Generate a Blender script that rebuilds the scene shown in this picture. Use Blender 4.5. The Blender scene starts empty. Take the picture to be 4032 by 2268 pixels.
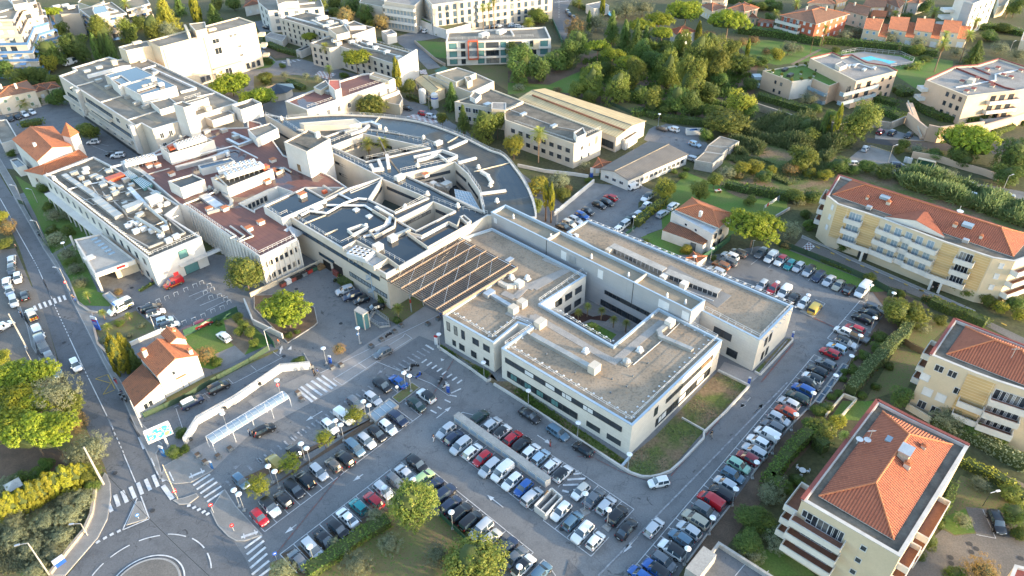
# names of materials and parts used again and again
Qa,Qb,Qc,Qd,Qe,Qf,Qg,Qh,Qi,Qj,Qk,Ql,Qm,Qn,Qo,Qp,Qq,Qr,Qs,Qt,Qu,Qv,Qw,Qx,Qy,Qz,Q0,Q1,Q2,Q3,Q4,Q5,Q6,Q7,Q8,Q9,Za,Zb,Zc,Zd,Ze,Zf,Zg,Zh,Zi,Zj,Zk,Zl,Zm,Zn,Zo,Zp,Zq,Zr,Zs,Zt,Zu,Zv,Zw,Zx,Zy,Zz,Z0,Z1,Z2,Z3,Z4,Z5,Z6,Z7,Z8,Z9,Ja,Jb,Jc,Jd,Je,Jf,Jg='white_wall white_metal warm_white_wall cream_wall concrete cap_white glass_dark roof_box pavement roof_dirty duct_metal roof_grey roof_tan lawn_dry tile_orange tile_brown core_dark dark_metal cap_red street_lamp gravel_pale glass_pale plastic_black membrane_dark asphalt pale_yellow_wall peach_wall sign_blue glass_blue blue_panel sign_red glass_green building shutter_white plastic_grey tile_old cap_blue tile_red apartments grey_wall green_metal orange_paint cypress rooflight rough_grass rail_metal band_yellow leaf_dark leaf_olive leaf_hedge side_window number_plate conifer air_conditioner balcony clad_panel tarmac_brown awning_blue cloth_white yellow_paint core_olive rear_window sapling chimney air_handler asphalt_road trunk_pale awning_pale membrane_wet leaf_reed windscreen headlight tail_light wheel_arch inner_foliage parapet railing hospital goldtree'.split()
import bpy,bmesh,math,random
from mathutils import Vector,Matrix,Euler
from mathutils.geometry import tessellate_polygon
import numpy as np
random.seed(7)
SC=bpy.context.scene
COL=SC.collection
FPX,PITCH,ROLL,CAMH=2872.0,math.radians(36.43),math.radians(-0.714),100.0
_fw=np.array([0,math.cos(PITCH),-math.sin(PITCH)]);_rt=np.array([1.0,0,0]);_up=np.cross(_rt,_fw)
_c,_s=math.cos(ROLL),math.sin(ROLL)
_ra=_c*_rt+_s*_up;_rb=-_s*_rt+_c*_up
TX={'1':0,'2':1000,'3':2000,'4':2932};TY={'A':0,'B':550,'C':1100,'D':1648}
KT=1100/2571
def src(t,x,y):
 if t=='F':return x*1.5652,y*1.5652
 return TX[t[1]]+x*KT,TY[t[0]]+y*KT
def ray(sx,sy,z):
 d=_ra*(sx-2016)/FPX-_rb*(sy-1134)/FPX+_fw
 k=(z-CAMH)/d[2]
 return(d[0]*k,d[1]*k)
def G(t,x,y,z=0.0):
 return ray(*src(t,x,y),z)
def PX(s):
 out=[];t=None
 for w in s.split():
  if ','in w:
   a,b=w.split(',');out.append((t,float(a),float(b)))
  else:t=w
 return out
def P(s,z=0.0):
 return[G(*q,z)for q in PX(s)]
UA=math.radians(46.9);UB=math.radians(-43.1)
DA=(math.cos(UA),math.sin(UA));DB=(math.cos(UB),math.sin(UB))
MATS={}
def nodes(name):
 m=bpy.data.materials.new(name);m.use_nodes=True
 nt=m.node_tree;b=nt.nodes['Principled BSDF']
 MATS[name]=m
 return m,nt,b
def N(nt,t,**k):
 n=nt.nodes.new(t)
 for a,v in k.items():
  if a.startswith('i_'):n.inputs[a[2:].replace('_',' ')].default_value=v
  else:setattr(n,a,v)
 return n
def L(nt,a,b):nt.links.new(a,b)
def rgb(c):return(c[0],c[1],c[2],1.0)
def mix(nt,fac,c1,c2,blend='MIX'):
 m=N(nt,'ShaderNodeMix',data_type='RGBA',blend_type=blend)
 if isinstance(fac,(int,float)):m.inputs[0].default_value=fac
 else:L(nt,fac,m.inputs[0])
 for v,i in((c1,6),(c2,7)):
  if isinstance(v,tuple):m.inputs[i].default_value=rgb(v)
  else:L(nt,v,m.inputs[i])
 return m.outputs[2]
def noise(nt,scale,detail=4,rough=.6,vec=None,dist=0.0):
 n=N(nt,'ShaderNodeTexNoise');n.inputs['Scale'].default_value=scale
 n.inputs['Detail'].default_value=detail;n.inputs['Roughness'].default_value=rough;n.inputs['Distortion'].default_value=dist
 if vec is None:
  vec=N(nt,'ShaderNodeNewGeometry').outputs['Position']
 L(nt,vec,n.inputs['Vector'])
 return n.outputs['Fac']
def ramp(nt,v,lo,hi):
 r=N(nt,'ShaderNodeMapRange');r.inputs[1].default_value=lo;r.inputs[2].default_value=hi
 L(nt,v,r.inputs[0]);return r.outputs[0]
def bump(nt,b,v,strength=.3,dist=.05):
 n=N(nt,'ShaderNodeBump');n.inputs['Strength'].default_value=strength;n.inputs['Distance'].default_value=dist
 L(nt,v,n.inputs['Height']);L(nt,n.outputs[0],b.inputs['Normal'])
def mat(name,c,c2=None,s=.6,rough=.8,metal=0,s2=8.0,amt2=.35,bmp=0,lo=.35,hi=.65,c3=None,coat=0):
 m,nt,b=nodes(name)
 b.inputs['Roughness'].default_value=rough;b.inputs['Metallic'].default_value=metal
 if coat:b.inputs['Coat Weight'].default_value=coat
 if c2 is None:c2=tuple(x*.8 for x in c)
 f=ramp(nt,noise(nt,s),lo,hi)
 col=mix(nt,f,c,c2)
 n2=noise(nt,s2,3)
 g=ramp(nt,n2,.3,.7)
 if c3 is not None:
  col=mix(nt,ramp(nt,n2,.55,.62),col,c3)
 mu=N(nt,'ShaderNodeMix',data_type='RGBA',blend_type='MULTIPLY');mu.inputs[0].default_value=amt2
 L(nt,col,mu.inputs[6]);L(nt,g,mu.inputs[7])
 L(nt,mu.outputs[2],b.inputs['Base Color'])
 if bmp:bump(nt,b,n2,bmp)
 return m
def M(n):return MATS[n]
def tarmac(name,c,c2):
 m,nt,b=nodes(name)
 col=mix(nt,ramp(nt,noise(nt,.05,5),.38,.62),c,c2)
 col=mix(nt,ramp(nt,noise(nt,.35,6,.7),.5,.75),col,tuple(x*.72 for x in c2))
 col=mix(nt,ramp(nt,noise(nt,.5,2,.5,dist=1.5),.68,.75),col,tuple(x*.5 for x in c2))
 v=N(nt,'ShaderNodeTexVoronoi',feature='DISTANCE_TO_EDGE');v.inputs['Scale'].default_value=.11
 g=N(nt,'ShaderNodeNewGeometry');d=N(nt,'ShaderNodeVectorMath',operation='ADD');n=N(nt,'ShaderNodeTexNoise');n.inputs['Scale'].default_value=.5;L(nt,g.outputs['Position'],n.inputs['Vector'])
 s=N(nt,'ShaderNodeVectorMath',operation='SCALE');s.inputs[3].default_value=3;L(nt,n.outputs['Color'],s.inputs[0]);L(nt,g.outputs['Position'],d.inputs[0]);L(nt,s.outputs[0],d.inputs[1]);L(nt,d.outputs[0],v.inputs['Vector'])
 col=mix(nt,ramp(nt,v.outputs['Distance'],.007,.002),col,tuple(x*.78 for x in c2))
 mu=N(nt,'ShaderNodeMix',data_type='RGBA',blend_type='MULTIPLY');mu.inputs[0].default_value=.3
 L(nt,col,mu.inputs[6]);L(nt,ramp(nt,noise(nt,4,4),.3,.7),mu.inputs[7]);L(nt,mu.outputs[2],b.inputs['Base Color']);b.inputs['Roughness'].default_value=.85
tarmac(Qy,(.22,.224,.23),(.172,.176,.184));tarmac(Z3,(.155,.16,.172),(.118,.123,.134))
mat('asphalt_dark',(.05,.053,.06),(.065,.068,.074),.2,.9)
mat(Zu,(.2,.185,.17),(.15,.14,.13),.15,.9,s2=4)
mat(Qi,(.27,.262,.255),(.2,.196,.19),.25,.9,s2=5,amt2=.2)
mat('plaza',(.36,.33,.31),(.27,.25,.24),.2,.85,s2=4,amt2=.2)
mat('walkway',(.4,.37,.34),(.33,.31,.29),.6,.85)
mat('kerb',(.42,.41,.4),None,.5,.85)
mat('paint',(.74,.75,.76),(.5,.51,.53),.9,.7,s2=7,amt2=.25)
mat('paint_worn',(.42,.43,.45),(.19,.195,.21),1.3,.8,s2=7,amt2=.3)
mat('paint_line',(.72,.73,.75),(.52,.53,.55),1.2,.8)
mat('paint_yellow',(.62,.42,.06),(.45,.32,.08),1.5,.8)
mat('paint_red',(.4,.09,.06),(.16,.12,.12),1.5,.8,lo=.3,hi=.55)
mat('soil',(.19,.125,.085),(.12,.085,.06),.3,1,s2=5)
mat('ground',(.085,.105,.035),(.12,.105,.055),.06,1,s2=1.2,amt2=.5)
mat('lawn',(.1,.21,.03),(.15,.2,.05),.15,1,s2=3,amt2=.35)
mat(Qn,(.18,.18,.065),(.22,.165,.09),.12,1,s2=2.5,amt2=.4,c3=(.09,.16,.03))
mat(Zi,(.25,.18,.11),(.12,.16,.04),.16,1,s2=2,amt2=.55,lo=.42,hi=.58)
mat('mulch',(.06,.03,.025),(.09,.05,.04),.8,1)
mat('sand',(.3,.23,.16),(.2,.15,.1),.3,1)
mat('gravel_roof',(.43,.345,.26),(.32,.26,.195),.16,.95,s2=2.0,amt2=.5,bmp=.3,lo=.42,hi=.58,c3=(.3,.22,.15))
mat(Qu,(.36,.335,.31),(.27,.25,.235),.25,.95,s2=3,amt2=.3)
mat(Qm,(.33,.275,.2),(.26,.215,.155),.3,.9,s2=5,amt2=.25)
mat(Ql,(.27,.24,.2),(.18,.16,.13),.25,.9,s2=3,amt2=.25)
mat(Qj,(.22,.19,.15),(.12,.105,.085),.35,.9,s2=2,amt2=.3)
mat(Qa,(.68,.655,.615),(.6,.565,.52),.25,.8,s2=3,amt2=.08)
mat(Qd,(.66,.56,.42),(.58,.49,.36),.2,.85,s2=3,amt2=.1)
mat(Qc,(.6,.53,.45),(.52,.46,.38),.2,.85,s2=3,amt2=.1)
mat(Zd,(.55,.53,.5),(.45,.43,.41),.3,.85,s2=3,amt2=.15)
mat('yellow_wall',(.66,.5,.28),(.7,.54,.31),.3,.85,s2=4,amt2=.08)
mat(Qz,(.64,.53,.38),(.58,.48,.34),.3,.85,s2=4,amt2=.08)
mat(Q0,(.66,.46,.33),(.6,.42,.3),.3,.85,s2=4,amt2=.1)
mat('brick_red_wall',(.5,.13,.07),(.43,.11,.06),.6,.85,s2=9,amt2=.2)
mat('stone_wall',(.46,.4,.33),(.35,.3,.25),.6,.9,s2=4,amt2=.3)
mat(Qf,(.6,.57,.53),None,.5,.6,amt2=.1)
mat(Za,(.46,.56,.66),(.42,.52,.62),.5,.35,.3,amt2=.1)
mat(Qs,(.28,.07,.055),(.22,.06,.05),.8,.8)
mat(Qe,(.45,.43,.4),(.34,.325,.305),.4,.9,s2=4,amt2=.25)
mat('steel',(.58,.6,.62),(.45,.47,.5),.8,.38,.6,amt2=.15)
mat(Qk,(.5,.49,.46),(.36,.36,.35),.5,.42,.35,amt2=.2)
mat(Qb,(.68,.69,.7),(.58,.59,.61),.6,.45,.1,amt2=.1)
mat(Zj,(.72,.73,.74),None,.6,.4,.2)
mat('rust_beam',(.42,.31,.23),(.36,.26,.19),.5,.6,.1)
mat('slat_brown',(.26,.2,.16),(.2,.155,.125),.5,.7)
mat(Qr,(.06,.065,.07),None,.6,.5,.2)
mat(Ze,(.035,.12,.07),(.03,.1,.06),.6,.6)
mat(Q3,(.03,.16,.42),(.025,.13,.36),.6,.5)
mat(Q1,(.02,.1,.5),None,.6,.4)
mat(Q4,(.6,.02,.03),None,.6,.4)
mat('red_paint',(.5,.045,.03),None,.6,.5)
mat('red_awning',(.42,.035,.03),None,.8,.7)
mat(Zf,(.62,.12,.05),None,.6,.5)
mat('wood',(.3,.19,.1),(.2,.12,.06),1,.8)
mat('trunk',(.14,.09,.06),(.09,.06,.042),1.5,.95)
mat(Z4,(.3,.21,.14),(.2,.14,.1),1.5,.95)
mat('tyre',(.02,.02,.022),None,2,.8)
mat('rim',(.4,.41,.43),None,2,.4,.6)
mat(Q7,(.72,.73,.74),(.64,.65,.67),.7,.6,amt2=.1)
mat('shutter_blue',(.2,.42,.62),None,.7,.6)
mat('shutter_green',(.2,.3,.22),None,.7,.6)
mat('terracotta_floor',(.3,.14,.09),(.24,.11,.075),.8,.8)
mat(Zv,(.1,.24,.5),(.09,.2,.42),.8,.7)
mat(Z5,(.68,.66,.62),None,.8,.7)
mat('pool_water',(.02,.42,.6),(.03,.48,.66),.3,.06,amt2=.1)
def pane(name,c,c2,c3):
 m,nt,b=nodes(name);oi=N(nt,'ShaderNodeObjectInfo')
 col=mix(nt,ramp(nt,oi.outputs['Random'],.3,.8),c,c2);col=mix(nt,ramp(nt,oi.outputs['Random'],.86,.9),col,c3)
 col=mix(nt,ramp(nt,noise(nt,.5,3),.42,.7),col,c2);L(nt,col,b.inputs['Base Color']);b.inputs['Roughness'].default_value=.1
pane(Qg,(.015,.02,.026),(.06,.07,.085),(.28,.26,.23));pane(Q2,(.025,.05,.08),(.08,.12,.165),(.25,.28,.3))
mat(Q5,(.12,.26,.26),(.09,.2,.21),.3,.12,amt2=.1)
mat(Qv,(.32,.4,.46),(.25,.32,.38),.3,.1,amt2=.1)
mat('skin',(.5,.31,.22),None,3,.6)
mat('cloth_dark',(.025,.027,.035),None,3,.9)
mat('cloth_blue',(.05,.09,.2),None,3,.9)
mat('cloth_red',(.5,.03,.03),None,3,.9)
mat(Zw,(.7,.7,.7),None,3,.9)
mat('hair_dark',(.02,.014,.01),None,3,.8)
mat(Q8,(.2,.22,.24),None,2,.6)
mat(Qw,(.02,.02,.022),None,2,.5)
mat('lamp_white',(.85,.87,.9),None,2,.3,amt2=.05)
mat(Zx,(.75,.5,.05),None,1,.5)
mat('fence_green',(.05,.1,.055),(.06,.09,.05),1,.8)
mat('brick_path',(.34,.13,.11),(.5,.42,.4),.5,.9)
def membrane(name,c,c2,wet,wetscale=.05,lo=.5,hi=.56,seam=None):
 m,nt,b=nodes(name)
 n1=noise(nt,.25);n2=noise(nt,wetscale,3,.55,dist=.6)
 col=mix(nt,ramp(nt,n1,.35,.65),c,c2)
 w=ramp(nt,n2,lo,hi)
 col=mix(nt,w,col,wet)
 g=N(nt,'ShaderNodeNewGeometry');dt=N(nt,'ShaderNodeVectorMath',operation='DOT_PRODUCT');dt.inputs[1].default_value=(DA[0],DA[1],0);L(nt,g.outputs['Position'],dt.inputs[0]);fr=N(nt,'ShaderNodeMath',operation='FRACT');L(nt,dt.outputs['Value'],fr.inputs[0])
 col=mix(nt,ramp(nt,fr.outputs[0],.9,.96),col,tuple(x*.6 for x in c))
 L(nt,col,b.inputs['Base Color'])
 r=N(nt,'ShaderNodeMapRange');r.inputs[3].default_value=.8;r.inputs[4].default_value=.06
 L(nt,w,r.inputs[0]);L(nt,r.outputs[0],b.inputs['Roughness'])
 return m
membrane(Qx,(.05,.056,.06),(.085,.08,.068),(.024,.034,.046),.045,.36,.48)
membrane('membrane_green',(.075,.08,.066),(.05,.06,.055),(.03,.05,.052),.06,.44,.52)
membrane('membrane_red',(.2,.085,.068),(.155,.072,.06),(.06,.035,.04),.07,.57,.61)
membrane(Z6,(.05,.075,.1),(.06,.08,.1),(.03,.06,.1),.03,.3,.4)
def cladding(name,c,joint,rowh,colw,offs=.5,mort=.02,rough=.75,var=.06):
 m,nt,b=nodes(name)
 g=N(nt,'ShaderNodeNewGeometry');sep=N(nt,'ShaderNodeSeparateXYZ');L(nt,g.outputs['Position'],sep.inputs[0])
 h=N(nt,'ShaderNodeMath',operation='MULTIPLY');h.inputs[1].default_value=DA[0]+DB[0]
 k=N(nt,'ShaderNodeMath',operation='MULTIPLY_ADD');k.inputs[1].default_value=DA[1]+DB[1]
 L(nt,sep.outputs[0],h.inputs[0]);L(nt,sep.outputs[1],k.inputs[0]);L(nt,h.outputs[0],k.inputs[2])
 cv=N(nt,'ShaderNodeCombineXYZ');L(nt,k.outputs[0],cv.inputs[0]);L(nt,sep.outputs[2],cv.inputs[1])
 br=N(nt,'ShaderNodeTexBrick',offset=offs)
 br.inputs['Scale'].default_value=1;br.inputs['Row Height'].default_value=rowh;br.inputs['Brick Width'].default_value=colw
 br.inputs['Mortar Size'].default_value=mort;br.inputs['Color1'].default_value=rgb(c)
 br.inputs['Color2'].default_value=rgb(tuple(x*(1-var)for x in c));br.inputs['Mortar'].default_value=rgb(joint)
 L(nt,cv.outputs[0],br.inputs['Vector'])
 f=ramp(nt,noise(nt,.3),.3,.7)
 mu=N(nt,'ShaderNodeMix',data_type='RGBA',blend_type='MULTIPLY');mu.inputs[0].default_value=.12
 L(nt,br.outputs['Color'],mu.inputs[6]);L(nt,f,mu.inputs[7]);L(nt,mu.outputs[2],b.inputs['Base Color'])
 b.inputs['Roughness'].default_value=rough
cladding('panel_cladding',(.68,.635,.57),(.5,.47,.43),.62,1.25,.5,.015)
cladding('grey_cladding',(.42,.425,.44),(.3,.31,.33),.3,40,0,.03,.5)
cladding(Zk,(.6,.41,.19),(.7,.56,.36),.62,60,0,.05)
cladding('grey_brick',(.5,.47,.45),(.42,.4,.38),.35,2.0,.5,.02)
def tiles(name,c,c2,dark):
 m,nt,b=nodes(name)
 uv=N(nt,'ShaderNodeUVMap');uv.uv_map='UVMap'
 sep=N(nt,'ShaderNodeSeparateXYZ');L(nt,uv.outputs[0],sep.inputs[0])
 a=N(nt,'ShaderNodeMath',operation='MULTIPLY');a.inputs[1].default_value=2*math.pi/.42;L(nt,sep.outputs[0],a.inputs[0])
 s=N(nt,'ShaderNodeMath',operation='SINE');L(nt,a.outputs[0],s.inputs[0])
 v=N(nt,'ShaderNodeMath',operation='MULTIPLY');v.inputs[1].default_value=1/.42;L(nt,sep.outputs[1],v.inputs[0])
 fr=N(nt,'ShaderNodeMath',operation='FRACT');L(nt,v.outputs[0],fr.inputs[0])
 hh=N(nt,'ShaderNodeMath',operation='MULTIPLY_ADD');hh.inputs[1].default_value=-.35;L(nt,fr.outputs[0],hh.inputs[0]);L(nt,s.outputs[0],hh.inputs[2])
 n1=noise(nt,.5);n2=noise(nt,3.0,3)
 col=mix(nt,ramp(nt,n1,.3,.7),c,c2)
 col=mix(nt,ramp(nt,n2,.55,.75),col,dark)
 g=ramp(nt,s.outputs[0],-1.0,.1)
 col=mix(nt,g,tuple(x*.62 for x in c2),col)
 col=mix(nt,ramp(nt,noise(nt,1.1,5,.75),.56,.7),col,tuple(x*.7 for x in dark))
 L(nt,col,b.inputs['Base Color']);b.inputs['Roughness'].default_value=.85
 bump(nt,b,hh.outputs[0],1,.08)
tiles(Zb,(.47,.15,.08),(.38,.115,.065),(.3,.09,.05))
tiles(Qo,(.55,.19,.08),(.46,.16,.075),(.3,.11,.06))
tiles(Qp,(.34,.17,.1),(.25,.13,.085),(.12,.075,.05))
tiles(Q9,(.3,.12,.06),(.2,.085,.05),(.07,.045,.035))
def corrugated(name,c,c2,step=1.1):
 m,nt,b=nodes(name)
 uv=N(nt,'ShaderNodeUVMap');uv.uv_map='UVMap'
 sep=N(nt,'ShaderNodeSeparateXYZ');L(nt,uv.outputs[0],sep.inputs[0])
 a=N(nt,'ShaderNodeMath',operation='MULTIPLY');a.inputs[1].default_value=2*math.pi/step;L(nt,sep.outputs[0],a.inputs[0])
 s=N(nt,'ShaderNodeMath',operation='SINE');L(nt,a.outputs[0],s.inputs[0])
 col=mix(nt,ramp(nt,s.outputs[0],.5,1),c,c2)
 n1=noise(nt,.3);col=mix(nt,ramp(nt,n1,.35,.7),col,tuple(x*.75 for x in c))
 L(nt,col,b.inputs['Base Color']);b.inputs['Roughness'].default_value=.7
 bump(nt,b,s.outputs[0],.5,.04)
corrugated('corrugated_tan',(.6,.46,.25),(.4,.3,.16))
corrugated('fibre_grey',(.17,.155,.14),(.12,.11,.1),.7)
m,nt,b=nodes('car_paint')
oi=N(nt,'ShaderNodeObjectInfo');L(nt,oi.outputs['Color'],b.inputs['Base Color'])
b.inputs['Roughness'].default_value=.32;b.inputs['Metallic'].default_value=.15
b.inputs['Coat Weight'].default_value=.7;b.inputs['Coat Roughness'].default_value=.06
m,nt,b=nodes('car_glass')
b.inputs['Base Color'].default_value=(.03,.05,.07,1);b.inputs['Roughness'].default_value=.05;b.inputs['Coat Weight'].default_value=1;b.inputs['Specular IOR Level'].default_value=.8
m,nt,b=nodes('head_lamp');b.inputs['Base Color'].default_value=(.6,.63,.66,1);b.inputs['Roughness'].default_value=.15
m,nt,b=nodes('tail_lamp');b.inputs['Base Color'].default_value=(.35,.015,.015,1);b.inputs['Roughness'].default_value=.2
m,nt,b=nodes('clear_sheet')
b.inputs['Base Color'].default_value=(.5,.66,.8,1);b.inputs['Roughness'].default_value=.12;b.inputs['Alpha'].default_value=.4
def leaf(name,c,c2,c3,trans=.35,scale=.35):
 m,nt,b=nodes(name)
 oi=N(nt,'ShaderNodeObjectInfo')
 va=N(nt,'ShaderNodeVectorMath',operation='ADD');g=N(nt,'ShaderNodeNewGeometry')
 L(nt,g.outputs['Position'],va.inputs[0]);L(nt,oi.outputs['Random'],va.inputs[1])
 n1=noise(nt,scale,3,.6,va.outputs[0]);n2=noise(nt,scale*5,2,.6,va.outputs[0])
 col=mix(nt,ramp(nt,n1,.35,.65),c,c2)
 col=mix(nt,ramp(nt,n2,.5,.75),col,c3)
 hs=N(nt,'ShaderNodeHueSaturation');L(nt,col,hs.inputs['Color'])
 r=N(nt,'ShaderNodeMapRange');r.inputs[3].default_value=.72;r.inputs[4].default_value=1.2;L(nt,oi.outputs['Random'],r.inputs[0])
 L(nt,r.outputs[0],hs.inputs['Value'])
 r2=N(nt,'ShaderNodeMapRange');r2.inputs[3].default_value=.485;r2.inputs[4].default_value=.51;L(nt,oi.outputs['Random'],r2.inputs[0])
 L(nt,r2.outputs[0],hs.inputs['Hue'])
 L(nt,hs.outputs[0],b.inputs['Base Color']);b.inputs['Roughness'].default_value=.6
 b.inputs['Specular IOR Level'].default_value=.25
 tr=N(nt,'ShaderNodeBsdfTranslucent');L(nt,hs.outputs[0],tr.inputs['Color'])
 ms=N(nt,'ShaderNodeMixShader');ms.inputs[0].default_value=trans
 L(nt,b.outputs[0],ms.inputs[1]);L(nt,tr.outputs[0],ms.inputs[2])
 L(nt,ms.outputs[0],nt.nodes['Material Output'].inputs['Surface'])
leaf('leaf_pine',(.27,.31,.03),(.18,.25,.025),(.38,.37,.045))
leaf('leaf_young',(.2,.24,.05),(.13,.19,.04),(.36,.32,.07))
leaf('leaf_green',(.16,.2,.04),(.22,.24,.05),(.1,.16,.03))
leaf(Zl,(.1,.165,.045),(.135,.2,.045),(.18,.23,.06))
leaf(Zm,(.26,.28,.17),(.2,.23,.135),(.33,.34,.21))
leaf('leaf_yellow',(.36,.34,.045),(.25,.28,.04),(.46,.4,.07))
leaf('leaf_cypress',(.3,.3,.03),(.2,.23,.03),(.4,.37,.04))
leaf('leaf_autumn',(.36,.23,.09),(.27,.2,.08),(.42,.32,.1))
leaf('leaf_palm',(.32,.36,.08),(.24,.3,.06),(.5,.45,.13))
leaf(Zn,(.1,.17,.035),(.14,.2,.04),(.18,.22,.05))
leaf(Z7,(.17,.22,.09),(.13,.19,.07),(.3,.3,.15))
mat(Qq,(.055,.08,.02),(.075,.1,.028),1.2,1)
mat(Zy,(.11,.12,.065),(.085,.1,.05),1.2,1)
mat('frond_dead',(.3,.2,.09),(.22,.14,.06),1,1)
def off(poly,d):
 n=len(poly);out=[]
 for i in range(n):
  p0,p1,p2=(Vector(poly[i-1]),Vector(poly[i]),Vector(poly[(i+1)%n]))
  a=(p1-p0).normalized();c=(p2-p1).normalized()
  na=Vector((-a.y,a.x));nc=Vector((-c.y,c.x))
  k=na+nc;q=k.length_squared
  v=p1+(k*(2*d/q)if q>.35 else na*d)
  out.append((v.x,v.y))
 return out
def area(p):return sum(p[i-1][0]*p[i][1]-p[i][0]*p[i-1][1]for i in range(len(p)))/2
def ccw(p):return list(p)if area(p)>0 else list(reversed(p))
def lerp(p,q,t):return tuple(a+(b-a)*t for a,b in zip(p,q))
def dist(p,q):return math.hypot(p[0]-q[0],p[1]-q[1])
def cen(p):return(sum(q[0]for q in p)/len(p),sum(q[1]for q in p)/len(p))
class MB:
 def __init__(s):s.v=[];s.f=[];s.m=[];s.uv={};s.k=0
 def add(s,pts):i=len(s.v);s.v+=[tuple(p)for p in pts];return i
 def face(s,pts,uv=None):
  i=s.add(pts);s.f.append(tuple(range(i,i+len(pts))));s.m.append(s.k)
  if uv:s.uv[len(s.f)-1]=uv
 def faces(s,pts,fs):
  i=s.add(pts)
  for f in fs:s.f.append(tuple(i+j for j in f));s.m.append(s.k)
 def flat(s,poly,z,holes=()):
  rings=[poly]+list(holes)
  pts=[Vector((p[0],p[1],z))for r in rings for p in r]
  if not holes:tris=tessellate_polygon([pts])
  else:
   tris=tessellate_polygon([[Vector((p[0],p[1],z))for p in r]for r in rings])
  fs=[]
  for t in tris:
   a,b,c=(pts[i]for i in t)
   fs.append(t if(b-a).cross(c-a).z>0 else(t[0],t[2],t[1]))
  s.faces(pts,fs)
 def sides(s,poly,z0,z1,inward=False):
  n=len(poly)
  for i in range(n):
   p,q=poly[i],poly[(i+1)%n]
   if inward:p,q=q,p
   s.face([(*p,z0),(*q,z0),(*q,z1),(*p,z1)])
 def ring(s,o,i,z):
  n=len(o)
  for k in range(n):
   j=(k+1)%n
   s.face([(*o[k],z),(*o[j],z),(*i[j],z),(*i[k],z)])
 def prism(s,poly,z0,z1):
  poly=ccw(poly);s.sides(poly,z0,z1);s.flat(poly,z1)
 def box(s,c,d,rz=0,z0=None):
  x,y,z=d[0]/2,d[1]/2,d[2]/2
  ca,sa=math.cos(rz),math.sin(rz)
  cz=c[2]if z0 is None else z0+z
  pts=[(c[0]+ca*a*x-sa*b*y,c[1]+sa*a*x+ca*b*y,cz+e*z)for e in(-1,1)for a,b in((-1,-1),(1,-1),(1,1),(-1,1))]
  s.faces(pts,[(3,2,1,0),(4,5,6,7),(0,1,5,4),(1,2,6,5),(2,3,7,6),(3,0,4,7)])
 def wall(s,p,q,w,z0,z1):
  d=dist(p,q)
  if d<1e-4:return
  s.box(((p[0]+q[0])/2,(p[1]+q[1])/2,(z0+z1)/2),(d,w,z1-z0),math.atan2(q[1]-p[1],q[0]-p[0]))
 def bar(s,p,q,w,h=None):
  h=h or w;p,q=Vector(p),Vector(q);d=q-p
  if d.length<1e-5:return
  u=d.normalized();a=u.cross(Vector((0,0,1)))
  if a.length<1e-3:a=Vector((1,0,0))
  a.normalize();b=a.cross(u).normalized()
  pts=[p0+a*i*w/2+b*j*h/2 for p0 in(p,q)for i,j in((-1,-1),(1,-1),(1,1),(-1,1))]
  s.faces(pts,[(0,1,2,3),(7,6,5,4),(4,5,1,0),(5,6,2,1),(6,7,3,2),(7,4,0,3)])
 def tube(s,p,q,r0,r1=None,n=8,cap=True):
  r1=r0 if r1 is None else r1
  p,q=Vector(p),Vector(q);u=(q-p).normalized();a=u.cross(Vector((0,0,1)))
  if a.length<1e-3:a=Vector((1,0,0))
  a.normalize();b=u.cross(a)
  ang=[2*math.pi*i/n for i in range(n)]
  pts=[p+(a*math.cos(t)+b*math.sin(t))*r0 for t in ang]+[q+(a*math.cos(t)+b*math.sin(t))*r1 for t in ang]
  fs=[(i,(i+1)%n,n+(i+1)%n,n+i)for i in range(n)]
  if cap:fs+=[tuple(range(n-1,-1,-1)),tuple(range(n,2*n))]
  s.faces(pts,fs)
 def pipe(s,pts,r,n=8):
  for a,b in zip(pts[:-1],pts[1:]):s.tube(a,b,r,n=n)
 def lathe(s,c,prof,n=12):
  pts=[(c[0]+r*math.cos(2*math.pi*i/n),c[1]+r*math.sin(2*math.pi*i/n),c[2]+z)for r,z in prof for i in range(n)]
  fs=[(k*n+i,k*n+(i+1)%n,(k+1)*n+(i+1)%n,(k+1)*n+i)for k in range(len(prof)-1)for i in range(n)]
  fs.append(tuple((len(prof)-1)*n+i for i in range(n)))
  s.faces(pts,fs)
 def mesh(s,name,mats,org=(0,0,0),smooth=False):
  me=bpy.data.meshes.new(name)
  me.from_pydata([(v[0]-org[0],v[1]-org[1],v[2]-org[2])for v in s.v],[],s.f)
  for mm in(mats if isinstance(mats,(list,tuple))else[mats]):me.materials.append(M(mm))
  if any(s.m):me.polygons.foreach_set('material_index',s.m)
  if s.uv:
   ul=me.uv_layers.new(name='UVMap')
   for fi,uv in s.uv.items():
    for li,c in zip(me.polygons[fi].loop_indices,uv):ul.data[li].uv=c
  if smooth:me.polygons.foreach_set('use_smooth',[True]*len(s.f))
  me.update()
  return me
 def build(s,name,mats,parent=None,smooth=False,org=None):
  if not s.f:return None
  if parent is not None:
   o_=Vector(parent.get('_o',(0,0,0)))
  else:o_=Vector(org)if org is not None else Vector((0,0,0))
  ob=bpy.data.objects.new(name,s.mesh(name,mats,o_,smooth));COL.objects.link(ob)
  if parent is not None:ob.parent=parent
  else:ob.location=o_
  ob['_o']=tuple(o_)
  return ob
def tag(o,label=None,cat=None,group=None,kind=None):
 if label:o['label']=label
 if cat:o['category']=cat
 if group:o['group']=group
 if kind:o['kind']=kind
 return o
def thing(name,loc,label,cat,group=None,rz=0):
 o=bpy.data.objects.new(name,None);COL.objects.link(o)
 o.location=loc;o.rotation_euler=(0,0,rz);o['_o']=tuple(loc);o.empty_display_size=.3
 return tag(o,label,cat,group)
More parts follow.
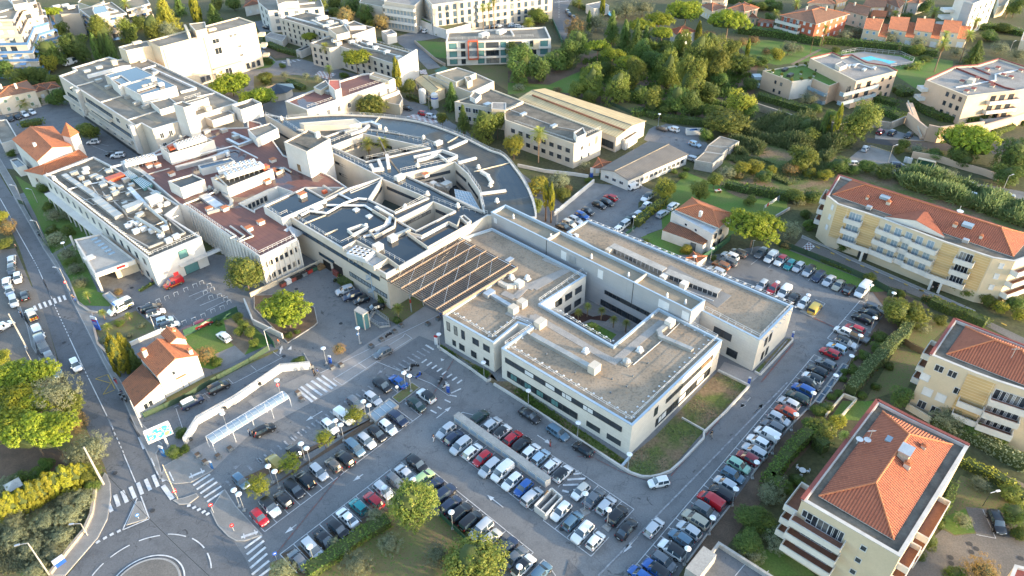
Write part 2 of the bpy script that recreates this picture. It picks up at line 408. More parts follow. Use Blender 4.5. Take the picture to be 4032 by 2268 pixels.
def put(name,me,parent,loc=(0,0,0),rz=0,scale=None):
 o=bpy.data.objects.new(name,me);COL.objects.link(o);o.parent=parent
 po=Vector(parent.get('_o',(0,0,0)));o.location=Vector(loc)-po;o.rotation_euler=(0,0,rz)
 if scale:o.scale=scale
 o['_o']=tuple(loc)
 return o
def copy_tree(o,parent=None):
 c=o.copy();COL.objects.link(c)
 if parent is not None:c.parent=parent
 for ch in o.children:copy_tree(ch,c)
 return c
def ground(name,poly,z,m,holes=()):
 b=MB();b.flat(ccw(poly),z,[list(h)for h in holes])
 return tag(b.build(name,m),kind='structure')
def loft_car(prof,W,pillars,glass_min=.3,roofcol=None):
 hw=W/2
 def sect(r):
  x,zs,zb,zr,wf,yf=r
  w=hw*wf
  return[(x,w*.86,zs),(x,w*.985,zs+.16),(x,w,(zs+.1+zb)/2),(x,w*.955,zb),(x,w*yf,zr-.035),(x,w*yf*.82,zr),(x,w*yf*.4,zr+.025),(x,0,zr+.032)]
 S=[sect(r)for r in prof]
 out={k:MB()for k in('body','roof',Z8,Zz,Zo,'side_window2')}
 tall=[r[3]-r[2]>glass_min for r in prof]
 n=len(prof)
 first=next(i for i in range(n)if tall[i]);last=max(i for i in range(n)if tall[i])
 for i in range(n-1):
  a,c=S[i],S[i+1];xm=(prof[i][0]+prof[i+1][0])/2
  for j in range(7):
   key='body'
   if j==3:
    if(tall[i]and tall[i+1]):key='body'if any(abs(xm-p)<.06 for p in pillars)else Zo
   elif j>=4:
    if tall[i]and tall[i+1]:key='roof'
    elif tall[i]and not tall[i+1]:key=Z8
    elif tall[i+1]and not tall[i]:key=Zz
   for sgn in(1,-1):
    q=[a[j],c[j],c[j+1],a[j+1]]
    q=[(p[0],p[1]*sgn,p[2])for p in q]
    if sgn<0:q.reverse()
    out[key+'2'if key==Zo and sgn<0 else key].face(q)
 for k,S_ in((0,S[0]),(-1,S[-1])):
  pts=[(p[0],p[1],p[2])for p in S_]+[(p[0],-p[1],p[2])for p in reversed(S_[:-1])]
  if k==0:pts.reverse()
  out['body'].face(pts)
 return out
def weld(mb,name,mats,ang=38):
 me=mb.mesh(name,mats);bm=bmesh.new();bm.from_mesh(me)
 bmesh.ops.remove_doubles(bm,verts=bm.verts,dist=.002)
 for f in bm.faces:f.smooth=True
 for e in bm.edges:
  if len(e.link_faces)==2 and e.calc_face_angle(0)>math.radians(ang):e.smooth=False
 bm.to_mesh(me);bm.free();return me
def wheel_mesh(r,w):
 b=MB();b.tube((0,-w/2,0),(0,w/2,0),r,n=14)
 t=b.mesh('tyre','tyre')
 b=MB();b.tube((0,-w/2-.012,0),(0,w/2+.012,0),r*.64,n=12)
 return t,b.mesh('rim','rim')
def mk_car(kind):
 K={'hatchback':(4.05,1.76,[(-2.02,.3,.62,.64,.8,.82),(-1.98,.26,.86,.93,.88,.78),(-1.66,.22,.92,1.40,.95,.72),(-1.45,.2,.92,1.45,.98,.735),(-.62,.2,.91,1.49,1,.75),(-.5,.2,.91,1.49,1,.75),(.38,.2,.90,1.44,1,.73),(1.05,.2,.88,.925,.99,.84),(1.62,.2,.78,.82,.95,.84),(1.94,.24,.64,.68,.86,.8),(2.04,.32,.48,.52,.76,.75)],(-.56,),1.22,-1.22,.31),'saloon':(4.55,1.80,[(-2.28,.32,.62,.66,.8,.82),(-2.22,.26,.88,.92,.88,.82),(-1.72,.22,.93,.985,.95,.8),(-1.05,.2,.93,1.36,.98,.7),(-.7,.2,.92,1.42,1,.72),(-.42,.2,.92,1.44,1,.73),(-.3,.2,.92,1.44,1,.73),(.42,.2,.90,1.39,1,.71),(1.15,.2,.88,.92,.99,.84),(1.85,.2,.77,.81,.95,.84),(2.18,.24,.62,.66,.86,.8),(2.28,.32,.48,.52,.76,.75)],(-.36,),1.38,-1.35,.32),'estate':(4.55,1.80,[(-2.26,.3,.64,.66,.82,.82),(-2.22,.26,.9,.98,.9,.8),(-1.92,.22,.94,1.40,.95,.74),(-1.6,.2,.94,1.46,.98,.75),(-1.0,.2,.93,1.48,1,.76),(-.9,.2,.93,1.48,1,.76),(-.32,.2,.92,1.48,1,.76),(-.22,.2,.92,1.48,1,.76),(.45,.2,.9,1.42,1,.73),(1.18,.2,.88,.92,.99,.84),(1.85,.2,.77,.81,.95,.84),(2.18,.24,.62,.66,.86,.8),(2.28,.32,.48,.52,.76,.75)],(-.27,-.95),1.38,-1.35,.32),'crossover':(4.35,1.86,[(-2.16,.36,.72,.76,.82,.84),(-2.12,.3,.98,1.06,.9,.8),(-1.86,.27,1.05,1.54,.95,.74),(-1.6,.25,1.05,1.62,.98,.75),(-.62,.25,1.03,1.66,1,.77),(-.5,.25,1.03,1.66,1,.77),(.4,.25,1.01,1.60,1,.75),(1.05,.25,1.0,1.05,.99,.86),(1.72,.25,.93,.97,.95,.85),(2.08,.3,.76,.8,.88,.82),(2.18,.38,.58,.62,.8,.78)],(-.56,),1.32,-1.3,.36),'people_carrier':(4.35,1.82,[(-2.16,.3,.7,.72,.82,.84),(-2.12,.26,.96,1.05,.92,.8),(-1.95,.22,1.0,1.55,.96,.77),(-1.7,.2,1.0,1.63,.98,.78),(-.72,.2,.98,1.67,1,.79),(-.6,.2,.98,1.67,1,.79),(.55,.2,.96,1.60,1,.76),(1.3,.2,.93,.98,.99,.86),(1.75,.2,.84,.88,.96,.85),(2.06,.24,.7,.74,.88,.82),(2.16,.32,.52,.56,.8,.78)],(-.66,),1.34,-1.3,.32),'small_car':(3.6,1.66,[(-1.80,.3,.66,.7,.82,.82),(-1.77,.26,.88,.96,.9,.78),(-1.52,.22,.92,1.40,.95,.73),(-1.3,.2,.92,1.47,.98,.74),(-.55,.2,.91,1.5,1,.75),(-.45,.2,.91,1.5,1,.75),(.35,.2,.9,1.44,1,.73),(.92,.2,.88,.93,.99,.84),(1.42,.2,.8,.84,.95,.84),(1.7,.24,.66,.7,.88,.8),(1.8,.32,.48,.52,.8,.76)],(-.5,),1.12,-1.1,.29),'van':(4.5,1.86,[(-2.25,.34,.98,1.0,.93,.88),(-2.24,.28,1.02,1.72,.95,.87),(-2.1,.26,1.02,1.82,.97,.88),(-.2,.22,1.0,1.86,1,.88),(.12,.22,1.0,1.86,1,.88),(.2,.22,1.0,1.84,1,.87),(.82,.22,.98,1.72,1,.82),(1.45,.22,.96,1.02,.99,.86),(1.85,.22,.84,.88,.95,.85),(2.14,.26,.68,.72,.88,.82),(2.24,.34,.52,.56,.8,.78)],(-1.1,.16,-2.2),1.4,-1.38,.33),'large_van':(5.4,2.0,[(-2.7,.36,1.2,1.25,.95,.9),(-2.68,.3,1.25,2.3,.96,.88),(-2.5,.28,1.25,2.42,.98,.9),(-.9,.26,1.22,2.46,1,.9),(.55,.26,1.2,2.46,1,.9),(.66,.26,1.2,2.44,1,.89),(1.2,.26,1.16,2.2,1,.84),(1.9,.26,1.1,1.16,.99,.88),(2.3,.28,.94,.98,.95,.86),(2.6,.32,.74,.78,.9,.84),(2.7,.4,.56,.6,.84,.8)],(-.15,.6),1.72,-1.62,.36),}[kind]
 Ln,W,prof,pil,xf,xr,r=K
 b=loft_car(prof,W,pil)
 rail=prof
 me={k:weld(v,k,'car_glass'if 'w'==k[0]or 'window'in k else 'car_paint')for k,v in b.items()if v.f}
 xe=prof[-1][0];zr=prof[-2]
 hl=MB()
 zf=prof[-2][2]-.03
 hl.box((prof[-2][0]+.0,0,zf),(.16,.3,.12));me[Z9]=hl.mesh(Z9,'head_lamp')
 tl=MB();tl.box((0,0,0),(.1,.14,.26 if kind!='saloon'else.16));me[Ja]=tl.mesh(Ja,'tail_lamp')
 mi=MB();mi.box((0,0,0),(.12,.2,.15));me['mirror']=mi.mesh('mirror','car_paint')
 pl=MB();pl.box((0,0,0),(.02,.5,.11));me[Zp]=pl.mesh(Zp,'paint')
 gr=MB();gr.box((0,0,0),(.05,W*.5,.16));me['grille']=gr.mesh('grille',Qw)
 ar=MB();ar.tube((0,-.02,0),(0,.02,0),r*1.18,n=16);me[Jb]=ar.mesh(Jb,Qw)
 me['wheel'],me['rim']=wheel_mesh(r,.2)
 return dict(me=me,L=Ln,W=W,xf=xf,xr=xr,r=r,prof=prof,kind=kind)
CARS={}
def car_proto(kind):
 if kind in CARS:return CARS[kind]
 c=mk_car(kind);me=c['me']
 root=bpy.data.objects.new('car',None);root['_o']=(0,0,0)
 kids=[]
 def k(n,m,loc=(0,0,0),par=root,rz=0):
  o=bpy.data.objects.new(n,me[m]);o.parent=par;o.location=loc;o.rotation_euler=(0,0,rz);kids.append(o);return o
 k('body','body');k('roof','roof');k(Z8,Z8);k(Zo,Zo);k(Zo,'side_window2')
 if Zz in me:k(Zz,Zz)
 hw=c['W']/2;pr=c['prof']
 for s in(1,-1):
  k(Z9,Z9,(-.05,s*hw*.62,0));k(Ja,Ja,(pr[1][0]-.01,s*hw*.76,pr[1][2]-.1))
  k('mirror','mirror',(pr[-4][0]-.28,s*(hw+.06),pr[-4][2]+.05))
  for x in(c['xf'],c['xr']):
   k(Jb,Jb,(x,s*(hw*.985),c['r']+.03))
   w=k('wheel','wheel',(x,s*(hw-.075),c['r']));k('rim','rim',(0,0,0),w)
 k(Zp,Zp,(pr[-1][0]+.005,0,.5));k(Zp,Zp,(pr[0][0]-.005,0,.6))
 k('grille','grille',(pr[-1][0]-.03,0,.42))
 c['root']=root;c['kids']=kids
 CARS[kind]=c
 return c
PAINT=dict(white=(.78,.79,.8),silver=(.46,.49,.53),black=(.012,.013,.017),navy=(.018,.03,.07),grey=(.13,.145,.165),red=(.42,.012,.022),darkred=(.22,.014,.025),blue=(.02,.1,.36),teal=(.01,.23,.25),steelblue=(.09,.17,.25),gold=(.36,.27,.07),yellow=(.72,.5,.1),mint=(.3,.52,.4),champagne=(.4,.37,.29),brown=(.26,.11,.05),orange=(.42,.07,.03),lightblue=(.36,.5,.62),taupe=(.15,.13,.11),darkgreen=(.015,.04,.035),beige=(.55,.53,.48),lime=(.36,.52,.26))
WORDS=dict(darkred='dark red',steelblue='steel blue',lightblue='pale blue',darkgreen='dark green',navy='navy blue',lime='pale green',mint='mint green')
KINDW=dict(hatchback='hatchback',saloon='saloon',estate='estate car',crossover='crossover',people_carrier='people carrier',small_car='small car',van='van',large_van='large van')
SHORT={'h':'hatchback','s':'saloon','e':'estate','c':'crossover','p':'people_carrier','m':'small_car','v':'van','V':'large_van'}
CARLIST=[]
def place_car(kind,col,x,y,rz,label,group,roof=None,z=.075):
 c=car_proto(kind)
 nm='parked_van'if 'van'in kind else 'parked_car'
 r=c['root'].copy();r.name=nm;COL.objects.link(r)
 r.location=(x,y,z);r.rotation_euler=(0,0,rz);r['_o']=(x,y,z)
 cl=(*PAINT[col],1);rc=(*PAINT[roof],1)if roof in PAINT else cl
 mp={}
 for o in c['kids']:
  q=o.copy();COL.objects.link(q);q.parent=mp.get(o.parent,r);mp[o]=q
  q.color=rc if o.name.startswith('roof')else cl
 if roof=='glass':
  for o,q in mp.items():
   if o.name.startswith('roof'):q.color=(.015,.018,.022,1)
 tag(r,label,'van'if 'van'in kind else 'car',group)
 CARLIST.append((r,x,y))
 return r
def car_row(rowname,group,az,spec,place,z=.075):
 items=[];t=None;toks=spec.split();i=0
 while i<len(toks):
  w=toks[i]
  if len(w)==2 and w[0]in 'ABCDF'and w[1].isdigit():t=w;i+=1;continue
  a,b=w.split(',');kf=toks[i+1];cc=toks[i+2].split('/');i+=3
  items.append((t,float(a),float(b),SHORT[kf[0]],kf[1],cc[0],cc[1]if len(cc)>1 else None))
 res=[]
 def nm(it):return(WORDS.get(it[5],it[5])+' '+KINDW[it[3]])
 n=len(items)
 for k,it in enumerate(items):
  x,y=G(it[0],it[1],it[2],z+.75)
  extra=''
  if it[6]=='glass':extra=' with dark glass roof'
  elif it[6]:extra=' with '+WORDS.get(it[6],it[6])+' roof'
  if n==1:lab=nm(it)+extra+' '+place
  else:
   if k==0:nb='at the end beside the '+nm(items[1])
   elif k==n-1:nb='at the end beside the '+nm(items[-2])
   else:nb='between '+nm(items[k-1])+' and '+nm(items[k+1])
   lab=nm(it)+extra+' '+nb+', '+place
   if len(lab.split())>15:lab=nm(it)+' '+nb+', '+place
   if len(lab.split())>15:lab=nm(it)+' after the '+nm(items[k-1])+', '+place
  if len(lab.split())>15:lab=lab.replace(extra,'').replace(' at the end','')
  if len(lab.split())>16:print('LONG',lab)
  res.append([it,x,y,lab,extra])
 cnt={}
 for q in res:cnt[q[3]]=cnt.get(q[3],0)+1
 ordn=['first','second','third','fourth','fifth','sixth','seventh','eighth','ninth','tenth','eleventh','twelfth']
 seen={}
 for it,x,y,lab,extra in res:
  if cnt[lab]>1:
   seen[lab]=seen.get(lab,0)+1
   lab=ordn[seen[lab]-1]+' '+lab
  rz=az+(math.pi if it[4]=='R'else 0)+random.uniform(-.025,.025)
  place_car(it[3],it[5],x,y,rz,lab,group,it[6],z)
def az2(t,a,b):
 p,q=G(t,*a),G(t,*b);return math.atan2(q[1]-p[1],q[0]-p[0])
G1='cars in the visitor car park'
car_row('lane_upper',G1,UB,'D2 50,905 mF red 148,812 cF white/glass 268,738 hR black 370,640 eF black 472,562 cR black 594,487 hF silver 727,420 mR taupe 836,366 cR black 928,266 pF steelblue 1035,200 hF silver 1135,135 hF black 1232,76 hF white C2 1325,1280 cF navy 1495,1150 hF darkgreen 1583,1068 cR white/glass','row below the sapling strip')
car_row(Z0,G1,UB,'C2 1180,970 pF black 1325,935 sR blue 1095,1092 hF silver','by the paved entrance lane')
car_row('sapling2',G1,UB,'D1 2215,572 mF steelblue D2 193,405 vR gold 370,295 mR black C2 698,1348 hF white 830,1262 vF white 935,1135 hF grey','behind the sapling strip')
car_row('hedge',G1,UB,'D2 412,1300 sR grey 537,1200 pF silver 652,1108 sF black 775,1012 hF black 857,908 sR white 958,803 mR teal 1100,748 hR red 1187,656 hF silver 1302,572 mF grey 1392,500 sR silver 1503,418 cF black','row above the clipped hedge')
car_row('pine',G1,UA,'D2 1560,540 hF lime 1650,612 hF navy 1755,684 cF navy 1812,786 hF navy 1900,864 cF black 1995,936 pF black 2090,1018 pR silver 2180,1100 hF beige 2320,1182 sF navy D3 72,1270 sF grey 145,1352 cF white/black 300,1412 hF steelblue','row beside the big pines')
car_row('wallnear',G1,UA,'D2 1768,106 hR silver 1840,170 hF navy 1902,247 pR silver 2010,297 hF white 2100,365 mR red 2168,452 pR silver 2285,487 vR white 2375,575 hR white 2480,635 mR blue D3 222,716 pF silver','pine side of the low wall')
car_row('wallend',G1,UA,'D3 488,848 hR white 598,936 hF steelblue 686,1046 cR white 808,1118 mF white','beyond the concrete bin pen')
car_row('wallfar',G1,UA,'C2 2075,1262 hF darkgreen 2193,1328 hF silver D2 2290,112 mF white/glass D3 46,175 hF red 125,230 hF black 212,298 hF white 300,352 hF lightblue 405,427 mF white 505,502 hF white/black','clinic side of the low wall')
car_row('isle',G1,UA,'D3 668,668 mR white/beige 795,727 sF grey 905,792 hF silver 1005,888 cF black 1092,1012 sF black','row with the lamp islands')
car_row('single',G1,UA,'D3 1345,998 hF silver','driving out past the lamp islands')
car_row('swift',G1,az2('D3',(1480,575),(1295,610)),'D3 1388,582 mF white','turning at the rounded planter corner')
car_row('kerb',G1,UB,'C3 200,1247 sF black D3 458,122 eF steelblue 690,275 hR black','along the planted kerb of the stone clinic')
car_row('east','cars along the east fence',UB+math.pi,'D3 1222,1442 hF blue 1362,1388 cF blue/black 1436,1312 hR grey 1508,1204 cF white/black 1592,1098 hF steelblue 1668,1022 hF silver 1728,922 eF champagne 1822,850 cR grey 1866,752 vF red 1962,688 pF black 2005,597 hF silver 2070,517 hR steelblue 2126,426 hR mint 2210,358 hF darkred 2272,296 eF silver 2305,208 hF white 2385,142 vF white C4 258,1352 cF grey 318,1278 hR silver 382,1212 hF orange 410,1136 hF silver 487,1080 eF darkgreen 540,1012 pF blue 602,958 hR black 628,902 hF white/glass 670,838 hF black 750,772 hF grey 786,672 hF red 850,627 hF lightblue 936,577 eR silver/glass','in the long fence row')
car_row('east2','cars along the east fence',UB+math.pi,'C4 1015,452 hF red 1085,356 cF black 1150,312 cF black 1200,258 eR grey','at the top corner by the bushes')
NE='cars in the upper car park'
car_row('ne_low',NE,UA,'C4 162,48 hR silver 264,84 hR red 366,112 vR white 455,162 hF black 545,213 hR white','in the row behind the gravel roofed wing')
car_row('ne_yel',NE,UA,'C4 650,262 vF yellow','with rear windows, parked alone on the hatched bay')
car_row('ne_top',NE,UA,'B4 152,1042 cR grey 242,1080 vR white 332,1110 cR white/red 415,1147 hR teal 497,1168 hR silver 592,1206 pR silver/black 682,1252 eR navy 777,1292 sR silver','row against the green mesh fence')
car_row('ne_top2',NE,UA,'B4 963,1372 cF black 1085,1388 VR white','past the pickup by the green fence')
car_row('ne_left',NE,UB,'B3 1920,1202 eR silver 1962,1152 cR brown 2030,1120 cR grey 2045,1068 cR white 2122,1040 cR taupe','cluster under the umbrella pine')
NN='cars in the small north car park'
car_row('n_left',NN,UB,'B3 945,527 hR red 912,572 hF black 840,597 hF black 735,657 mF black 682,692 hF blue 622,735 hF silver 566,765 hF beige 516,800 sF black','by the curved ramp')
car_row('n_right',NN,UA,'B3 1282,528 cR white/black 1285,595 mF white 1245,642 hF black 1208,677 hF silver 1160,702 eF black 1108,735 hF darkgreen 1065,780 pR silver 1025,815 hF white','along the yellow hedge')
car_row('n_van',NN,az2('B3',(1110,440),(1220,400)),'B3 1165,425 vF white','by the striped ramp gate')
car_row('villa','cars beside the villa',UA,'B3 1425,675 eF silver 1522,608 cF white','in the drive of the tiled villa')
car_row('yard','cars in the workshop yard',UB,'B3 1680,165 eR silver A3 1418,1177 hR taupe 1520,1185 cR white 1722,1322 hF lightblue','in the yard by the grey sheds')
ST='cars along the street'
car_row('st1',ST,az2('B1',(110,1040),(105,1140)),'B1 107,1098 eR silver 105,1188 hF grey 162,1268 hF white 60,1302 eR white','on the kerb by the street')
car_row('st2',ST,az2('C1',(90,60),(120,180)),'C1 85,100 sF silver 124,196 eF silver 224,142 hR black','above the zebra crossing')
car_row('st3',ST,az2('C1',(330,440),(420,640)),'C1 354,490 vF white 392,605 VF grey 462,727 cF grey 517,838 hF steelblue','in the kerb lane by the yellow lamp')
car_row('st_move',ST,az2('C1',(640,650),(730,800)),'C1 694,782 hF white','driving down the main road')
car_row('st_left',ST,az2('C1',(0,440),(90,395)),'C1 35,423 hF white','in the bay behind the ambulance car')
ER='cars by the emergency entrance'
car_row('er',ER,az2('C1',(1520,275),(1330,330)),'C1 1392,258 eR black 1430,302 hR white/black 1512,372 mR lightblue 1560,422 hR white/black','bays below the ambulance')
car_row('er_red',ER,az2('C1',(1790,430),(1940,370)),'C1 1865,402 hF darkred','behind the green screened fence')
car_row('lawn',ER,az2('C1',(2010,490),(2110,560)),'C1 2058,522 hR white','parked on the lawn of the cottage')
car_row('lane',ER,az2('C1',(1680,1170),(1860,1080)),'C1 1765,1125 cF navy/white 2010,988 cF black','beside the cottage wall')
car_row('court',ER,az2('C2',(770,115),(910,70)),'C2 836,98 cR silver 903,147 eR navy 987,187 mR black 1112,256 sR black','by the spiral stair')
car_row('drop',ER,az2('C2',(1110,710),(1260,640)),'C2 1184,670 hR grey','on the paved forecourt')
car_row('shel',ER,az2('D1',(2350,130),(2510,60)),'D1 2430,98 hF black','with open boot by the glass shelter')
WL='cars in the west yard'
car_row('w1',WL,UB,'A1 88,1087 hF black 155,1068 hF black 226,1047 hF white 294,1027 mF white','by the low red wall')
car_row('w2',WL,az2('A1',(220,1120),(270,1122)),'A1 246,1120 mF black','alone in the west yard')
car_row('w3',WL,az2('A1',(240,1210),(350,1180)),'A1 292,1198 hF grey 376,1193 hF silver','behind the tiled chapel house')
car_row('w4',WL,az2('A1',(800,1305),(910,1295)),'A1 856,1302 hR white B1 1032,124 hR black 1082,142 cR white','beneath the long white ward block')
FR='cars far up the hill'
car_row('f1',FR,az2('A1',(600,590),(690,560)),'A1 642,578 VR white','by the terraced flats')
car_row('f2',FR,az2('A2',(1380,985),(1450,1000)),'A2 1412,992 mF black 1562,1042 hF red 1632,1066 hF silver','by the chequered crossing')
car_row('f3',FR,az2('A2',(1550,295),(1620,270)),'A2 1587,281 cF white 1550,257 vF white','under the hostel arch')
car_row('f4',FR,az2('A2',(90,245),(150,255)),'A2 120,252 hF black','by the far white clinic')
car_row('f5',FR,az2('A2',(50,420),(95,435)),'A2 75,427 hF white','by the clipped hedges')
car_row('f6',FR,az2('A2',(2220,240),(2290,230)),'A2 2256,236 hF silver 2212,243 hF black 2376,230 hF lightblue','under the three tall palms')
car_row('f7',FR,az2('A2',(730,180),(780,180)),'A2 756,180 cF white 690,112 cF black 768,108 mF red','near the round topped pine')
car_row('f8',FR,az2('A3',(380,30),(390,60)),'A3 386,46 hR white','driving on the far avenue')
car_row('f9',FR,az2('A3',(540,95),(600,165)),'A3 550,105 hF navy 566,130 hF black 606,155 sF black','kerb of the far avenue')
car_row('f10',FR,az2('A3',(10,225),(80,228)),'A3 45,227 cF silver 105,240 hF white','in front of the glazed clinic')
RR='cars of the hillside flats'
car_row('r1',RR,UA,'A4 1252,1207 hF darkred 1360,1217 cF navy 1512,1240 hR black','under the retaining stair')
car_row('r2',RR,az2('A4',(1085,1385),(1140,1330)),'A4 1112,1362 hF silver','by the row of yellow blocks')
car_row('r3',RR,az2('B4',(980,215),(1060,218)),'B4 1020,217 hF white','at the edge of the reed bed')
car_row('r4',RR,az2('B4',(1360,235),(1460,232)),'B4 1410,232 cF navy','by the white notice boards')
car_row('r5',RR,az2('B4',(2020,405),(2140,430)),'B4 1955,470 hF white 2082,417 pF silver 2232,460 sF black 2118,512 hF silver 2420,500 hF grey','in the shade behind the reeds')
car_row('r6',RR,az2('D4',(2270,840),(2370,1060)),'D4 2322,950 cF black','on the pale court by the lamp')
def special(kind,col,t,x,y,az,label,extra,group,cat=None,roof=None):
 px,py=G(t,x,y,.8)
 r=place_car(kind,col,px,py,az,label,group,roof)
 if cat:r['category']=cat
 def add(name,mats,fn):
  b=MB();fn(b);o=bpy.data.objects.new(name,b.mesh(name,mats));COL.objects.link(o);o.parent=r;o['_o']=(0,0,0);return o
 extra(add);return r
def amb(add):
 add('light_bar',Q3,lambda b:b.box((1.0,0,2.38),(.3,1.3,.14)))
 add('side_stripe',Zx,lambda b:(b.box((-.6,1.005,.95),(3.6,.02,.22)),b.box((-.6,-1.005,.95),(3.6,.02,.22))))
 add('window_band',Qg,lambda b:(b.box((-.9,.95,1.75),(2.6,.06,.45)),b.box((-.9,-.95,1.75),(2.6,.06,.45))))
 add('roof_hatch',Qb,lambda b:b.box((-1.2,0,2.5),(.8,.7,.12)))
special('large_van','white','C1',1105,262,az2('C1',(1215,225),(1000,330)),'white ambulance with blue light bar at the emergency drive',amb,ER,'ambulance')
def fire(add):
 add('light_bar',Q3,lambda b:b.box((.7,0,1.93),(.25,1.2,.12)))
 add('side_stripe',Zx,lambda b:(b.box((.2,.935,.62),(3.8,.02,.12)),b.box((.2,-.935,.62),(3.8,.02,.12))))
 add('front_stripe',Zx,lambda b:b.box((2.26,0,.62),(.03,1.4,.16)))
special('van','red','B1',1595,1318,az2('B1',(1690,1290),(1500,1370)),'bright red and yellow fire service van before the white ward',fire,ER,'van')
def medcar(add):
 add('light_bar',Q3,lambda b:b.box((.3,0,1.75),(.25,1.1,.12)))
 add('rear_chevrons',['red_paint',Zx],chev)
def chev(b):
 for i in range(6):
  b.k=i%2;b.box((-2.3,-.7+.28*i,.8),(.03,.28,.7))
special('van','white','C1',290,320,az2('C1',(320,375),(255,262)),'white medical response car with red and yellow rear chevrons',medcar,ST,'ambulance','beige')
def pick(add):
 add('cargo_bed',Qw,lambda b:b.box((-1.45,0,.93),(1.5,1.5,.1)))
special('saloon','champagne','B4',866,1332,UA+math.pi,'beige pickup with open bed in the green fence row',pick,NE,'pickup')
def flat(add):
 add('flatbed',[Q8,'wood'],fb)
def fb(b):
 b.box((-2.9,0,.95),(4.0,1.9,.12));b.box((-2.9,.92,1.1),(4.0,.05,.25));b.box((-2.9,-.92,1.1),(4.0,.05,.25))
 b.k=1;b.box((-1.9,.1,1.1),(1.6,1.1,.18));b.box((-3.4,.1,1.1),(.9,1.1,.14))
def flatp():
 x,y=G('C4',905,472,.8)
 r=place_car('small_car','white',x,y,UB+math.pi,'white cab flatbed truck carrying pallets by the east fence','cars along the east fence')
 r.name='parked_truck';r['category']='truck'
 b=MB();fb(b);o=bpy.data.objects.new('flatbed',b.mesh('flatbed',[Q8,'wood']));COL.objects.link(o);o.parent=r;o['_o']=(0,0,0);o.location=(-.4,0,0)
 for s in(1,-1):
  w=bpy.data.objects.new('wheel',CARS['van']['me']['wheel']);COL.objects.link(w);w.parent=r;w.location=(-4,s*.8,.33);w['_o']=(0,0,0)
flatp()
def bike(t,x,y,rz,label,col='cloth_dark',parent=None):
 px,py=G(t,x,y,.4)
 o=thing('parked_scooter',(px,py,.075),label,'scooter','scooters and motorbikes',rz)
 def add(name,mats,fn):
  b=MB();fn(b);q=bpy.data.objects.new(name,b.mesh(name,mats));COL.objects.link(q);q.parent=o;q['_o']=(0,0,0)
 for xx in(.65,-.6):add('wheel','tyre',lambda b:b.tube((xx,-.06,.27),(xx,.06,.27),.27,n=12))
 add('body',col,lambda b:(b.bar((-.75,0,.55),(.1,0,.45),.34,.34),b.bar((.3,0,.3),(.55,0,.95),.34,.12),b.bar((-.1,0,.28),(.5,0,.28),.3,.1)))
 add('seat',Qw,lambda b:b.bar((-.75,0,.8),(.02,0,.76),.3,.14))
 add('handlebar',Zj,lambda b:(b.bar((.48,-.33,1.02),(.48,.33,1.02),.05),b.bar((.65,0,.3),(.48,0,1.02),.07)))
 add('top_box',Q8,lambda b:b.box((-.85,0,1.0),(.34,.36,.3)))
bike('C2',1480,795,.2,'dark scooter lying closest to the zebra hatching');bike('C2',1412,835,.35,'white fronted scooter by the twin lamps',Qb)
bike('C2',1515,885,.9,'blue scooter parked before the twin lamps',Q1);bike('C2',1718,935,1.2,'black scooter next to the ticket pillar')
bike('C2',1758,980,1.0,'pale scooter touching the blue ticket pillar',Qb);bike('C2',1238,512,.8,'black motorbike among the forecourt planters')
bike('C1',1115,1085,2.2,'dark scooter on the pavement by the cottage gable');bike('C1',1150,1098,2.2,'second dark scooter by the cottage gable, nearer the downpipe')
bike('B1',355,870,2.2,'dark scooter by the kerb lamp of the street');bike('C1',1290,285,2.4,'dark scooter behind the ambulance by the bollards')
bike('C2',760,8,.6,'motorbike at the red shed of the yard')
def quads(c,nv,s,asp,rng,k=.45):
 nv=nv/np.linalg.norm(nv,axis=1)[:,None];t=np.cross(nv,rng.normal(0,1,nv.shape));t/=np.linalg.norm(t,axis=1)[:,None]+1e-9
 b=np.cross(nv,t);s=s[:,None];V=np.stack([c-t*s*asp*.5,c-b*s*k+t*s*.1,c+t*s*asp*.5,c+b*s*k+t*s*.1],1).reshape(-1,3)
 return V,np.arange(len(V)).reshape(-1,4)
def leaves(rng,clumps,per,size,spread,up=.35,asp=1.6):
 C=np.repeat(np.array([c for c,d,r in clumps]),per,0);D=np.repeat(np.array([d for c,d,r in clumps]),per,0);R=np.repeat(np.array([r for c,d,r in clumps]),per)
 o=rng.normal(0,1,C.shape);o/=np.linalg.norm(o,axis=1)[:,None];o*=rng.uniform(.05,1,len(o))[:,None]**(1/3)
 return quads(C+o*R[:,None],o*.9+D*.8+np.array([0,0,up])+rng.normal(0,.45,C.shape),size*rng.uniform(.6,1.35,len(C)),asp,rng)
def mesh_from(name,V,F,m):
 me=bpy.data.meshes.new(name);me.from_pydata(np.asarray(V,float).tolist(),[],np.asarray(F).tolist());me.materials.append(M(m));me.update();return me
def fib(n):
 k=np.arange(n)+.5;ph=np.arccos(1-2*k/n);th=np.pi*(1+5**.5)*k
 return np.stack([np.cos(th)*np.sin(ph),np.sin(th)*np.sin(ph),np.cos(ph)],1)
def lump(rng,sx,sy,sz,amp=.18,n=2):
 bm=bmesh.new();bmesh.ops.create_icosphere(bm,subdivisions=n,radius=1)
 ph=rng.uniform(0,6,6)
 for v in bm.verts:
  k=1+amp*(math.sin(3*v.co.x+ph[0])*math.cos(3*v.co.y+ph[1])+math.sin(5*v.co.z+ph[2]+2*v.co.x))
  v.co=Vector((v.co.x*sx*k,v.co.y*sy*k,v.co.z*sz*k))
 return bm
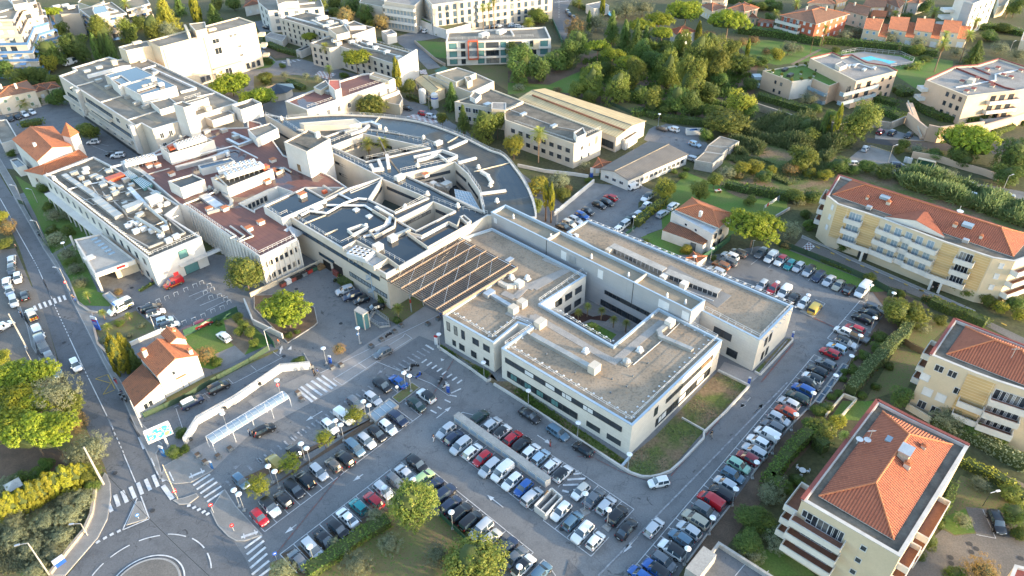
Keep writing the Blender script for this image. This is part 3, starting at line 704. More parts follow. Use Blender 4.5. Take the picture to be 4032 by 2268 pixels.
def crown_mesh(kind,seed,m):
 rng=np.random.default_rng(seed);cl=[]
 def heads(n,rr,z0,z1,r0,r1,fl,m,lo=-.4,up=False):
  for q in range(n):
   a=2.4*q+rng.uniform(-.5,.5);k=rr*math.sqrt((q+.4)/n);c0=np.array([math.cos(a)*k,math.sin(a)*k,rng.uniform(z0,z1)-(k*k*.35 if up else 0)]);R=rng.uniform(r0,r1)
   for d in fib(m):
    if d[2]>lo:cl.append((c0+d*R*np.array([1,1,fl])*rng.uniform(.78,1.1),d,R*rng.uniform(.22,.42)))
 if kind=='pine':
  heads(15,.78,.12,.3,.24,.36,.85,24,-.25,True);per,size=46,.042;core=(.72,.72,.26)
 elif kind=='round':
  heads(13,.6,-.55,.55,.34,.52,1,26,-.6);per,size=42,.05;core=(.6,.6,.68)
 elif kind=='tall':
  heads(12,.58,-.75,.75,.32,.5,1,26,-.6);per,size=42,.046;core=(.5,.5,.84)
 elif kind=='wispy':
  for d in fib(120):
   if d[2]<-.8:continue
   k=rng.uniform(.45,1.12)
   cl.append((d*k*np.array([1,1,.9]),d,rng.uniform(.1,.26)))
  per,size=52,.042;core=(.55,.55,.5)
 elif kind==Zg:
  for i in range(110):
   z=rng.uniform(-1,1);a=rng.uniform(0,6.28);w=(1-((z+.25)/1.25)**2 if z>-.25 else 1-(((-.25-z)/.75)**3)*.4)
   w=max(w,.05)**.8
   d=np.array([math.cos(a),math.sin(a),.25]);cl.append((np.array([d[0]*w*.9,d[1]*w*.9,z*1.0]),d,rng.uniform(.13,.24)))
  per,size=60,.08;core=(.72,.72,.9)
 elif kind==Zq:
  for q in range(11):
   z=-.85+q*.17;w=(1-(z+.9)/1.95)*1.02+.03
   nb=9 if q<8 else 6
   for k in range(nb):
    a=6.283*k/nb+q*.7+rng.uniform(-.25,.25);L_=w*rng.uniform(.65,1.1)
    for f in np.linspace(.3,1,4):
     d=np.array([math.cos(a),math.sin(a),.2]);cl.append((np.array([d[0]*L_*f,d[1]*L_*f,z-.12*f*f+rng.uniform(-.03,.03)]),d,.06+.08*(1-f*.5)))
  per,size=22,.05;core=(.2,.2,.8)
 V,F=leaves(rng,cl,per,size,1)
 return mesh_from('crown',V,F,m),core
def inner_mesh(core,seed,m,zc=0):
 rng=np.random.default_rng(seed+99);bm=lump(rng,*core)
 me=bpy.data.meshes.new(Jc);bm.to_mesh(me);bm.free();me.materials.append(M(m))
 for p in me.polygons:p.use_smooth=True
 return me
def trunk_mesh(kind,seed,m):
 rng=random.Random(seed);b=MB()
 if kind in(Zg,Zq):
  b.tube((0,0,0),(0,0,1),.05,.015,8)
 else:
  lean=rng.uniform(-.08,.08);f=.62
  b.tube((0,0,0),(lean*.5,lean*.3,f*.5),.062,.05,9);b.tube((lean*.5,lean*.3,f*.5),(lean,lean*.4,f),.05,.04,9)
  for k in range(5):
   a=6.283*k/5+rng.uniform(-.3,.3);r=rng.uniform(.22,.4)
   mid=(lean+math.cos(a)*r*.5,lean*.4+math.sin(a)*r*.5,f+.16)
   b.tube((lean,lean*.4,f-.02),mid,.03,.02,6);b.tube(mid,(lean+math.cos(a)*r,lean*.4+math.sin(a)*r,1.0),.02,.008,6)
 return b.mesh('trunk',m)
TREES={'pine':('leaf_pine',Qq,Z4,.8,.55),'round':('leaf_green',Qq,'trunk',.6,1.0),'dark':(Zl,Qq,'trunk',.6,1.0),'tall':('leaf_green',Qq,'trunk',.56,1.3),'darktall':(Zl,Qq,'trunk',.55,1.3),'olive':(Zm,Zy,'trunk',.6,.9),'yellow':('leaf_yellow',Qq,'trunk',.6,1.0),'autumn':('leaf_autumn',Zy,'trunk',.6,1.0),Zg:('leaf_cypress',Qq,'trunk',.52,4.2),'darkcypress':(Zl,Qq,'trunk',.52,4.0),Zq:(Zl,Qq,'trunk',.55,1.5),'goldconifer':('leaf_yellow',Qq,'trunk',.55,1.5),'youngpine':('leaf_young',Qq,Z4,.6,1.0),}
GEO={'dark':'round','yellow':'round','autumn':'wispy','olive':'wispy','darktall':'tall','darkcypress':Zg,'goldconifer':Zq,'youngpine':'round'}
CROWN={};TRUNK={};NTREE=[0]
NAMES={'pine':'pine_tree','olive':'olive_tree',Zg:'cypress_tree','darkcypress':'cypress_tree',Zq:'conifer_tree','goldconifer':'conifer_tree','youngpine':'pine_tree'}
def get_crown(kind,v):
 if(kind,v)not in CROWN:
  lm,cm,tm,_,_=TREES[kind];g=GEO.get(kind,kind)
  cr,core=crown_mesh(g,11*v+3+len(kind),lm)
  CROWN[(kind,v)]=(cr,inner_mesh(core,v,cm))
  TRUNK[(kind,v)]=trunk_mesh(g,v+5,tm)
 return CROWN[(kind,v)],TRUNK[(kind,v)]
def tree(kind,t,x,y,r,h,label,group=None,v=None,z=0.0,sy=1.0,hz=None,cat='tree',name=None):
 lm,cm,tm,fc,asp=TREES[kind]
 hz=hz or min(asp*r,h*.5)
 zc=max(h-hz*(1.0 if kind!='pine'else 1.0),hz*.6)
 X,Y=G(t,x,y,z+zc)
 NTREE[0]+=1;v=NTREE[0]%3 if v is None else v
 (cr,inn),tk=get_crown(kind,v)
 o=thing(name or NAMES.get(kind,'broadleaf_tree'),(X,Y,z),label,cat,group)
 zs=hz/(.62 if kind=='pine'else 1.0)
 c=put('crown',cr,o,(X,Y,z+zc),random.uniform(0,6.28),(r,r*sy,zs))
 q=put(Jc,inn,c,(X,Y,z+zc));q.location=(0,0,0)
 put('trunk',tk,o,(X,Y,z-.05),random.uniform(0,6),(max(r*.55,h*.28),max(r*.55,h*.28),zc+hz*.25+.05)if GEO.get(kind,kind)not in(Zg,Zq)else(h*.4,h*.4,h*.9))
 return o
def bush(kind,t,x,y,r,h,label,group=None,v=None,z=0.0,sy=1.0,cat='shrub',name='shrub'):
 lm,cm,tm,fc,asp=TREES[kind]
 zc=z+h*.42
 X,Y=G(t,x,y,zc)
 NTREE[0]+=1;v=NTREE[0]%3 if v is None else v
 (cr,inn),tk=get_crown(kind,v)
 o=thing(name,(X,Y,z),label,cat,group)
 c=put('foliage',cr,o,(X,Y,zc),random.uniform(0,6.28),(r,r*sy,h*.6))
 q=put(Jc,inn,c,(X,Y,zc));q.location=(0,0,0)
 return o
PALM={}
def palm_mesh(dead=False,fan=True,seed=1):
 rng=random.Random(seed);b=MB()
 n=34 if not dead else 22
 for i in range(n):
  a=i*2.399;up=(1.15-1.75*i/n)if not dead else-1.0-.35*rng.random()
  Ls=rng.uniform(.85,1.05)if not dead else rng.uniform(.6,.8)
  d=Vector((math.cos(a)*math.cos(up),math.sin(a)*math.cos(up),math.sin(up)));sd=Vector((-math.sin(a),math.cos(a),0))
  nn=sd.cross(d)
  p0=Vector((0,0,0));prev=p0;w=.05
  droop=0
  for k in range(1,5):
   f=k/4;droop=-.32*f*f*(1 if not dead else.2)
   p=d*Ls*f+Vector((0,0,droop))
   for s in(-1,1):
    for jj in range(2):
     g=f-.12*jj
     q0=d*Ls*g+Vector((0,0,-.32*g*g))
     tip=q0+sd*s*(.26*math.sin(min(1,g*1.1)*math.pi*.8)+.04)+d*.16+Vector((0,0,-.05*rng.random()))
     b.face([q0-d*.03,q0+d*.05+nn*.01,tip])
   b.bar(prev,p,.015,.01);prev=p
 return b.mesh('fronds'if not dead else 'dead_fronds','leaf_palm'if not dead else 'frond_dead')
def palm(t,x,y,r,h,label,group=None,z=0.0,skirt=True,tw=.22):
 if not PALM:
  PALM['f']=[palm_mesh(False,True,s)for s in(1,2)];PALM['d']=palm_mesh(True,True,3)
  b=MB()
  for k in range(10):b.tube((0,0,k*.1),(0,0,k*.1+.1),1.0,.86,9,cap=False)
  PALM['t']=b.mesh('trunk',Z4)
 X,Y=G(t,x,y,z+h)
 o=thing('palm_tree',(X,Y,z),label,'palm tree',group)
 put('fronds',PALM['f'][random.randrange(2)],o,(X,Y,z+h),random.uniform(0,6),(r,r,r))
 if skirt:put('dead_fronds',PALM['d'],o,(X,Y,z+h-.1),0,(r*.75,r*.75,r*.9))
 put('trunk',PALM['t'],o,(X,Y,z),0,(tw,tw,h))
 return o
def hedge(pts,w,h,label,m=Zn,group=None,z=0.0,name='hedge',cat='hedge',rough=.16,leaf=.2,dens=34,core=Qq):
 rng=np.random.default_rng(int(abs(pts[0][0]*31+pts[0][1]*7))%9999)
 b=MB();V=[];F=[];q=MB()
 for p,r in zip(pts[:-1],pts[1:]):
  q.wall(p,r,w*.86,z,z+h*.93)
  d=np.array([r[0]-p[0],r[1]-p[1],0.0]);ln=np.linalg.norm(d);d/=ln;n=np.array([-d[1],d[0],0])
  cnt=min(int(ln*(w+1.6*h)*dens/4)+8,5000);u=rng.uniform(-w*.4,ln+w*.4,cnt);k=rng.uniform(0,w+2*h,cnt)
  lo,hi=k<h,k>=h+w;sd_=np.where(lo,-w/2,np.where(hi,w/2,k-h-w/2));zz=np.where(lo,k,np.where(hi,k-h-w,h))
  nn=np.where(lo[:,None],-n,np.where(hi[:,None],n,np.array([0,0,1.0])))
  c=np.array([p[0],p[1],z])+u[:,None]*d+sd_[:,None]*n+zz[:,None]*np.array([0,0,1])+rng.normal(0,rough*.6,(cnt,3))
  V.append(quads(c,nn+rng.normal(0,.5,(cnt,3)),leaf*2*rng.uniform(.6,1.4,cnt),1,rng,.3)[0])
 x,y=pts[0]
 o=thing(name,(x,y,z),label,cat,group)
 V=np.concatenate(V)-np.array([x,y,z])
 f=put('foliage',mesh_from('foliage',V,np.arange(len(V)).reshape(-1,4),m),o,(x,y,z))
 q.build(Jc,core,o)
 return o
def scatter(name,poly,n,kindm,size,hgt,label,z=0.0,cat=None,seed=1,tuft=5,lean=.5):
 rng=np.random.default_rng(seed);poly=ccw(poly);xs=[p[0]for p in poly];ys=[p[1]for p in poly]
 X=rng.uniform(min(xs),max(xs),n*6);Y=rng.uniform(min(ys),max(ys),n*6);c=np.zeros(n*6,bool)
 for i in range(len(poly)):
  (x1,y1),(x2,y2)=poly[i-1],poly[i]
  c^=((y1>Y)!=(y2>Y))&(X<(x2-x1)*(Y-y1)/((y2-y1)or 1e-9)+x1)
 X,Y=X[c],Y[c];f=.5+.5*np.sin(X*.33+2*np.sin(Y*.21)+seed)*np.sin(Y*.29+1.7*np.sin(X*.17));c=f>rng.uniform(0,.55,len(X));f=np.repeat(f[c][:n],tuft);X=np.repeat(X[c][:n],tuft);Y=np.repeat(Y[c][:n],tuft);m=len(X);a=rng.uniform(0,6.28,m);d=np.stack([np.cos(a),np.sin(a),a*0],1)
 hh=(hgt*(.25+f)*rng.uniform(.4,1.2,m))[:,None];up=np.array([0,0,1.0])+rng.normal(0,lean,(m,3));up/=np.linalg.norm(up,axis=1)[:,None]
 p=np.stack([X,Y,z+rng.uniform(0,.5,m)*hh[:,0]],1)+d*rng.uniform(0,size,m)[:,None];s=np.cross(up,d);s/=np.linalg.norm(s,axis=1)[:,None]+1e-9
 V=np.stack([p-s*size*.4,p+s*size*.4,p+up*hh+s*size*.15,p+up*hh-s*size*.15],1).reshape(-1,3);F=np.arange(4*m).reshape(-1,4)
 o=bpy.data.objects.new(name,mesh_from(name,V,F,kindm));COL.objects.link(o);o['_o']=(0,0,0)
 return tag(o,label,cat or name.replace('_',' '),kind='stuff')
GI=[0]
def patch(name,s,m,layer=1,pts=None):
 GI[0]+=1
 return ground(name,pts or P(s),.006*layer+.0006*GI[0],m)
ground('terrain',[(-3000,-600),(3000,-600),(3000,3500),(-3000,3500)],0,'ground')
patch('car_park','D1 300,1900 620,1445 900,1100 990,920 1020,700 1000,600 965,500 C1 800,1380 740,1130 570,850 440,420 310,90 B1 170,980 40,700 -300,200 -200,20 0,330 110,520 A1 1340,1449 B1 1480,1000 B2 40,1100 500,880 900,1000 1700,1250 2200,600 B3 700,700 1900,1060 2300,980 B4 300,1010 1100,1400 C4 1180,120 1310,290 1000,700 640,1130 D3 2420,290 2070,770 1850,1040 1640,1340 1500,1560 D2 2500,1600 D1 2560,1900',Qy)
patch('street','D1 300,1900 620,1445 900,1100 990,920 1020,700 1000,600 965,500 C1 800,1380 740,1130 570,850 440,420 310,90 B1 170,980 40,700 -300,200 -200,20 0,330 215,690 390,1000 560,1270 C1 640,180 960,810 1110,1080 1280,1449 D1 1330,280 1480,590 1610,740 1930,850 2010,1010 2150,1130 2260,1290 2330,1449 2500,1900',Z3,2)
patch('parking_strip','B1 -200,1040 140,1000 290,1350 C1 330,90 440,420 560,850 420,800 0,780 -200,780',Zu,3)
patch('hospital_yard','A1 -200,1020 520,930 1140,520 2400,640 A2 420,560 900,700 1330,870 1420,930 1900,1170 B3 700,740 B1 1500,900 400,300 0,260',Qy)
patch('back_road','A2 0,650 60,430 200,560 420,540 720,620 1000,700 1340,930 1480,940 1660,1000 1820,1130 1720,1180 1350,1030 900,860 400,700 100,700',Qy,2)
patch('forecourt','D1 1755,290 C2 -250,1400 600,880 730,790 1290,430 1560,245 1730,330 1700,590 1520,520 800,990 -60,1449 D1 1965,470','plaza',3)
patch('stair_fan','C2 -60,1120 560,830 630,890 380,1020 0,1180',Qi,4)
patch('yard_path','C1 1650,470 1710,430 1800,400 1850,440 1700,530','brick_path',4)
patch('north_car_park','B3 430,690 780,400 1000,420 1100,370 1340,470 1200,580 1200,640 960,840 720,740 460,780',Qy)
patch('access_ramp','B3 450,650 790,395 960,430 780,560 560,720 440,760',Qi,2)
patch('villa_drive','B3 1330,650 1600,590 1500,690 1420,820 1190,900 1130,860 1180,810',Qy)
patch('villa_garden','B3 1400,560 1650,300 2000,450 2571,560 2571,640 2000,900 1820,1060 1500,1060 1220,900 1420,820','lawn',1)
patch('workshop_yard','A3 1300,1190 1400,1130 1520,1150 1770,1190 1860,1380 1700,1449 B3 1720,200 1640,180 1250,0',Qy)
patch('avenue','A3 350,-60 620,-60 540,90 600,180 520,380 450,260 410,150',Z3)
patch('hostel_drive','A2 1310,340 1500,280 1700,250 2050,250 2571,230 2571,262 1760,340 1480,385 1720,620 1600,640 1470,500 1330,400',Qy,2)
patch('hostel_lawn','A2 1480,375 1760,390 1770,540 1640,520','lawn',3)
patch('slope_lawn','A2 1920,590 2300,610 2571,700 2571,900 2440,900 2210,760',Qn,1)
patch('wood_floor','A3 0,650 600,650 700,500 1400,420 2300,600 2250,1000 1800,1150 1400,1120 700,900 0,780','soil',1)
patch('wood_lawn','A3 0,760 380,780 700,640 760,760 560,860 340,830 0,870','lawn',2)
patch('wood_lawn','A3 900,960 1150,940 1500,1120 1380,1170 1200,1110',Qn,2)
patch('court_lawn','A2 0,700 400,690 640,730 620,800 480,850 0,850',Qn,3)
patch('round_lawn','A2 20,560 120,520 200,570 150,620 20,640','lawn',4)
patch('hedge_ground','A2 60,440 110,370 440,480 420,520 200,540','soil',3)
patch('far_yard','A2 0,200 120,180 200,280 60,300',Qy,3)
patch('garden_lawn','A3 2050,380 2400,370 A4 480,400 720,440 900,490 600,560 300,600 A3 2300,560','lawn',1)
patch('pool_lawn','A4 560,560 900,470 1600,520 1920,560 1900,700 1640,860 1400,700 1330,600','lawn',1)
patch('garden_path','A4 420,590 690,450 712,458 450,600','sand',2)
patch('hillside_road','A4 1130,1270 1850,1320 2571,1290 2571,1440 1900,1390 1400,1350 1120,1310','asphalt_dark',2)
patch('flats_parking','A4 1200,1240 1300,1180 1700,1290 1650,1300 1200,1280',Qi,3)
patch('lower_parking','B4 940,190 1060,90 1160,50 1340,110 1400,180 1560,290 1500,340 1100,260',Qi,3)
patch('reed_parking','B4 1900,440 2040,390 2300,430 2571,480 2571,560 2200,540',Qy,2)
patch('reed_ground','B3 1900,0 2571,-300 B4 500,-50 900,200 1500,330 2571,700 2571,900 1100,430 0,560 B3 2000,470',Zi,1)
patch('residence_drive','B4 410,1020 520,905 880,1060 1750,1449 C4 1780,165 2700,600 2700,680 2200,420 1640,180 1400,85 1180,20 B4 1120,1300',Zu,3)
patch('fence_verge','B4 350,990 1120,1300 1400,1449 C4 1310,130 1170,110 B4 1080,1390 300,1030','lawn',2)
patch('bank','C4 1180,120 1400,100 1700,250 1500,500 1000,1100 640,1500 D4 200,700 -100,1100 D3 1800,1449 1640,1340 1850,1040 2070,770 2420,290 C4 640,1130 1000,700 1310,290','soil',2)
patch('play_garden','C4 1500,330 1900,400 1660,640 1500,560',Qn,3)
patch('vegetable_garden','C4 1430,580 1640,690 1500,1000 1100,1130 1300,800',Qn,4)
patch('side_lawn','C4 900,1120 1200,1120 1050,1300 780,1290','lawn',3)
patch('flats_lawn','D4 60,1200 420,1220 650,1449 100,1449','lawn',3)
patch('court_yard','D4 2030,810 2440,850 2700,1000 2700,1600 1400,1600 1560,1250 1820,1020 1930,1080 2130,1060',Zu,3)
patch('corner_lawn','D4 1830,760 1990,520 2400,700 2440,850 2030,815 2130,1060 1930,1080 1810,1010',Qn,3)
patch('corner_lawn','D4 1850,900 2030,830 2120,1050 1930,1070 1830,1000','lawn',4)
patch('gravel_path','D4 2040,360 2571,600 2571,640 2060,420','sand',4)
patch('ward_lawn','B1 140,330 480,540 900,870 700,930 480,1050 330,700','lawn',2)
patch('ward_lawn','B1 520,1060 700,950 900,1400 C1 1100,170 1000,250 760,240 700,160 640,0','lawn',2)
patch('entrance_bed','C1 870,450 1250,290 1450,460 1000,690',Qn,3)
patch('cottage_garden','C1 1700,530 2200,300 2500,590 1950,830 1800,800 1650,600','lawn',3)
patch('cottage_sand','C1 2060,380 2200,330 2330,380 2330,560 2250,700 2100,560','sand',4)
patch('concrete_slab','C1 1980,690 2160,610 2270,710 2050,810',Qi,5)
patch('cottage_verge','C1 1250,1180 1900,900 2560,640 2560,660 1900,960 1380,1240',Qn,4)
patch('west_park','D1 -300,-900 780,60 960,430 990,520 890,660 860,900 700,1120 440,1449 -300,1449',Qn,1)
patch('west_park_soil','D1 0,150 700,330 600,480 0,560','soil',2)
patch('south_park','D2 150,1330 1050,960 1250,820 1720,900 2150,1180 2400,1700 100,1700',Qn,3)
patch('south_soil','D2 250,1250 1200,830 1280,830 700,1250 480,1449 420,1449','soil',4)
patch('sapling_bed','C2 1290,1140 1460,950 1520,1000 1340,1140 D2 -200,690 -130,560 1120,-10 1110,40 -20,740','soil',3)
patch('lamp_bed','C2 1270,1090 1460,950 1530,1005 1330,1140',Qn,4)
patch('pine_bed','C2 10,160 300,150 560,280 580,420 310,575 10,260','soil',4)
patch('garden_bed','C2 1130,160 1420,60 1580,240 1320,420 1160,330',Qn,4)
patch('planted_bed','C2 1700,600 2190,870 2150,930 D3 1040,430 1080,380 C3 0,940 C2 2240,940',Zi,3)
patch('planted_bed','D3 1050,440 1120,350 C3 1350,1449 1935,845 2200,985 1800,1400 D3 1490,480 1300,530 1130,490',Zi,4)
patch('path_slab','C3 1935,845 1990,760 2320,880 2210,985','plaza',5)
patch('wing_bed','C4 90,850 390,545 440,560 140,880',Zi,5)
patch('wing_bed_side','C3 2270,860 2571,550 2590,600 2320,890',Zi,5)
def raised(name,s,m,h=.15,kerb='kerb',w=.18,z=.03):
 p=ccw(P(s));q=off(p,w)
 b=MB();b.sides(p,-.02,h);b.ring(p,q,h)
 b.k=1;b.flat(q,h-.004)
 return tag(b.build(name,[kerb,m]),kind='structure')
raised(Qi,'D1 460,1449 640,1230 790,1060 860,900 890,660 965,500 990,520 1018,600 1024,720 990,930 900,1105 600,1449',Qi)
raised(Qi,'D1 1500,560 1600,605 1760,590 1930,500 1965,475 1760,295 1510,440 1480,560',Qi)
raised('traffic_island','D1 1590,755 1650,795 1740,790 1830,720 1810,690 1700,730',Qi)
raised('traffic_island','D1 1165,985 1255,770 1300,765 1360,910 1345,930',Qi)
raised(Qi,'D1 1935,850 2000,985 2100,1090 2170,1130 2250,1130 2420,1075 2180,815 2070,650 2030,700',Qi)
raised(Qi,'D1 1200,0 1335,280 1470,560 1500,540 1440,320 1500,240 1330,70 C1 1310,1330 1220,1130 1110,930 980,740 880,520 850,300 720,200 640,0 B1 560,1180 230,630 150,420 0,170 0,300 215,680 400,1005 590,1290 C1 655,180 965,800 1120,1080 1285,1449',Qi)
raised(Qi,'C1 420,800 300,620 260,450 190,250 150,240 290,480 340,700 400,820',Qi,.13)
raised('lamp_island','D3 660,840 720,800 760,870 700,905',Qe,.16)
raised('lamp_island','D3 860,1000 900,965 960,1000 925,1050',Qe,.16)
raised('lamp_island','C4 505,295 530,280 640,335 625,352',Qe,.16)
raised('grass_kerb','C2 1265,1090 1455,950 1530,1000 1335,1150',Qn,.17)
raised('pine_kerb','C2 0,150 290,140 560,260 590,400 560,430 310,590 0,270','soil',.18)
raised('residence_kerb','B4 520,905 760,1000 900,1080 1750,1449 C4 1790,175 2120,300 2122,290 1780,140 B4 1770,1430 900,1050 530,880',Qi,.16)
def circle3(a,b,c):
 ax,ay=a;bx,by=b;cx,cy=c
 d=2*(ax*(by-cy)+bx*(cy-ay)+cx*(ay-by))
 ux=((ax*ax+ay*ay)*(by-cy)+(bx*bx+by*by)*(cy-ay)+(cx*cx+cy*cy)*(ay-by))/d
 uy=((ax*ax+ay*ay)*(cx-bx)+(bx*bx+by*by)*(ax-cx)+(cx*cx+cy*cy)*(bx-ax))/d
 return(ux,uy),dist((ux,uy),a)
RC,RR_=circle3(G('D1',1078,1449),G('D1',1440,1262),G('D1',1697,1420))
def circ(c,r,n=64):return[(c[0]+r*math.cos(6.28318*i/n),c[1]+r*math.sin(6.28318*i/n))for i in range(n)]
b=MB();b.sides(circ(RC,RR_-.5),-.02,.2);b.ring(circ(RC,RR_-.5),circ(RC,RR_-.8),.2);b.k=1;b.flat(circ(RC,RR_-.8),.19)
tag(b.build('roundabout_island',['kerb',Zu]),kind='structure')
MK=MB();MW=MB();MR=MB();MY=MB();ML=MB()
MZ=.088
def seg(mb,p,q,w,z=MZ):
 d=Vector((q[0]-p[0],q[1]-p[1]))
 if d.length<.01:return
 n=Vector((-d.y,d.x)).normalized()*w/2
 mb.face([(p[0]-n.x,p[1]-n.y,z),(q[0]-n.x,q[1]-n.y,z),(q[0]+n.x,q[1]+n.y,z),(p[0]+n.x,p[1]+n.y,z)])
def lines(mb,s,w,z=MZ):
 p=P(s)
 for a,b_ in zip(p[0::2],p[1::2]):seg(mb,a,b_,w,z)
def poly(mb,s,w,z=MZ,closed=False):
 p=P(s);
 if closed:p.append(p[0])
 for a,b_ in zip(p[:-1],p[1:]):seg(mb,a,b_,w,z)
def dashes(mb,s,w,on,gap,z=MZ):
 p=P(s)
 for a,b_ in zip(p[:-1],p[1:]):
  Ld=dist(a,b_);k=0
  while k<Ld:
   seg(mb,lerp(a,b_,k/Ld),lerp(a,b_,min(1,(k+on)/Ld)),w,z);k+=on+gap
def arc(mb,c,r,a0,a1,w,z=MZ,n=8):
 pr=[(c[0]+r*math.cos(a0+(a1-a0)*i/n),c[1]+r*math.sin(a0+(a1-a0)*i/n))for i in range(n+1)]
 for a,b_ in zip(pr[:-1],pr[1:]):seg(mb,a,b_,w,z)
lines(MK,'B1 0,540 80,680 130,790 300,1090 355,1195 470,1449 C1 395,0 480,180 640,540 770,820 815,910 1035,1360 D1 985,-20 1030,80 1140,330 1250,590',.16)
dashes(MK,'B1 80,680 130,790',.14,.6,.5);dashes(MK,'B1 300,1090 360,1200',.16,.7,.6);dashes(MK,'C1 500,235 640,540',.16,.75,.6);dashes(MK,'C1 770,820 815,910',.16,.7,.6);dashes(MK,'C1 1035,1360 1065,1449 D1 1040,100 1140,320',.16,.7,.6)
lines(MK,'C1 585,150 605,192 540,160 560,210 497,178 517,225 452,195 472,240 405,210 428,258 360,225 382,273 315,245 338,290 180,295 200,330',.5)
lines(MK,'D1 1000,790 1030,860 1060,705 1095,810 1125,668 1170,775 1200,630 1245,735 1270,592 1310,700 1340,560 1385,662 1410,522 1455,630 1483,500 1512,580',.62)
lines(MK,'D1 1500,620 1590,745',.75);lines(MK,'C1 1290,1449 1335,1560',.75)
lines(MK,'D1 1780,618 1935,515 1812,655 1970,552 1845,692 2000,586 1878,730 2038,625 1908,770 2060,668 1985,795 2070,690',.42)
lines(MK,'D1 2255,1195 2410,1085 2272,1255 2430,1128 2290,1318 2445,1185 2305,1380 2460,1245 2320,1440 2478,1310 2335,1500 2490,1380',.42)
lines(MK,'C2 400,1015 540,1130 430,990 575,1105 480,965 625,1070 530,935 675,1040 580,910 725,1010',.5)
lines(MK,'C2 625,885 760,985 1580,605 1655,650',.42)
for k in range(7):
 t=k/6;a=lerp((1545,635),(1280,800),t);lines(MW,'C2 %f,%f %f,%f'%(a[0],a[1],a[0]+75,a[1]+45),.36)
for k in range(8):
 t=k/7;a=lerp((1215,880),(830,1125),t);lines(MW,'C2 %f,%f %f,%f'%(a[0],a[1],a[0]+48,a[1]+32),.36)
for k in range(9):
 t=k/8;a=lerp((700,1215),(360,1435),t);lines(MW,'C2 %f,%f %f,%f'%(a[0],a[1],a[0]+40,a[1]+35),.34)
for k in range(6):
 t=k/5;a=lerp((340,170),(30,370),t);lines(MW,'D2 %f,%f %f,%f'%(a[0],a[1],a[0]+40,a[1]+40),.34)
for k in range(4):
 t=k/3;a=lerp((2380,370),(2080,575),t);lines(MW,'D1 %f,%f %f,%f'%(a[0],a[1],a[0]+45,a[1]+40),.4)
for k in range(8):
 t=k/7;a=lerp((1545,770),(1870,960),t);lines(MK,'C2 %f,%f %f,%f'%(a[0],a[1],a[0]+45,a[1]-32),.36)
lines(MK,'C2 1815,1050 1905,1008 1800,1068 1865,1080 1755,1110 1810,1135 1690,1175 1725,1195 1625,1205 1680,1235',.3)
lines(MK,'D3 505,615 650,610 500,665 560,680 545,565 715,555 600,515 680,505 620,490 650,485',.4)
poly(MK,'D3 460,635 625,475 730,545 560,710',.12)
arc(MK,RC,RR_,0,6.2832,.22,n=72)
RO=dist(RC,G('D1',1375,1105))
def ang(t,x,y):
 g=G(t,x,y);return math.atan2(g[1]-RC[1],g[0]-RC[0])
for a,c in(((850,1449),(955,1335)),((1015,1280),(1195,1170)),((1280,1130),(1475,1078)),((1545,1070),(1715,1085)),((1770,1105),(1880,1195)),((1910,1240),(1945,1380))):
 arc(MK,RC,(dist(RC,G('D1',*a))+dist(RC,G('D1',*c)))/2,ang('D1',*a),ang('D1',*c),.2)
lines(MK,'D1 885,1150 920,1125 950,1112 985,1092 1012,1078 1047,1060 1078,1048 1112,1030',.5)
lines(MK,'D1 1722,808 1757,800 1770,830 1805,812 1815,850 1848,830 1858,872 1892,850 1897,890 1930,870',.5)
poly(MK,'D1 1130,1028 1265,735',.18);poly(MK,'D1 1298,715 1375,925 1130,1028',.2)
lines(MK,'D1 1742,548 1885,485 2222,1100 2375,1048',.45,.17);lines(MK,'D1 1758,510 1775,555 1850,465 1870,510 2243,1065 2255,1110 2343,1030 2360,1075',.18,.19)
lines(MK,'D1 1393,370 1425,445 1443,490 1460,525 1560,495 1600,580',.2,.18)
def stalls(s0,s1,n,ln,d=DB,w=.13,mb=None):
 a,c=P(s0)[0],P(s1)[0];mb=mb or ML
 seg(mb,a,c,w)
 for k in range(n+1):
  p=lerp(a,c,k/n);seg(mb,p,(p[0]+d[0]*ln,p[1]+d[1]*ln),w)
nb=(-DB[0],-DB[1]);na=(-DA[0],-DA[1])
stalls('D2 100,1045','C2 1545,1245',15,4.6,nb)
stalls('D2 240,1252','D2 1445,325',11,4.7,DB)
stalls('D2 1445,325','D2 2571,1235',10,4.6,na);stalls('D3 330,1300','D3 440,1449',1,4.6,na)
stalls('D2 1665,165','D3 220,850',11,4.7,DA);stalls('D3 325,940','D3 765,1270',4,4.6,DA)
stalls('C2 1920,1225','D3 0,55',1,.5,na);stalls('D2 2090,-60','D3 625,475',9,4.6,na);stalls('D3 730,545','D3 1160,838',4,4.8,na)
stalls('D3 1110,1430','C4 640,695',30,4.8,DB);stalls('C4 760,545','C4 1060,200',4,5,DB)
stalls('C2 1130,760','C2 1630,960',1,.2,DB);lines(ML,'C2 1255,985 1400,1115 1630,960 1795,1075 1390,1140 1535,1260 1310,1210 1440,1330',.1)
stalls('B3 1900,1240','B3 2100,1050',4,.2,DB);lines(ML,'B4 60,1150 140,1090 220,1180 280,1120 325,1185 375,1130 400,1215 450,1160 490,1250 545,1190 585,1300 640,1240 675,1330 725,1270 765,1370 820,1310 870,1410 920,1340 960,1449 1010,1380',.1)
lines(ML,'C4 170,150 240,70 285,190 330,120 375,230 420,150 455,260 520,180 545,290 610,200 640,350 740,225 740,225 650,185',.1)
lines(ML,'B3 760,600 860,655 870,545 920,575 940,500 1035,555 560,760 600,790 690,700 760,725 1160,480 1250,430 1010,560 1035,555',.1)
poly(ML,'C1 1600,1180 1900,1050 2170,950 2600,720',.1);lines(ML,'C1 1880,1050 1930,1095 2100,915 2145,960 2310,795 2360,840 2515,670 2571,710 1620,1190 1680,1370',.1)
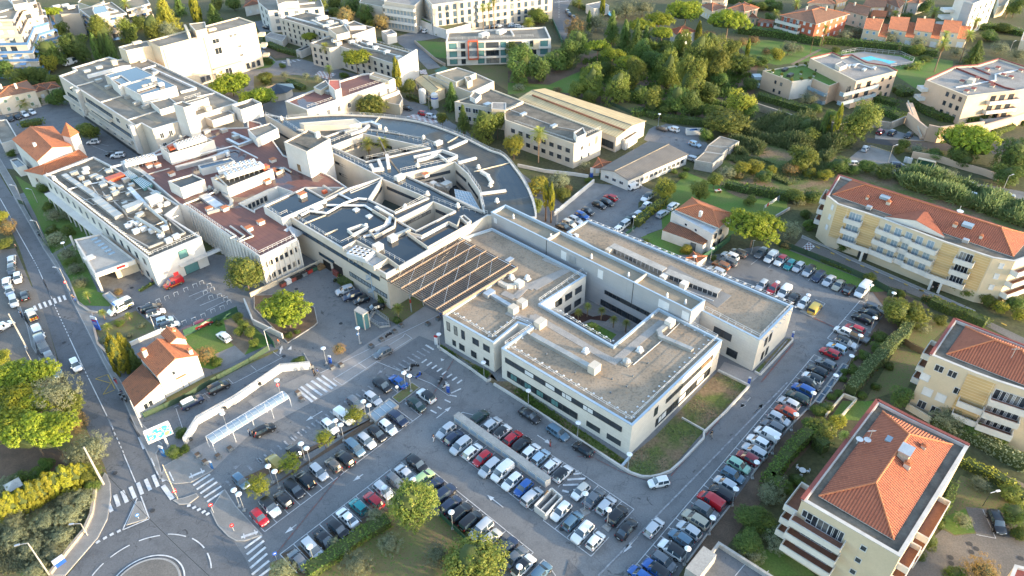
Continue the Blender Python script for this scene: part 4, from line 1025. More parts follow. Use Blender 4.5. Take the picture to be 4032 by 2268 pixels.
lines(ML,'C1 1390,375 1500,310 1590,330 1670,420',.1);lines(ML,'C1 1740,160 1920,85 1800,190 1935,120 1840,245 2070,150 1895,290 2080,200',.14)
poly(ML,'C2 730,920 1370,530 1390,500 1455,545 1290,650 810,975',.12,closed=True);lines(ML,'C2 600,870 1720,320 960,770 1030,820',.12)
lines(MW,'D3 830,1449 2571,-330',.28);lines(MW,'C3 2571,560 2130,1080',.26)
lines(MR,'D2 1030,230 170,1290 C2 1545,1240 1850,720 D3 640,350 790,360 800,370 1000,470 1010,480 1290,575 1500,530 2000,-50',.13)
lines(MR,'C4 150,950 450,590 640,360 820,440',.3)
def arrow(t,a,c,w=.16,mb=None,hd=1.3):
 mb=mb or MK;p,q=G(t,*a),G(t,*c);d=Vector((q[0]-p[0],q[1]-p[1]));Ld=d.length;d.normalize();n=Vector((-d.y,d.x))
 e=(p[0]+d.x*(Ld-hd),p[1]+d.y*(Ld-hd));seg(mb,p,e,w)
 mb.face([(e[0]-n.x*.42,e[1]-n.y*.42,MZ),(q[0],q[1],MZ),(e[0]+n.x*.42,e[1]+n.y*.42,MZ)])
arrow('D2',(1005,515),(910,580));arrow('D2',(390,980),(285,1060));arrow('D2',(2295,820),(2145,705));arrow('C2',(1680,1280),(1815,1175));arrow('C2',(630,1215),(480,1305));arrow('C2',(1250,790),(1130,880),mb=MW)
arrow('D3',(1195,1085),(1060,1240),.2,hd=1.8);arrow('D3',(270,155),(400,240));arrow('C3',(2230,1090),(2140,1185));arrow('C3',(2260,1240),(2350,1145));arrow('C4',(80,1240),(170,1145));arrow('C4',(55,1090),(-40,1190));arrow('C2',(240,690),(260,610),.3);arrow('C2',(330,645),(345,612),.1)
arrow('C2',(1740,750),(1720,730),.1,hd=.8);arrow('D1',(2150,465),(2220,420),.1,MW)
poly(MY,'C1 985,880 880,918 1020,958 950,1062 1055,1022',.14);lines(MY,'C1 992,878 1060,1010',.18)
lines(MY,'B4 655,985 690,1005 790,1043 825,1060 930,1100 970,1120 1065,1160 1100,1175 1195,1212 1230,1230 1328,1270 1365,1288 1465,1328 1500,1345 1605,1385 1645,1402',.42,.16)
lines(MY,'C4 1600,100 1650,110 1750,155 1795,170 1900,215 1945,235 2045,280 2090,300 2200,350 2245,362 2360,405 2410,430',.42,.16)
for k in range(9):t=k/8;a=lerp((1165,1345),(1325,1390),t);lines(MY,'A4 %f,%f %f,%f'%(a[0],a[1],a[0]+9,a[1]+8),.3)
b=MB()
for i in range(8):
 for j in range(4):
  if(i+j)%2==0:continue
  q=P('B4 495,1035 590,945 640,985 555,1055')
  f=lambda u,v:lerp(lerp(q[0],q[1],u),lerp(q[3],q[2],u),v)
  b.face([(*f(i/8,j/4),MZ),(*f((i+1)/8,j/4),MZ),(*f((i+1)/8,(j+1)/4),MZ),(*f(i/8,(j+1)/4),MZ)])
tag(b.build('chequered_marking','paint_red'),kind='structure')
patch('chequer_base','B4 490,1035 590,940 645,985 555,1060','paint',5)
b=MB();b2=MB()
for(s,nx,ny)in(('A2 560,690 600,655 760,680 690,735',8,5),('A2 1400,1075 1480,1050 1720,1120 1640,1140',9,4),('A2 1520,650 1580,640 1600,690 1530,680',5,4)):
 q=P(s)
 for i in range(nx):
  for j in range(ny):
   f=lambda u,v:lerp(lerp(q[0],q[3],u),lerp(q[1],q[2],u),v)
   (b if(i+j)%2 else b2).face([(*f(i/nx,j/ny),MZ),(*f((i+1)/nx,j/ny),MZ),(*f((i+1)/nx,(j+1)/ny),MZ),(*f(i/nx,(j+1)/ny),MZ)])
tag(b.build('chequered_marking','brick_path'),kind='structure');tag(b2.build('chequered_marking','paint'),kind='structure')
lines(MK,'A2 255,570 290,580 310,565 345,575 355,560 385,570 395,550 425,560',.6)
lines(MK,'A3 430,22 560,10',.5);dashes(MK,'A3 470,0 470,170',.15,2,2)
lines(ML,'D4 2190,840 2310,1105 2130,1070 2310,1105',.1)
lines(ML,'A1 800,1320 1100,1449 B1 880,30 1000,60',.1)
for nm,mb,mm in(('road_marking',MK,'paint'),('worn_marking',MW,'paint_worn'),('red_marking',MR,'paint_red'),('yellow_marking',MY,'paint_yellow'),('parking_marking',ML,'paint_line')):
 tag(mb.build(nm,mm),kind='structure')
for s in('D2 760,8','C2 800,408','C2 390,90','C2 275,710','B1 1215,1365','B1 1455,1145','C1 590,585','C1 930,690','D1 1060,505','D1 930,868','D1 1405,850','D1 2010,905','D1 1355,270','D4 2070,1155','D4 2130,1200','D4 2085,1230','D4 1895,1280','D4 1900,1335','D4 2540,1290','C4 1470,108','B4 905,1158','D3 495,1020','A3 1550,1290'):
 x,y=P(s)[0];b=MB();b.flat(circ((x,y),.42,10),MZ+.002);tag(b.build('manhole_cover','asphalt_dark'),kind='structure')
for s in('C1 500,240 640,560 600,575 470,255','D3 560,1300 700,1449 520,1449','C2 1560,850 1750,960 1830,900 1640,790'):patch('tarmac_patch',s,Z3,5)
def building(name,label,cat,poly,h,wall=Qa,roof=Ql,par=.5,capw=.24,cap=Qf,z0=0.0,holes=(),group=None,capm=True,parent=None):
 poly=ccw(poly)
 if parent is None:
  c=cen(poly);o=thing(name,(c[0],c[1],z0),label,cat,group)
 else:o=parent
 w=MB();w.sides(poly,z0-.05,h-.12);w.build('wall',wall,o)
 r=MB();r.flat(off(poly,capw*.5),h-par,[off(ccw(hp[0]),-capw*.5)for hp in holes]);r.build('roof',roof,o)
 if par>0:
  q=MB();inn=off(poly,capw);out=off(poly,-.06)
  q.sides(out,h-.12,h);q.ring(out,inn,h);q.sides(inn,h-par,h,inward=True)
  i2=poly;q.ring(off(poly,.02),out,h-.12)
  for hp,*_ in holes:
   hp=ccw(hp);ho=off(hp,-capw)
   q.sides(ho,h-par,h);q.ring(ho,hp,h)
  q.build(Jd,cap,o)
 for hp,fz,fm in holes:
  hp=ccw(hp);m=MB();m.sides(hp,fz,h,inward=True);m.build('courtyard_wall',wall,o)
  f=MB();f.flat(off(hp,-.05),fz);f.build('courtyard_floor',fm,o)
 o['_h']=h
 return o
WIN={}
def win_mesh(w,h,style):
 k=(round(w,2),round(h,2),style)
 if k in WIN:return WIN[k]
 fm,pm,d={'dark':(Qr,Qg,.05),'white':(Qb,Qg,.06),'shut':(Qb,Q7,.08),'blue':(Qb,'shutter_blue',.1),'green':(Qr,Q5,.05),'pale':(Qb,Qv,.05),'stone':(Qe,Qg,.16),'bluegl':(Qr,Q2,.05),'grshut':(Qb,'shutter_green',.1),'door':(Qr,Q7,.05),'arch':(Qc,Qg,.14),'greydoor':(Qr,Q8,.05)}[style]
 t=.1 if style not in('stone','arch')else.18
 b=MB()
 for x,z,a,c in((-w/2-t/2,h/2,t,h+2*t),(w/2+t/2,h/2,t,h+2*t),(0,h+t/2,w,t),(0,-t/2,w,t)):b.box((x,-d/2,z),(a,d,c))
 if style in('white','pale')and w>.9:b.box((0,-d*.4,h/2),(.07,d*.8,h))
 f=b.mesh('window',fm)
 b=MB();b.box((0,.0,h/2),(w,.04,h));p=b.mesh('pane',pm)
 WIN[k]=(f,p);return WIN[k]
def facing(p,q):
 d=Vector((q[0]-p[0],q[1]-p[1])).normalized();n=Vector((d.y,-d.x))
 m=Vector(((p[0]+q[0])/2,(p[1]+q[1])/2))
 return n if n.dot(-m)>0 else-n
def windows(o,p,q,zs,n,w,h,style='dark',m0=1.0,m1=None,skip=(),name='window'):
 m1=m0 if m1 is None else m1
 f,pm=win_mesh(w,h,style);Ld=dist(p,q);nv=facing(p,q);rz=math.atan2(nv.y,nv.x)+math.pi/2
 for zi,z in enumerate(zs):
  for k in range(n):
   if(k,zi)in skip or k in skip:continue
   t=(m0+(Ld-m0-m1)*((k+.5)/n))/Ld;c=lerp(p,q,t)
   a=put(name,f,o,(c[0]+nv.x*.012,c[1]+nv.y*.012,z),rz)
   g=put('pane',pm,a,(0,0,0));g.location=(0,0,0)
def band(o,p,q,z,h,t0,t1,m=Qg,name='window',d=.06,every=0,post=Qr):
 nv=facing(p,q);a,c=lerp(p,q,t0),lerp(p,q,t1);a=(a[0]+nv.x*d/2,a[1]+nv.y*d/2);c=(c[0]+nv.x*d/2,c[1]+nv.y*d/2)
 b=MB();b.wall(a,c,d,z,z+h);w=b.build(name,m,o)
 if every:
  b=MB();n=max(1,int(dist(a,c)/every))
  for k in range(n+1):
   s=lerp(a,c,k/n);b.box((s[0]+nv.x*.04,s[1]+nv.y*.04,z+h/2),(.09,.1,h),math.atan2(nv.y,nv.x))
  [b.wall((a[0]+nv.x*.04,a[1]+nv.y*.04),(c[0]+nv.x*.04,c[1]+nv.y*.04),.11,u-.04,u+.04)for u in(z,z+h)];b.build('mullion',post,w)
 return w
def railing(o,pts,z,h=1.0,step=1.6,m=Zj,w=.055,name=Je,closed=False):
 b=MB()
 if closed:pts=list(pts)+[pts[0]]
 for p,q in zip(pts[:-1],pts[1:]):
  n=max(1,int(dist(p,q)/step))
  for k in range(n+1):
   s=lerp(p,q,k/n);b.box((s[0],s[1],z+h/2),(w,w,h))
  for zz in(z+h,z+h*.55):b.bar((*p,zz),(*q,zz),w)
 return b.build(name,m,o)
def feet_railing(o,pts,z,side=1,h=1.0,step=1.7):
 b=MB();f=MB();f.k=0
 for p,q in zip(pts[:-1],pts[1:]):
  d=Vector((q[0]-p[0],q[1]-p[1]));Ld=d.length;d.normalize();nv=Vector((-d.y,d.x))*side
  n=max(1,int(Ld/step))
  for k in range(n+1):
   s=lerp(p,q,k/n);e=(s[0]+nv.x*1.0,s[1]+nv.y*1.0)
   b.bar((*s,z+h),(s[0]+nv.x*.12,s[1]+nv.y*.12,z+.3),.05);b.bar((s[0]+nv.x*.12,s[1]+nv.y*.12,z+.3),(*e,z+.1),.05)
   f.box((e[0],e[1],z+.1),(.34,.26,.12),math.atan2(d.y,d.x))
  for zz in(z+h,z+h*.55):b.bar((*p,zz),(*q,zz),.05)
 r=b.build(Je,Qb,o);f.build('ballast_pad',Qb,r)
def rbox(o,s,z,d,m=Qk,name='vent',rz=UA,lid=None):
 for t,x,y in PX(s):
  X,Y=G(t,x,y,z+d[2]*.5);b=MB();b.box((X,Y,0),d,rz,z0=z)
  if lid:b.k=1;b.box((X,Y,0),(d[0]+.2,d[1]+.2,.1),rz,z0=z+d[2])
  b.build(name,[m,lid]if lid else m,o)
def cowl(o,s,z,r=.5,m=Qb):
 for t,x,y in PX(s):
  X,Y=G(t,x,y,z+.6);b=MB();b.box((X,Y,0),(r*2.2,r*2.2,.3),UA,z0=z)
  b.lathe((X,Y,z+.3),[(r*.8,0),(r*.8,.3),(r*1.1,.32),(r*1.05,.5),(r*.55,.85),(.06,.95)],10);b.build('roof_cowl',m,o)
def duct(o,s,z,w=.7,h=.6,m=Qk,name='duct'):
 p=P(s,z+h/2);b=MB()
 for a,c in zip(p[:-1],p[1:]):
  b.wall(a,c,w,z,z+h);n=max(1,int(dist(a,c)/2.2))
  for k in range(1,n):e=lerp(a,c,k/n);b.box((e[0],e[1],z+h/2),(.09,w+.08,h+.08),math.atan2(c[1]-a[1],c[0]-a[0]))
 for e in p:b.box((e[0],e[1],0),(w*1.02,w*1.02,h*1.03),math.atan2(p[1][1]-p[0][1],p[1][0]-p[0][0]),z0=z)
 return b.build(name,m,o)
def pipe(o,s,z,r=.14,m=Qk):
 p=P(s,z+r);b=MB();b.pipe([(*e,z+r*1.4)for e in p],r,8);return b.build('pipe',m,o)
def kerbwall(o,s,z,h=.3,w=.3,m=Qe,name='upstand',closed=False):
 p=P(s,z+h);b=MB()
 if closed:p=p+[p[0]]
 for a,c in zip(p[:-1],p[1:]):b.wall(a,c,w,z,z+h)
 return b.build(name,m,o)
def sheet(o,s,z,m,name='roof_strip',t=.05):
 b=MB();b.prism(P(s,z+t),z,z+t);return b.build(name,m,o)
def pent(o,s,h,z,wall=Qa,roof=Qx,par=.35,name='penthouse',cap=Qf,capw=.25):
 poly=ccw(P(s,h));b=MB();b.sides(poly,z,h);w=b.build(name,wall,o)
 b=MB();b.flat(off(poly,capw*.5),h-par);b.build('roof',roof,w)
 b=MB();i=off(poly,capw);e=off(poly,-.04);b.sides(e,h-.1,h);b.ring(e,i,h);b.sides(i,h-par,h,True);b.build(Jd,cap,w)
 return w
def chillers(o,s0,z,rows,n,r=.48):
 a,c=P(s0,z);d=Vector((c[0]-a[0],c[1]-a[1]));nv=Vector((-d.y,d.x)).normalized();rz=math.atan2(d.y,d.x)
 b=MB();m=((a[0]+c[0])/2,(a[1]+c[1])/2);b.box((m[0],m[1],0),(d.length+.6,rows*1.15+.2,1.1),rz,z0=z-1.1);u=b.build(Zr,Qb,o)
 b=MB();f=MB()
 for i in range(n):
  for j in range(rows):
   e=lerp(a,c,(i+.5)/n);k=(j-(rows-1)/2)*1.15;x,y=e[0]+nv.x*k,e[1]+nv.y*k
   b.lathe((x,y,z),[(r,0),(r,.18),(r*.86,.18),(r*.86,.05)],12);f.tube((x,y,z+.02),(x,y,z+.06),r*.84,n=10)
 b.build('fan_ring',Qb,u);f.build('fan',Qw,u)
 b=MB()
 for i in range(n+1):
  e=lerp(a,c,i/n)
  for k in(-1,1):b.box((e[0]+nv.x*k*rows*.55,e[1]+nv.y*k*rows*.55,z-1.6),(.12,.12,1.2),rz)
 b.build('stand','steel',u)
 return u
def hip_roof(o,poly,z,rise,m=Zb,over=.5,name='roof',ridge_cap=Qo,axis=None):
 poly=off(ccw(poly),-over)
 if dist(poly[0],poly[1])<dist(poly[1],poly[2]):poly=poly[1:]+poly[:1]
 A,B,C,D=poly;w=dist(B,C)/2;Lg=dist(A,B)
 k=min(.5,w/Lg);m1,m2=lerp(A,D,.5),lerp(B,C,.5);r1,r2=lerp(m1,m2,k),lerp(m1,m2,1-k)
 sl=math.hypot(w,rise);b=MB();zt=z+rise
 b.face([(*A,z),(*B,z),(*r2,zt),(*r1,zt)],[(0,0),(Lg,0),(Lg-w,sl),(w,sl)])
 b.face([(*C,z),(*D,z),(*r1,zt),(*r2,zt)],[(0,0),(Lg,0),(Lg-w,sl),(w,sl)])
 b.face([(*B,z),(*C,z),(*r2,zt)],[(0,0),(2*w,0),(w,sl)]);b.face([(*D,z),(*A,z),(*r1,zt)],[(0,0),(2*w,0),(w,sl)])
 r=b.build(name,m,o)
 b=MB()
 for p,q in((r1,r2),):b.tube((*p,zt+.02),(*q,zt+.02),.16,n=8)
 for p,q in((A,r1),(D,r1),(B,r2),(C,r2)):b.tube((*p,z+.05),(*q,zt+.02),.14,n=8)
 b.build('ridge_tile',ridge_cap,r)
 e=MB();inn=off(poly,over*.9);e.sides(poly,z-.14,z-.01);e.ring(poly,inn,z-.14);e.build('eaves',Qf,r)
 return r
def gable_roof(o,A,B,C,D,z,rise,m=Zb,over=.35,wall=Qa,name='roof'):
 d=Vector((B[0]-A[0],B[1]-A[1])).normalized();n=Vector((D[0]-A[0],D[1]-A[1]));w=n.length/2;n.normalize()
 zt=z+rise
 for p,q in((A,D),(B,C)):g=MB();g.face([(*p,z-.05),(*q,z-.05),(*lerp(p,q,.5),zt-.04)]);g.build('gable',wall,o)
 A2=(A[0]-d.x*over-n.x*over,A[1]-d.y*over-n.y*over);B2=(B[0]+d.x*over-n.x*over,B[1]+d.y*over-n.y*over)
 C2=(C[0]+d.x*over+n.x*over,C[1]+d.y*over+n.y*over);D2=(D[0]-d.x*over+n.x*over,D[1]-d.y*over+n.y*over)
 ze=z-over*rise/w;r1,r2=lerp(A2,D2,.5),lerp(B2,C2,.5);Lg=dist(A2,B2);sl=math.hypot(w+over,zt-ze)
 b=MB()
 for p,q,s,t in((A2,B2,r2,r1),(C2,D2,r1,r2)):
  b.face([(*p,ze),(*q,ze),(*s,zt),(*t,zt)],[(0,0),(Lg,0),(Lg,sl),(0,sl)])
  b.face([(*p,ze-.14),(*q,ze-.14),(*s,zt-.14),(*t,zt-.14)],[(0,0),(Lg,0),(Lg,sl),(0,sl)])
  b.face([(*p,ze-.14),(*q,ze-.14),(*q,ze),(*p,ze)],[(0,0),(Lg,0),(Lg,.1),(0,.1)])
 for e,r in((A2,r1),(B2,r2),(D2,r1),(C2,r2)):b.face([(*e,ze-.14),(*r,zt-.14),(*r,zt),(*e,ze)],[(0,0),(sl,0),(sl,.1),(0,.1)])
 r=b.build(name,m,o)
 b=MB();b.tube((*r1,zt+.02),(*r2,zt+.02),.15,n=8);b.build('ridge_tile',Qo if 'tile'in m else Ql,r)
 return r
def shed_roof(o,lo1,lo2,hi2,hi1,z0,z1,m,t=.14,name='roof'):
 Lg=dist(lo1,lo2);sl=math.hypot(dist(lo1,hi1),z1-z0);b=MB()
 b.face([(*lo1,z0),(*lo2,z0),(*hi2,z1),(*hi1,z1)],[(0,0),(Lg,0),(Lg,sl),(0,sl)])
 pts=[(*lo1,z0),(*lo2,z0),(*hi2,z1),(*hi1,z1)]
 for i in range(4):
  p,q=pts[i],pts[(i+1)%4];b.face([(p[0],p[1],p[2]-t),(q[0],q[1],q[2]-t),q,p],[(0,0),(1,0),(1,.1),(0,.1)])
 return b.build(name,m,o)
def chimney(o,t,x,y,z,h,w=.6,m=Qc,rz=UA,cap=Qo):
 X,Y=G(t,x,y,z+h*.5);b=MB();b.box((X,Y,0),(w,w,h),rz,z0=z-.6);b.k=1;b.box((X,Y,0),(w+.16,w+.16,.12),rz,z0=z+h-.6);b.box((X,Y,0),(w*.6,w*.6,.3),rz,z0=z+h-.5)
 b.build(Z1,[m,cap],o)
def balcony(o,p,q,z,depth,h=.95,slab=Qa,panel=Qa,floor='terracotta_floor',ends=True,rail=True,name=Zs,nv=None):
 nv=nv or facing(p,q);a,c=(p[0]+nv.x*depth,p[1]+nv.y*depth),(q[0]+nv.x*depth,q[1]+nv.y*depth)
 poly=ccw([p,q,c,a]);b=MB();b.sides(poly,z-.22,z);b.flat(list(poly),z-.22)
 b.wall(a,c,.12,z-.25,z+h)
 if ends:b.wall(p,a,.12,z-.25,z+h-.003);b.wall(q,c,.12,z-.25,z+h-.003)
 o2=b.build(name,panel,o);b=MB();b.flat(list(poly),z+.005);b.build('floor',floor,o2)
 if rail:b=MB();b.bar((*a,z+h+.12),(*c,z+h+.12),.06);b.bar((*p,z+h+.12),(*a,z+h+.12),.06);b.bar((*q,z+h+.12),(*c,z+h+.12),.06);b.build('handrail',Zj,o2)
 return o2
def toward(p,q,d):
 v=Vector((q[0]-p[0],q[1]-p[1])).normalized()*d;return(p[0]+v.x,p[1]+v.y)
ZC=7.7
cl_out=P('C3 1145,1345 1972,558 1652,398 1385,262 970,605 300,225 B3 720,1248 B2 2190,812 1870,915 2400,1178 C2 1738,322 2205,585 2432,398 2552,437 2277,632',ZC)
clinic=building('stone_clinic','pale stone clad clinic with gravel roof around an open palm courtyard','clinic',cl_out,ZC,'panel_cladding','gravel_roof',.55,.4,Za)
A0=P('C3 1145,1345',ZC)[0];A1_=P('C3 1972,558',ZC)[0];A2_=P('C2 2277,632',ZC)[0];A3_=P('C2 1738,322',ZC)[0];A4_=P('C2 2205,585',ZC)[0];A5_=P('C2 2432,398',ZC)[0];A6_=P('C2 2552,437',ZC)[0]
band(clinic,A2_,A0,4.75,1.15,.035,.935,Qg,every=2.4);band(clinic,A2_,A0,1.2,1.5,.05,.62,Qg,every=1.6)
for t in(.2,.37,.5,.66):band(clinic,A2_,A0,4.85,.95,t,t+.07,Q7,name='blind',d=.09)
for t in(.08,.2,.3,.42):band(clinic,A2_,A0,1.35,1.2,t,t+.05,Q5,name='pane',d=.09)
band(clinic,A2_,A0,1.1,1.3,.69,.79);band(clinic,A2_,A0,1.1,1.3,.84,.94)
band(clinic,A0,A1_,4.9,1.0,.36,.9,Qg,every=1.7);band(clinic,A0,A1_,.9,1.9,.27,.9,Qg,every=1.6)
for t in(.3,.52,.74):band(clinic,A0,A1_,1.3,1.3,t,t+.08,Q7,name='blind',d=.09)
for t in(.76,):band(clinic,A0,A1_,4.95,.9,t,t+.12,'wood',name='blind',d=.09)
windows(clinic,A0,A1_,[4.4],1,1.0,1.9,m0=8.2,m1=23)
for ts,z,w_,h_ in(((.1,.25,.4),4.2,.75,2.1),((.65,.86),4.6,1.5,1.4),((.2,),.9,.8,1.3),((.36,.6,.85),.9,1.3,1.4)):
 for t in ts:windows(clinic,lerp(A3_,A4_,t-.05),lerp(A3_,A4_,t+.05),[z],1,w_,h_,m0=0)
q=P('C3 300,225 B3 720,1248',ZC);windows(clinic,q[0],q[1],[4.2],3,2.0,1.5,m0=4,m1=.8);windows(clinic,q[0],q[1],[.8],2,2.0,1.5,m0=7,m1=.8)
zr=ZC-.55
feet_railing(clinic,P('C2 1790,305 2195,545 2420,375 2560,440 2310,610 C3 1130,1300 1925,545 1655,405',zr),zr,1)
feet_railing(clinic,P('B3 690,1215 C3 285,210 940,590',zr),zr,1)
SZ=[0]
def strip(s,w=1.6,m='walkway'):
 p=P(s,zr+.05)
 b=MB()
 for a,c in zip(p[:-1],p[1:]):SZ[0]+=.006;b.wall(a,c,w,zr-.01,zr+.03+SZ[0])
 b.build('roof_walkway',m,clinic)
strip('C3 230,330 560,520 850,690 1010,770');strip('C3 1000,740 1210,560 1430,385');strip('C2 2290,120 2400,170 2500,70 B3 560,1190');strip('B3 60,1290 240,1370 560,1190 330,1090');strip('C2 2330,300 2560,400 C3 240,330')
duct(clinic,'C3 240,525 560,700 770,820',zr,1.1,.8);duct(clinic,'C3 1490,405 1390,480 1410,530 1680,645',zr,.9,.7);duct(clinic,'C2 2180,140 2260,190 2380,260',zr,.9,.7,'steel');duct(clinic,'B2 2270,1320 2330,1350 2400,1345',zr,.9,.8,Qc)
rbox(clinic,'C3 795,815',zr,(2.0,1.6,1.7),Qc,Qh);rbox(clinic,'C3 1490,400',zr,(1.7,1.5,1.5),Qa,Qh);rbox(clinic,'C3 298,405',zr,(2.2,1.6,1.5),Qc,Qh);rbox(clinic,'C3 130,220 50,275',zr,(1.7,1.6,1.5),Qc,Qh);rbox(clinic,'B2 2440,1325',zr,(1.6,1.5,1.4),Qa,Qh);rbox(clinic,'C2 2165,130',zr,(2.4,1.5,.9),'steel',Qh)
cowl(clinic,'C3 715,650 1215,640 B2 2370,1260 2515,1265',zr,.55);cowl(clinic,'C3 1092,752',zr,.75,Qk)
rbox(clinic,'C3 355,685 960,915 1150,890 1290,770 1095,985 945,1040 620,855',zr,(.25,.25,.35),Q8,'roof_drain')
pipe(clinic,'C3 1150,790 1420,560 1580,405',zr,.1,'steel');rbox(clinic,'B2 2350,1105',zr,(2,1.2,.3),'steel','roof_hatch');rbox(clinic,'B2 1960,930',zr,(1.8,1.2,.25),'steel','roof_hatch')
windows(clinic,A5_,A4_,[4.2],1,.8,1.2,m0=2,m1=4)
ZG=10.5
gp=ccw(P('B2 2180,665 C3 1690,290 1817,190 B2 2315,597',ZG))
spine=building('grey_clad_spine','long windowless upper storey clad in grey metal boards beside the palm courtyard',Q6,gp,ZG,'grey_cladding',Qm,.75,.3,Za)
n0,n1=P('B2 2180,665',ZG)[0],P('C3 1690,290',ZG)[0]
for t in(.318,.75):
 a=lerp(n0,n1,t);f=[lerp(P('B2 2315,597',ZG)[0],P('C3 1817,190',ZG)[0],t)][0]
 b=MB();b.wall(a,f,.3,ZG-.75,ZG-.02);b.build('fire_parapet',Qc,spine)
def gpanel(t0,t1,z0,z1,m=Q7,nm='panel'):band(spine,n0,n1,z0,z1-z0,t0,t1,m,nm,.05)
gpanel(.018,.035,8.0,9.3);gpanel(.398,.425,7.4,9.6,Q7,'door');gpanel(.44,.475,7.5,9.7,'steel');gpanel(.585,.61,7.3,9.5);gpanel(.865,.91,7.6,9.6);gpanel(.965,1.0-.006,7.6,9.6)
band(spine,n0,n1,4.0,.95,.625,.96,Qg,every=1.0);band(spine,n0,n1,.6,1.4,.61,.97,Qg,every=1.4)
for t in(.70,.82):band(spine,n0,n1,3.9,1.1,t,t+.045,Qr,'blind',.09)
for t in(.318,.75):band(spine,n0,n1,4.5,6,t,t+.002,Qr,'joint',.05)
cowl(spine,'B3 50,705 395,885 768,1072 1110,1240 1465,1430 C3 1635,205',ZG-.75,.22)
ZW=8.2
wp=P('B3 540,850 735,737 C4 450,245 140,556 C3 1795,292',ZW)
wing=building('gravel_roof_wing','long gravel roofed wing with a glazed rooflight strip behind the grey spine','clinic',wp,ZW,'panel_cladding','gravel_roof',.5,.4,Za)
q=P('C3 1795,292 C4 140,556 450,245',ZW)
windows(wing,q[0],q[1],[4.4],2,2.2,1.6,m0=3.4,m1=6);windows(wing,q[0],q[1],[.9],1,2.2,1.7,m0=8,m1=5)
windows(wing,q[1],q[2],[4.5],2,.9,2.0,m0=2.6,m1=8);windows(wing,q[1],q[2],[.8],2,.9,2.0,m0=2.6,m1=8)
zw=ZW-.5
feet_railing(wing,P('B3 745,760 C4 425,240 135,540 C3 1815,280',zw),zw,1)
def rooflight(s):
 p=P(s,zw+1.0);b=MB();g=MB();n=int(dist(p[0],p[1])/1.1)
 nv=Vector((p[1][0]-p[0][0],p[1][1]-p[0][1])).normalized();w=Vector((nv.y,-nv.x))
 w=w if w.dot(Vector((0,-1)))>0 else-w
 b.wall((p[0][0]-w.x*.9,p[0][1]-w.y*.9),(p[1][0]-w.x*.9,p[1][1]-w.y*.9),1.9,zw+1.0,zw+1.12)
 o_=b.build(Zh,Qe,wing)
 g.wall(p[0],p[1],.06,zw,zw+1.0);g.build('pane',Qg,o_)
 c=MB()
 for k in range(n+1):e=lerp(p[0],p[1],k/n);c.box((e[0]+w.x*.05,e[1]+w.y*.05,zw+.5),(.08,.12,1.0),math.atan2(nv.y,nv.x))
 c.wall((p[0][0]+w.x*1.6,p[0][1]+w.y*1.6),(p[1][0]+w.x*1.6,p[1][1]+w.y*1.6),.12,zw,zw+.25);c.build('mullion',Qb,o_)
rooflight('B3 935,985 1420,1215');rooflight('B3 1445,1230 1930,1420')
rbox(wing,'B3 930,1020',zw,(1.6,1.2,1.0),Qc,Qh);rbox(wing,'B3 1435,1265',zw,(1.7,1.3,1.0),Qa,Qh);rbox(wing,'B3 1620,1340',zw,(1.6,1.4,1.5),Qa,Qh)
sheet(wing,'C3 1400,-60 1930,260 2060,150 1880,70 1500,-130',zw,Qi,'roof_walkway')
rbox(wing,'B3 610,890',zw,(2.2,1,.5),Qa,Qh)
kerbwall(wing,'B3 545,850 735,745',zw,.2,.2,Qf)
patch('courtyard_bed','B3 700,1449 C3 560,340 980,600 1120,470 1390,270 740,150',Qi,5)
patch('courtyard_mulch','C3 570,330 680,400 760,370 900,390 960,345 900,325 780,345 640,290','mulch',6);patch('courtyard_lawn','C3 690,420 770,390 1000,510 950,560 880,545','lawn',6);patch('courtyard_gravel','C3 850,410 1000,370 1130,470 1020,480',Qu,6)
ZP=8.3
pg=P('B2 1165,1255 1845,870 2425,1170 C2 1735,308',ZP)
pc=cen(pg);perg=thing('entrance_pergola',(pc[0],pc[1],0),'large slatted metal pergola roof over the hospital entrance','pergola')
b=MB();n=42
for k in range(n+1):
 a,c=lerp(pg[0],pg[1],k/n),lerp(pg[3],pg[2],k/n);b.wall(a,c,.11,ZP-.24,ZP-.02)
b.build('slat','slat_brown',perg)
for i,t in enumerate((0,.17,.345,.52,.70,.9,1.0)):
 b=MB();a,c=lerp(pg[0],pg[3],t),lerp(pg[1],pg[2],t);b.wall(a,c,.26,ZP-.5,ZP+.12);b.build('beam','rust_beam',perg)
for k,(t0,t1)in enumerate(((.02,.17),(.17,.345),(.345,.52),(.52,.7),(.7,.9))):
 for u in(.12,.42,.72):
  p0=lerp(lerp(pg[0],pg[3],t1),lerp(pg[1],pg[2],t1),u-.02);p1=lerp(lerp(pg[0],pg[3],t0),lerp(pg[1],pg[2],t0),u+.2)
  b=MB();b.bar((*p0,ZP+.15),(*p1,ZP+.15),.07);b.build('tie_rod','steel',perg)
for t,x,y in PX('C2 1450,300 1560,240 B2 1400,1449 1900,1200'):
 g=G(t,x,y);b=MB();b.tube((*g,0),(*g,ZP-.4),.16,n=10);pp=b.build('post','steel',perg)
b=MB();g=G('C2',1450,300);b.tube((*g,2.6),(*g,3.6),.18,n=10);b.build('red_band','red_paint',perg)
b=MB();b.flat(ccw(P('B2 1330,1230 1640,1060 1760,1120 1440,1330',4.0)),4.0);tag(b.build('entrance_canopy','red_awning'),'red entrance canopy glimpsed beneath the slatted pergola','canopy')
ZM=9.6
def smooth(q,n=4):
 out=[]
 for i in range(len(q)-1):
  a,b,c,d=(Vector(q[max(0,min(len(q)-1,i+k))])for k in(-1,0,1,2))
  out+=[tuple((2*b+(c-a)*t+(2*a-5*b+4*c-d)*t*t+(3*b-a-3*c+d)*t**3)*.5)for t in(j/n for j in range(n))]
 return out+[q[-1]]
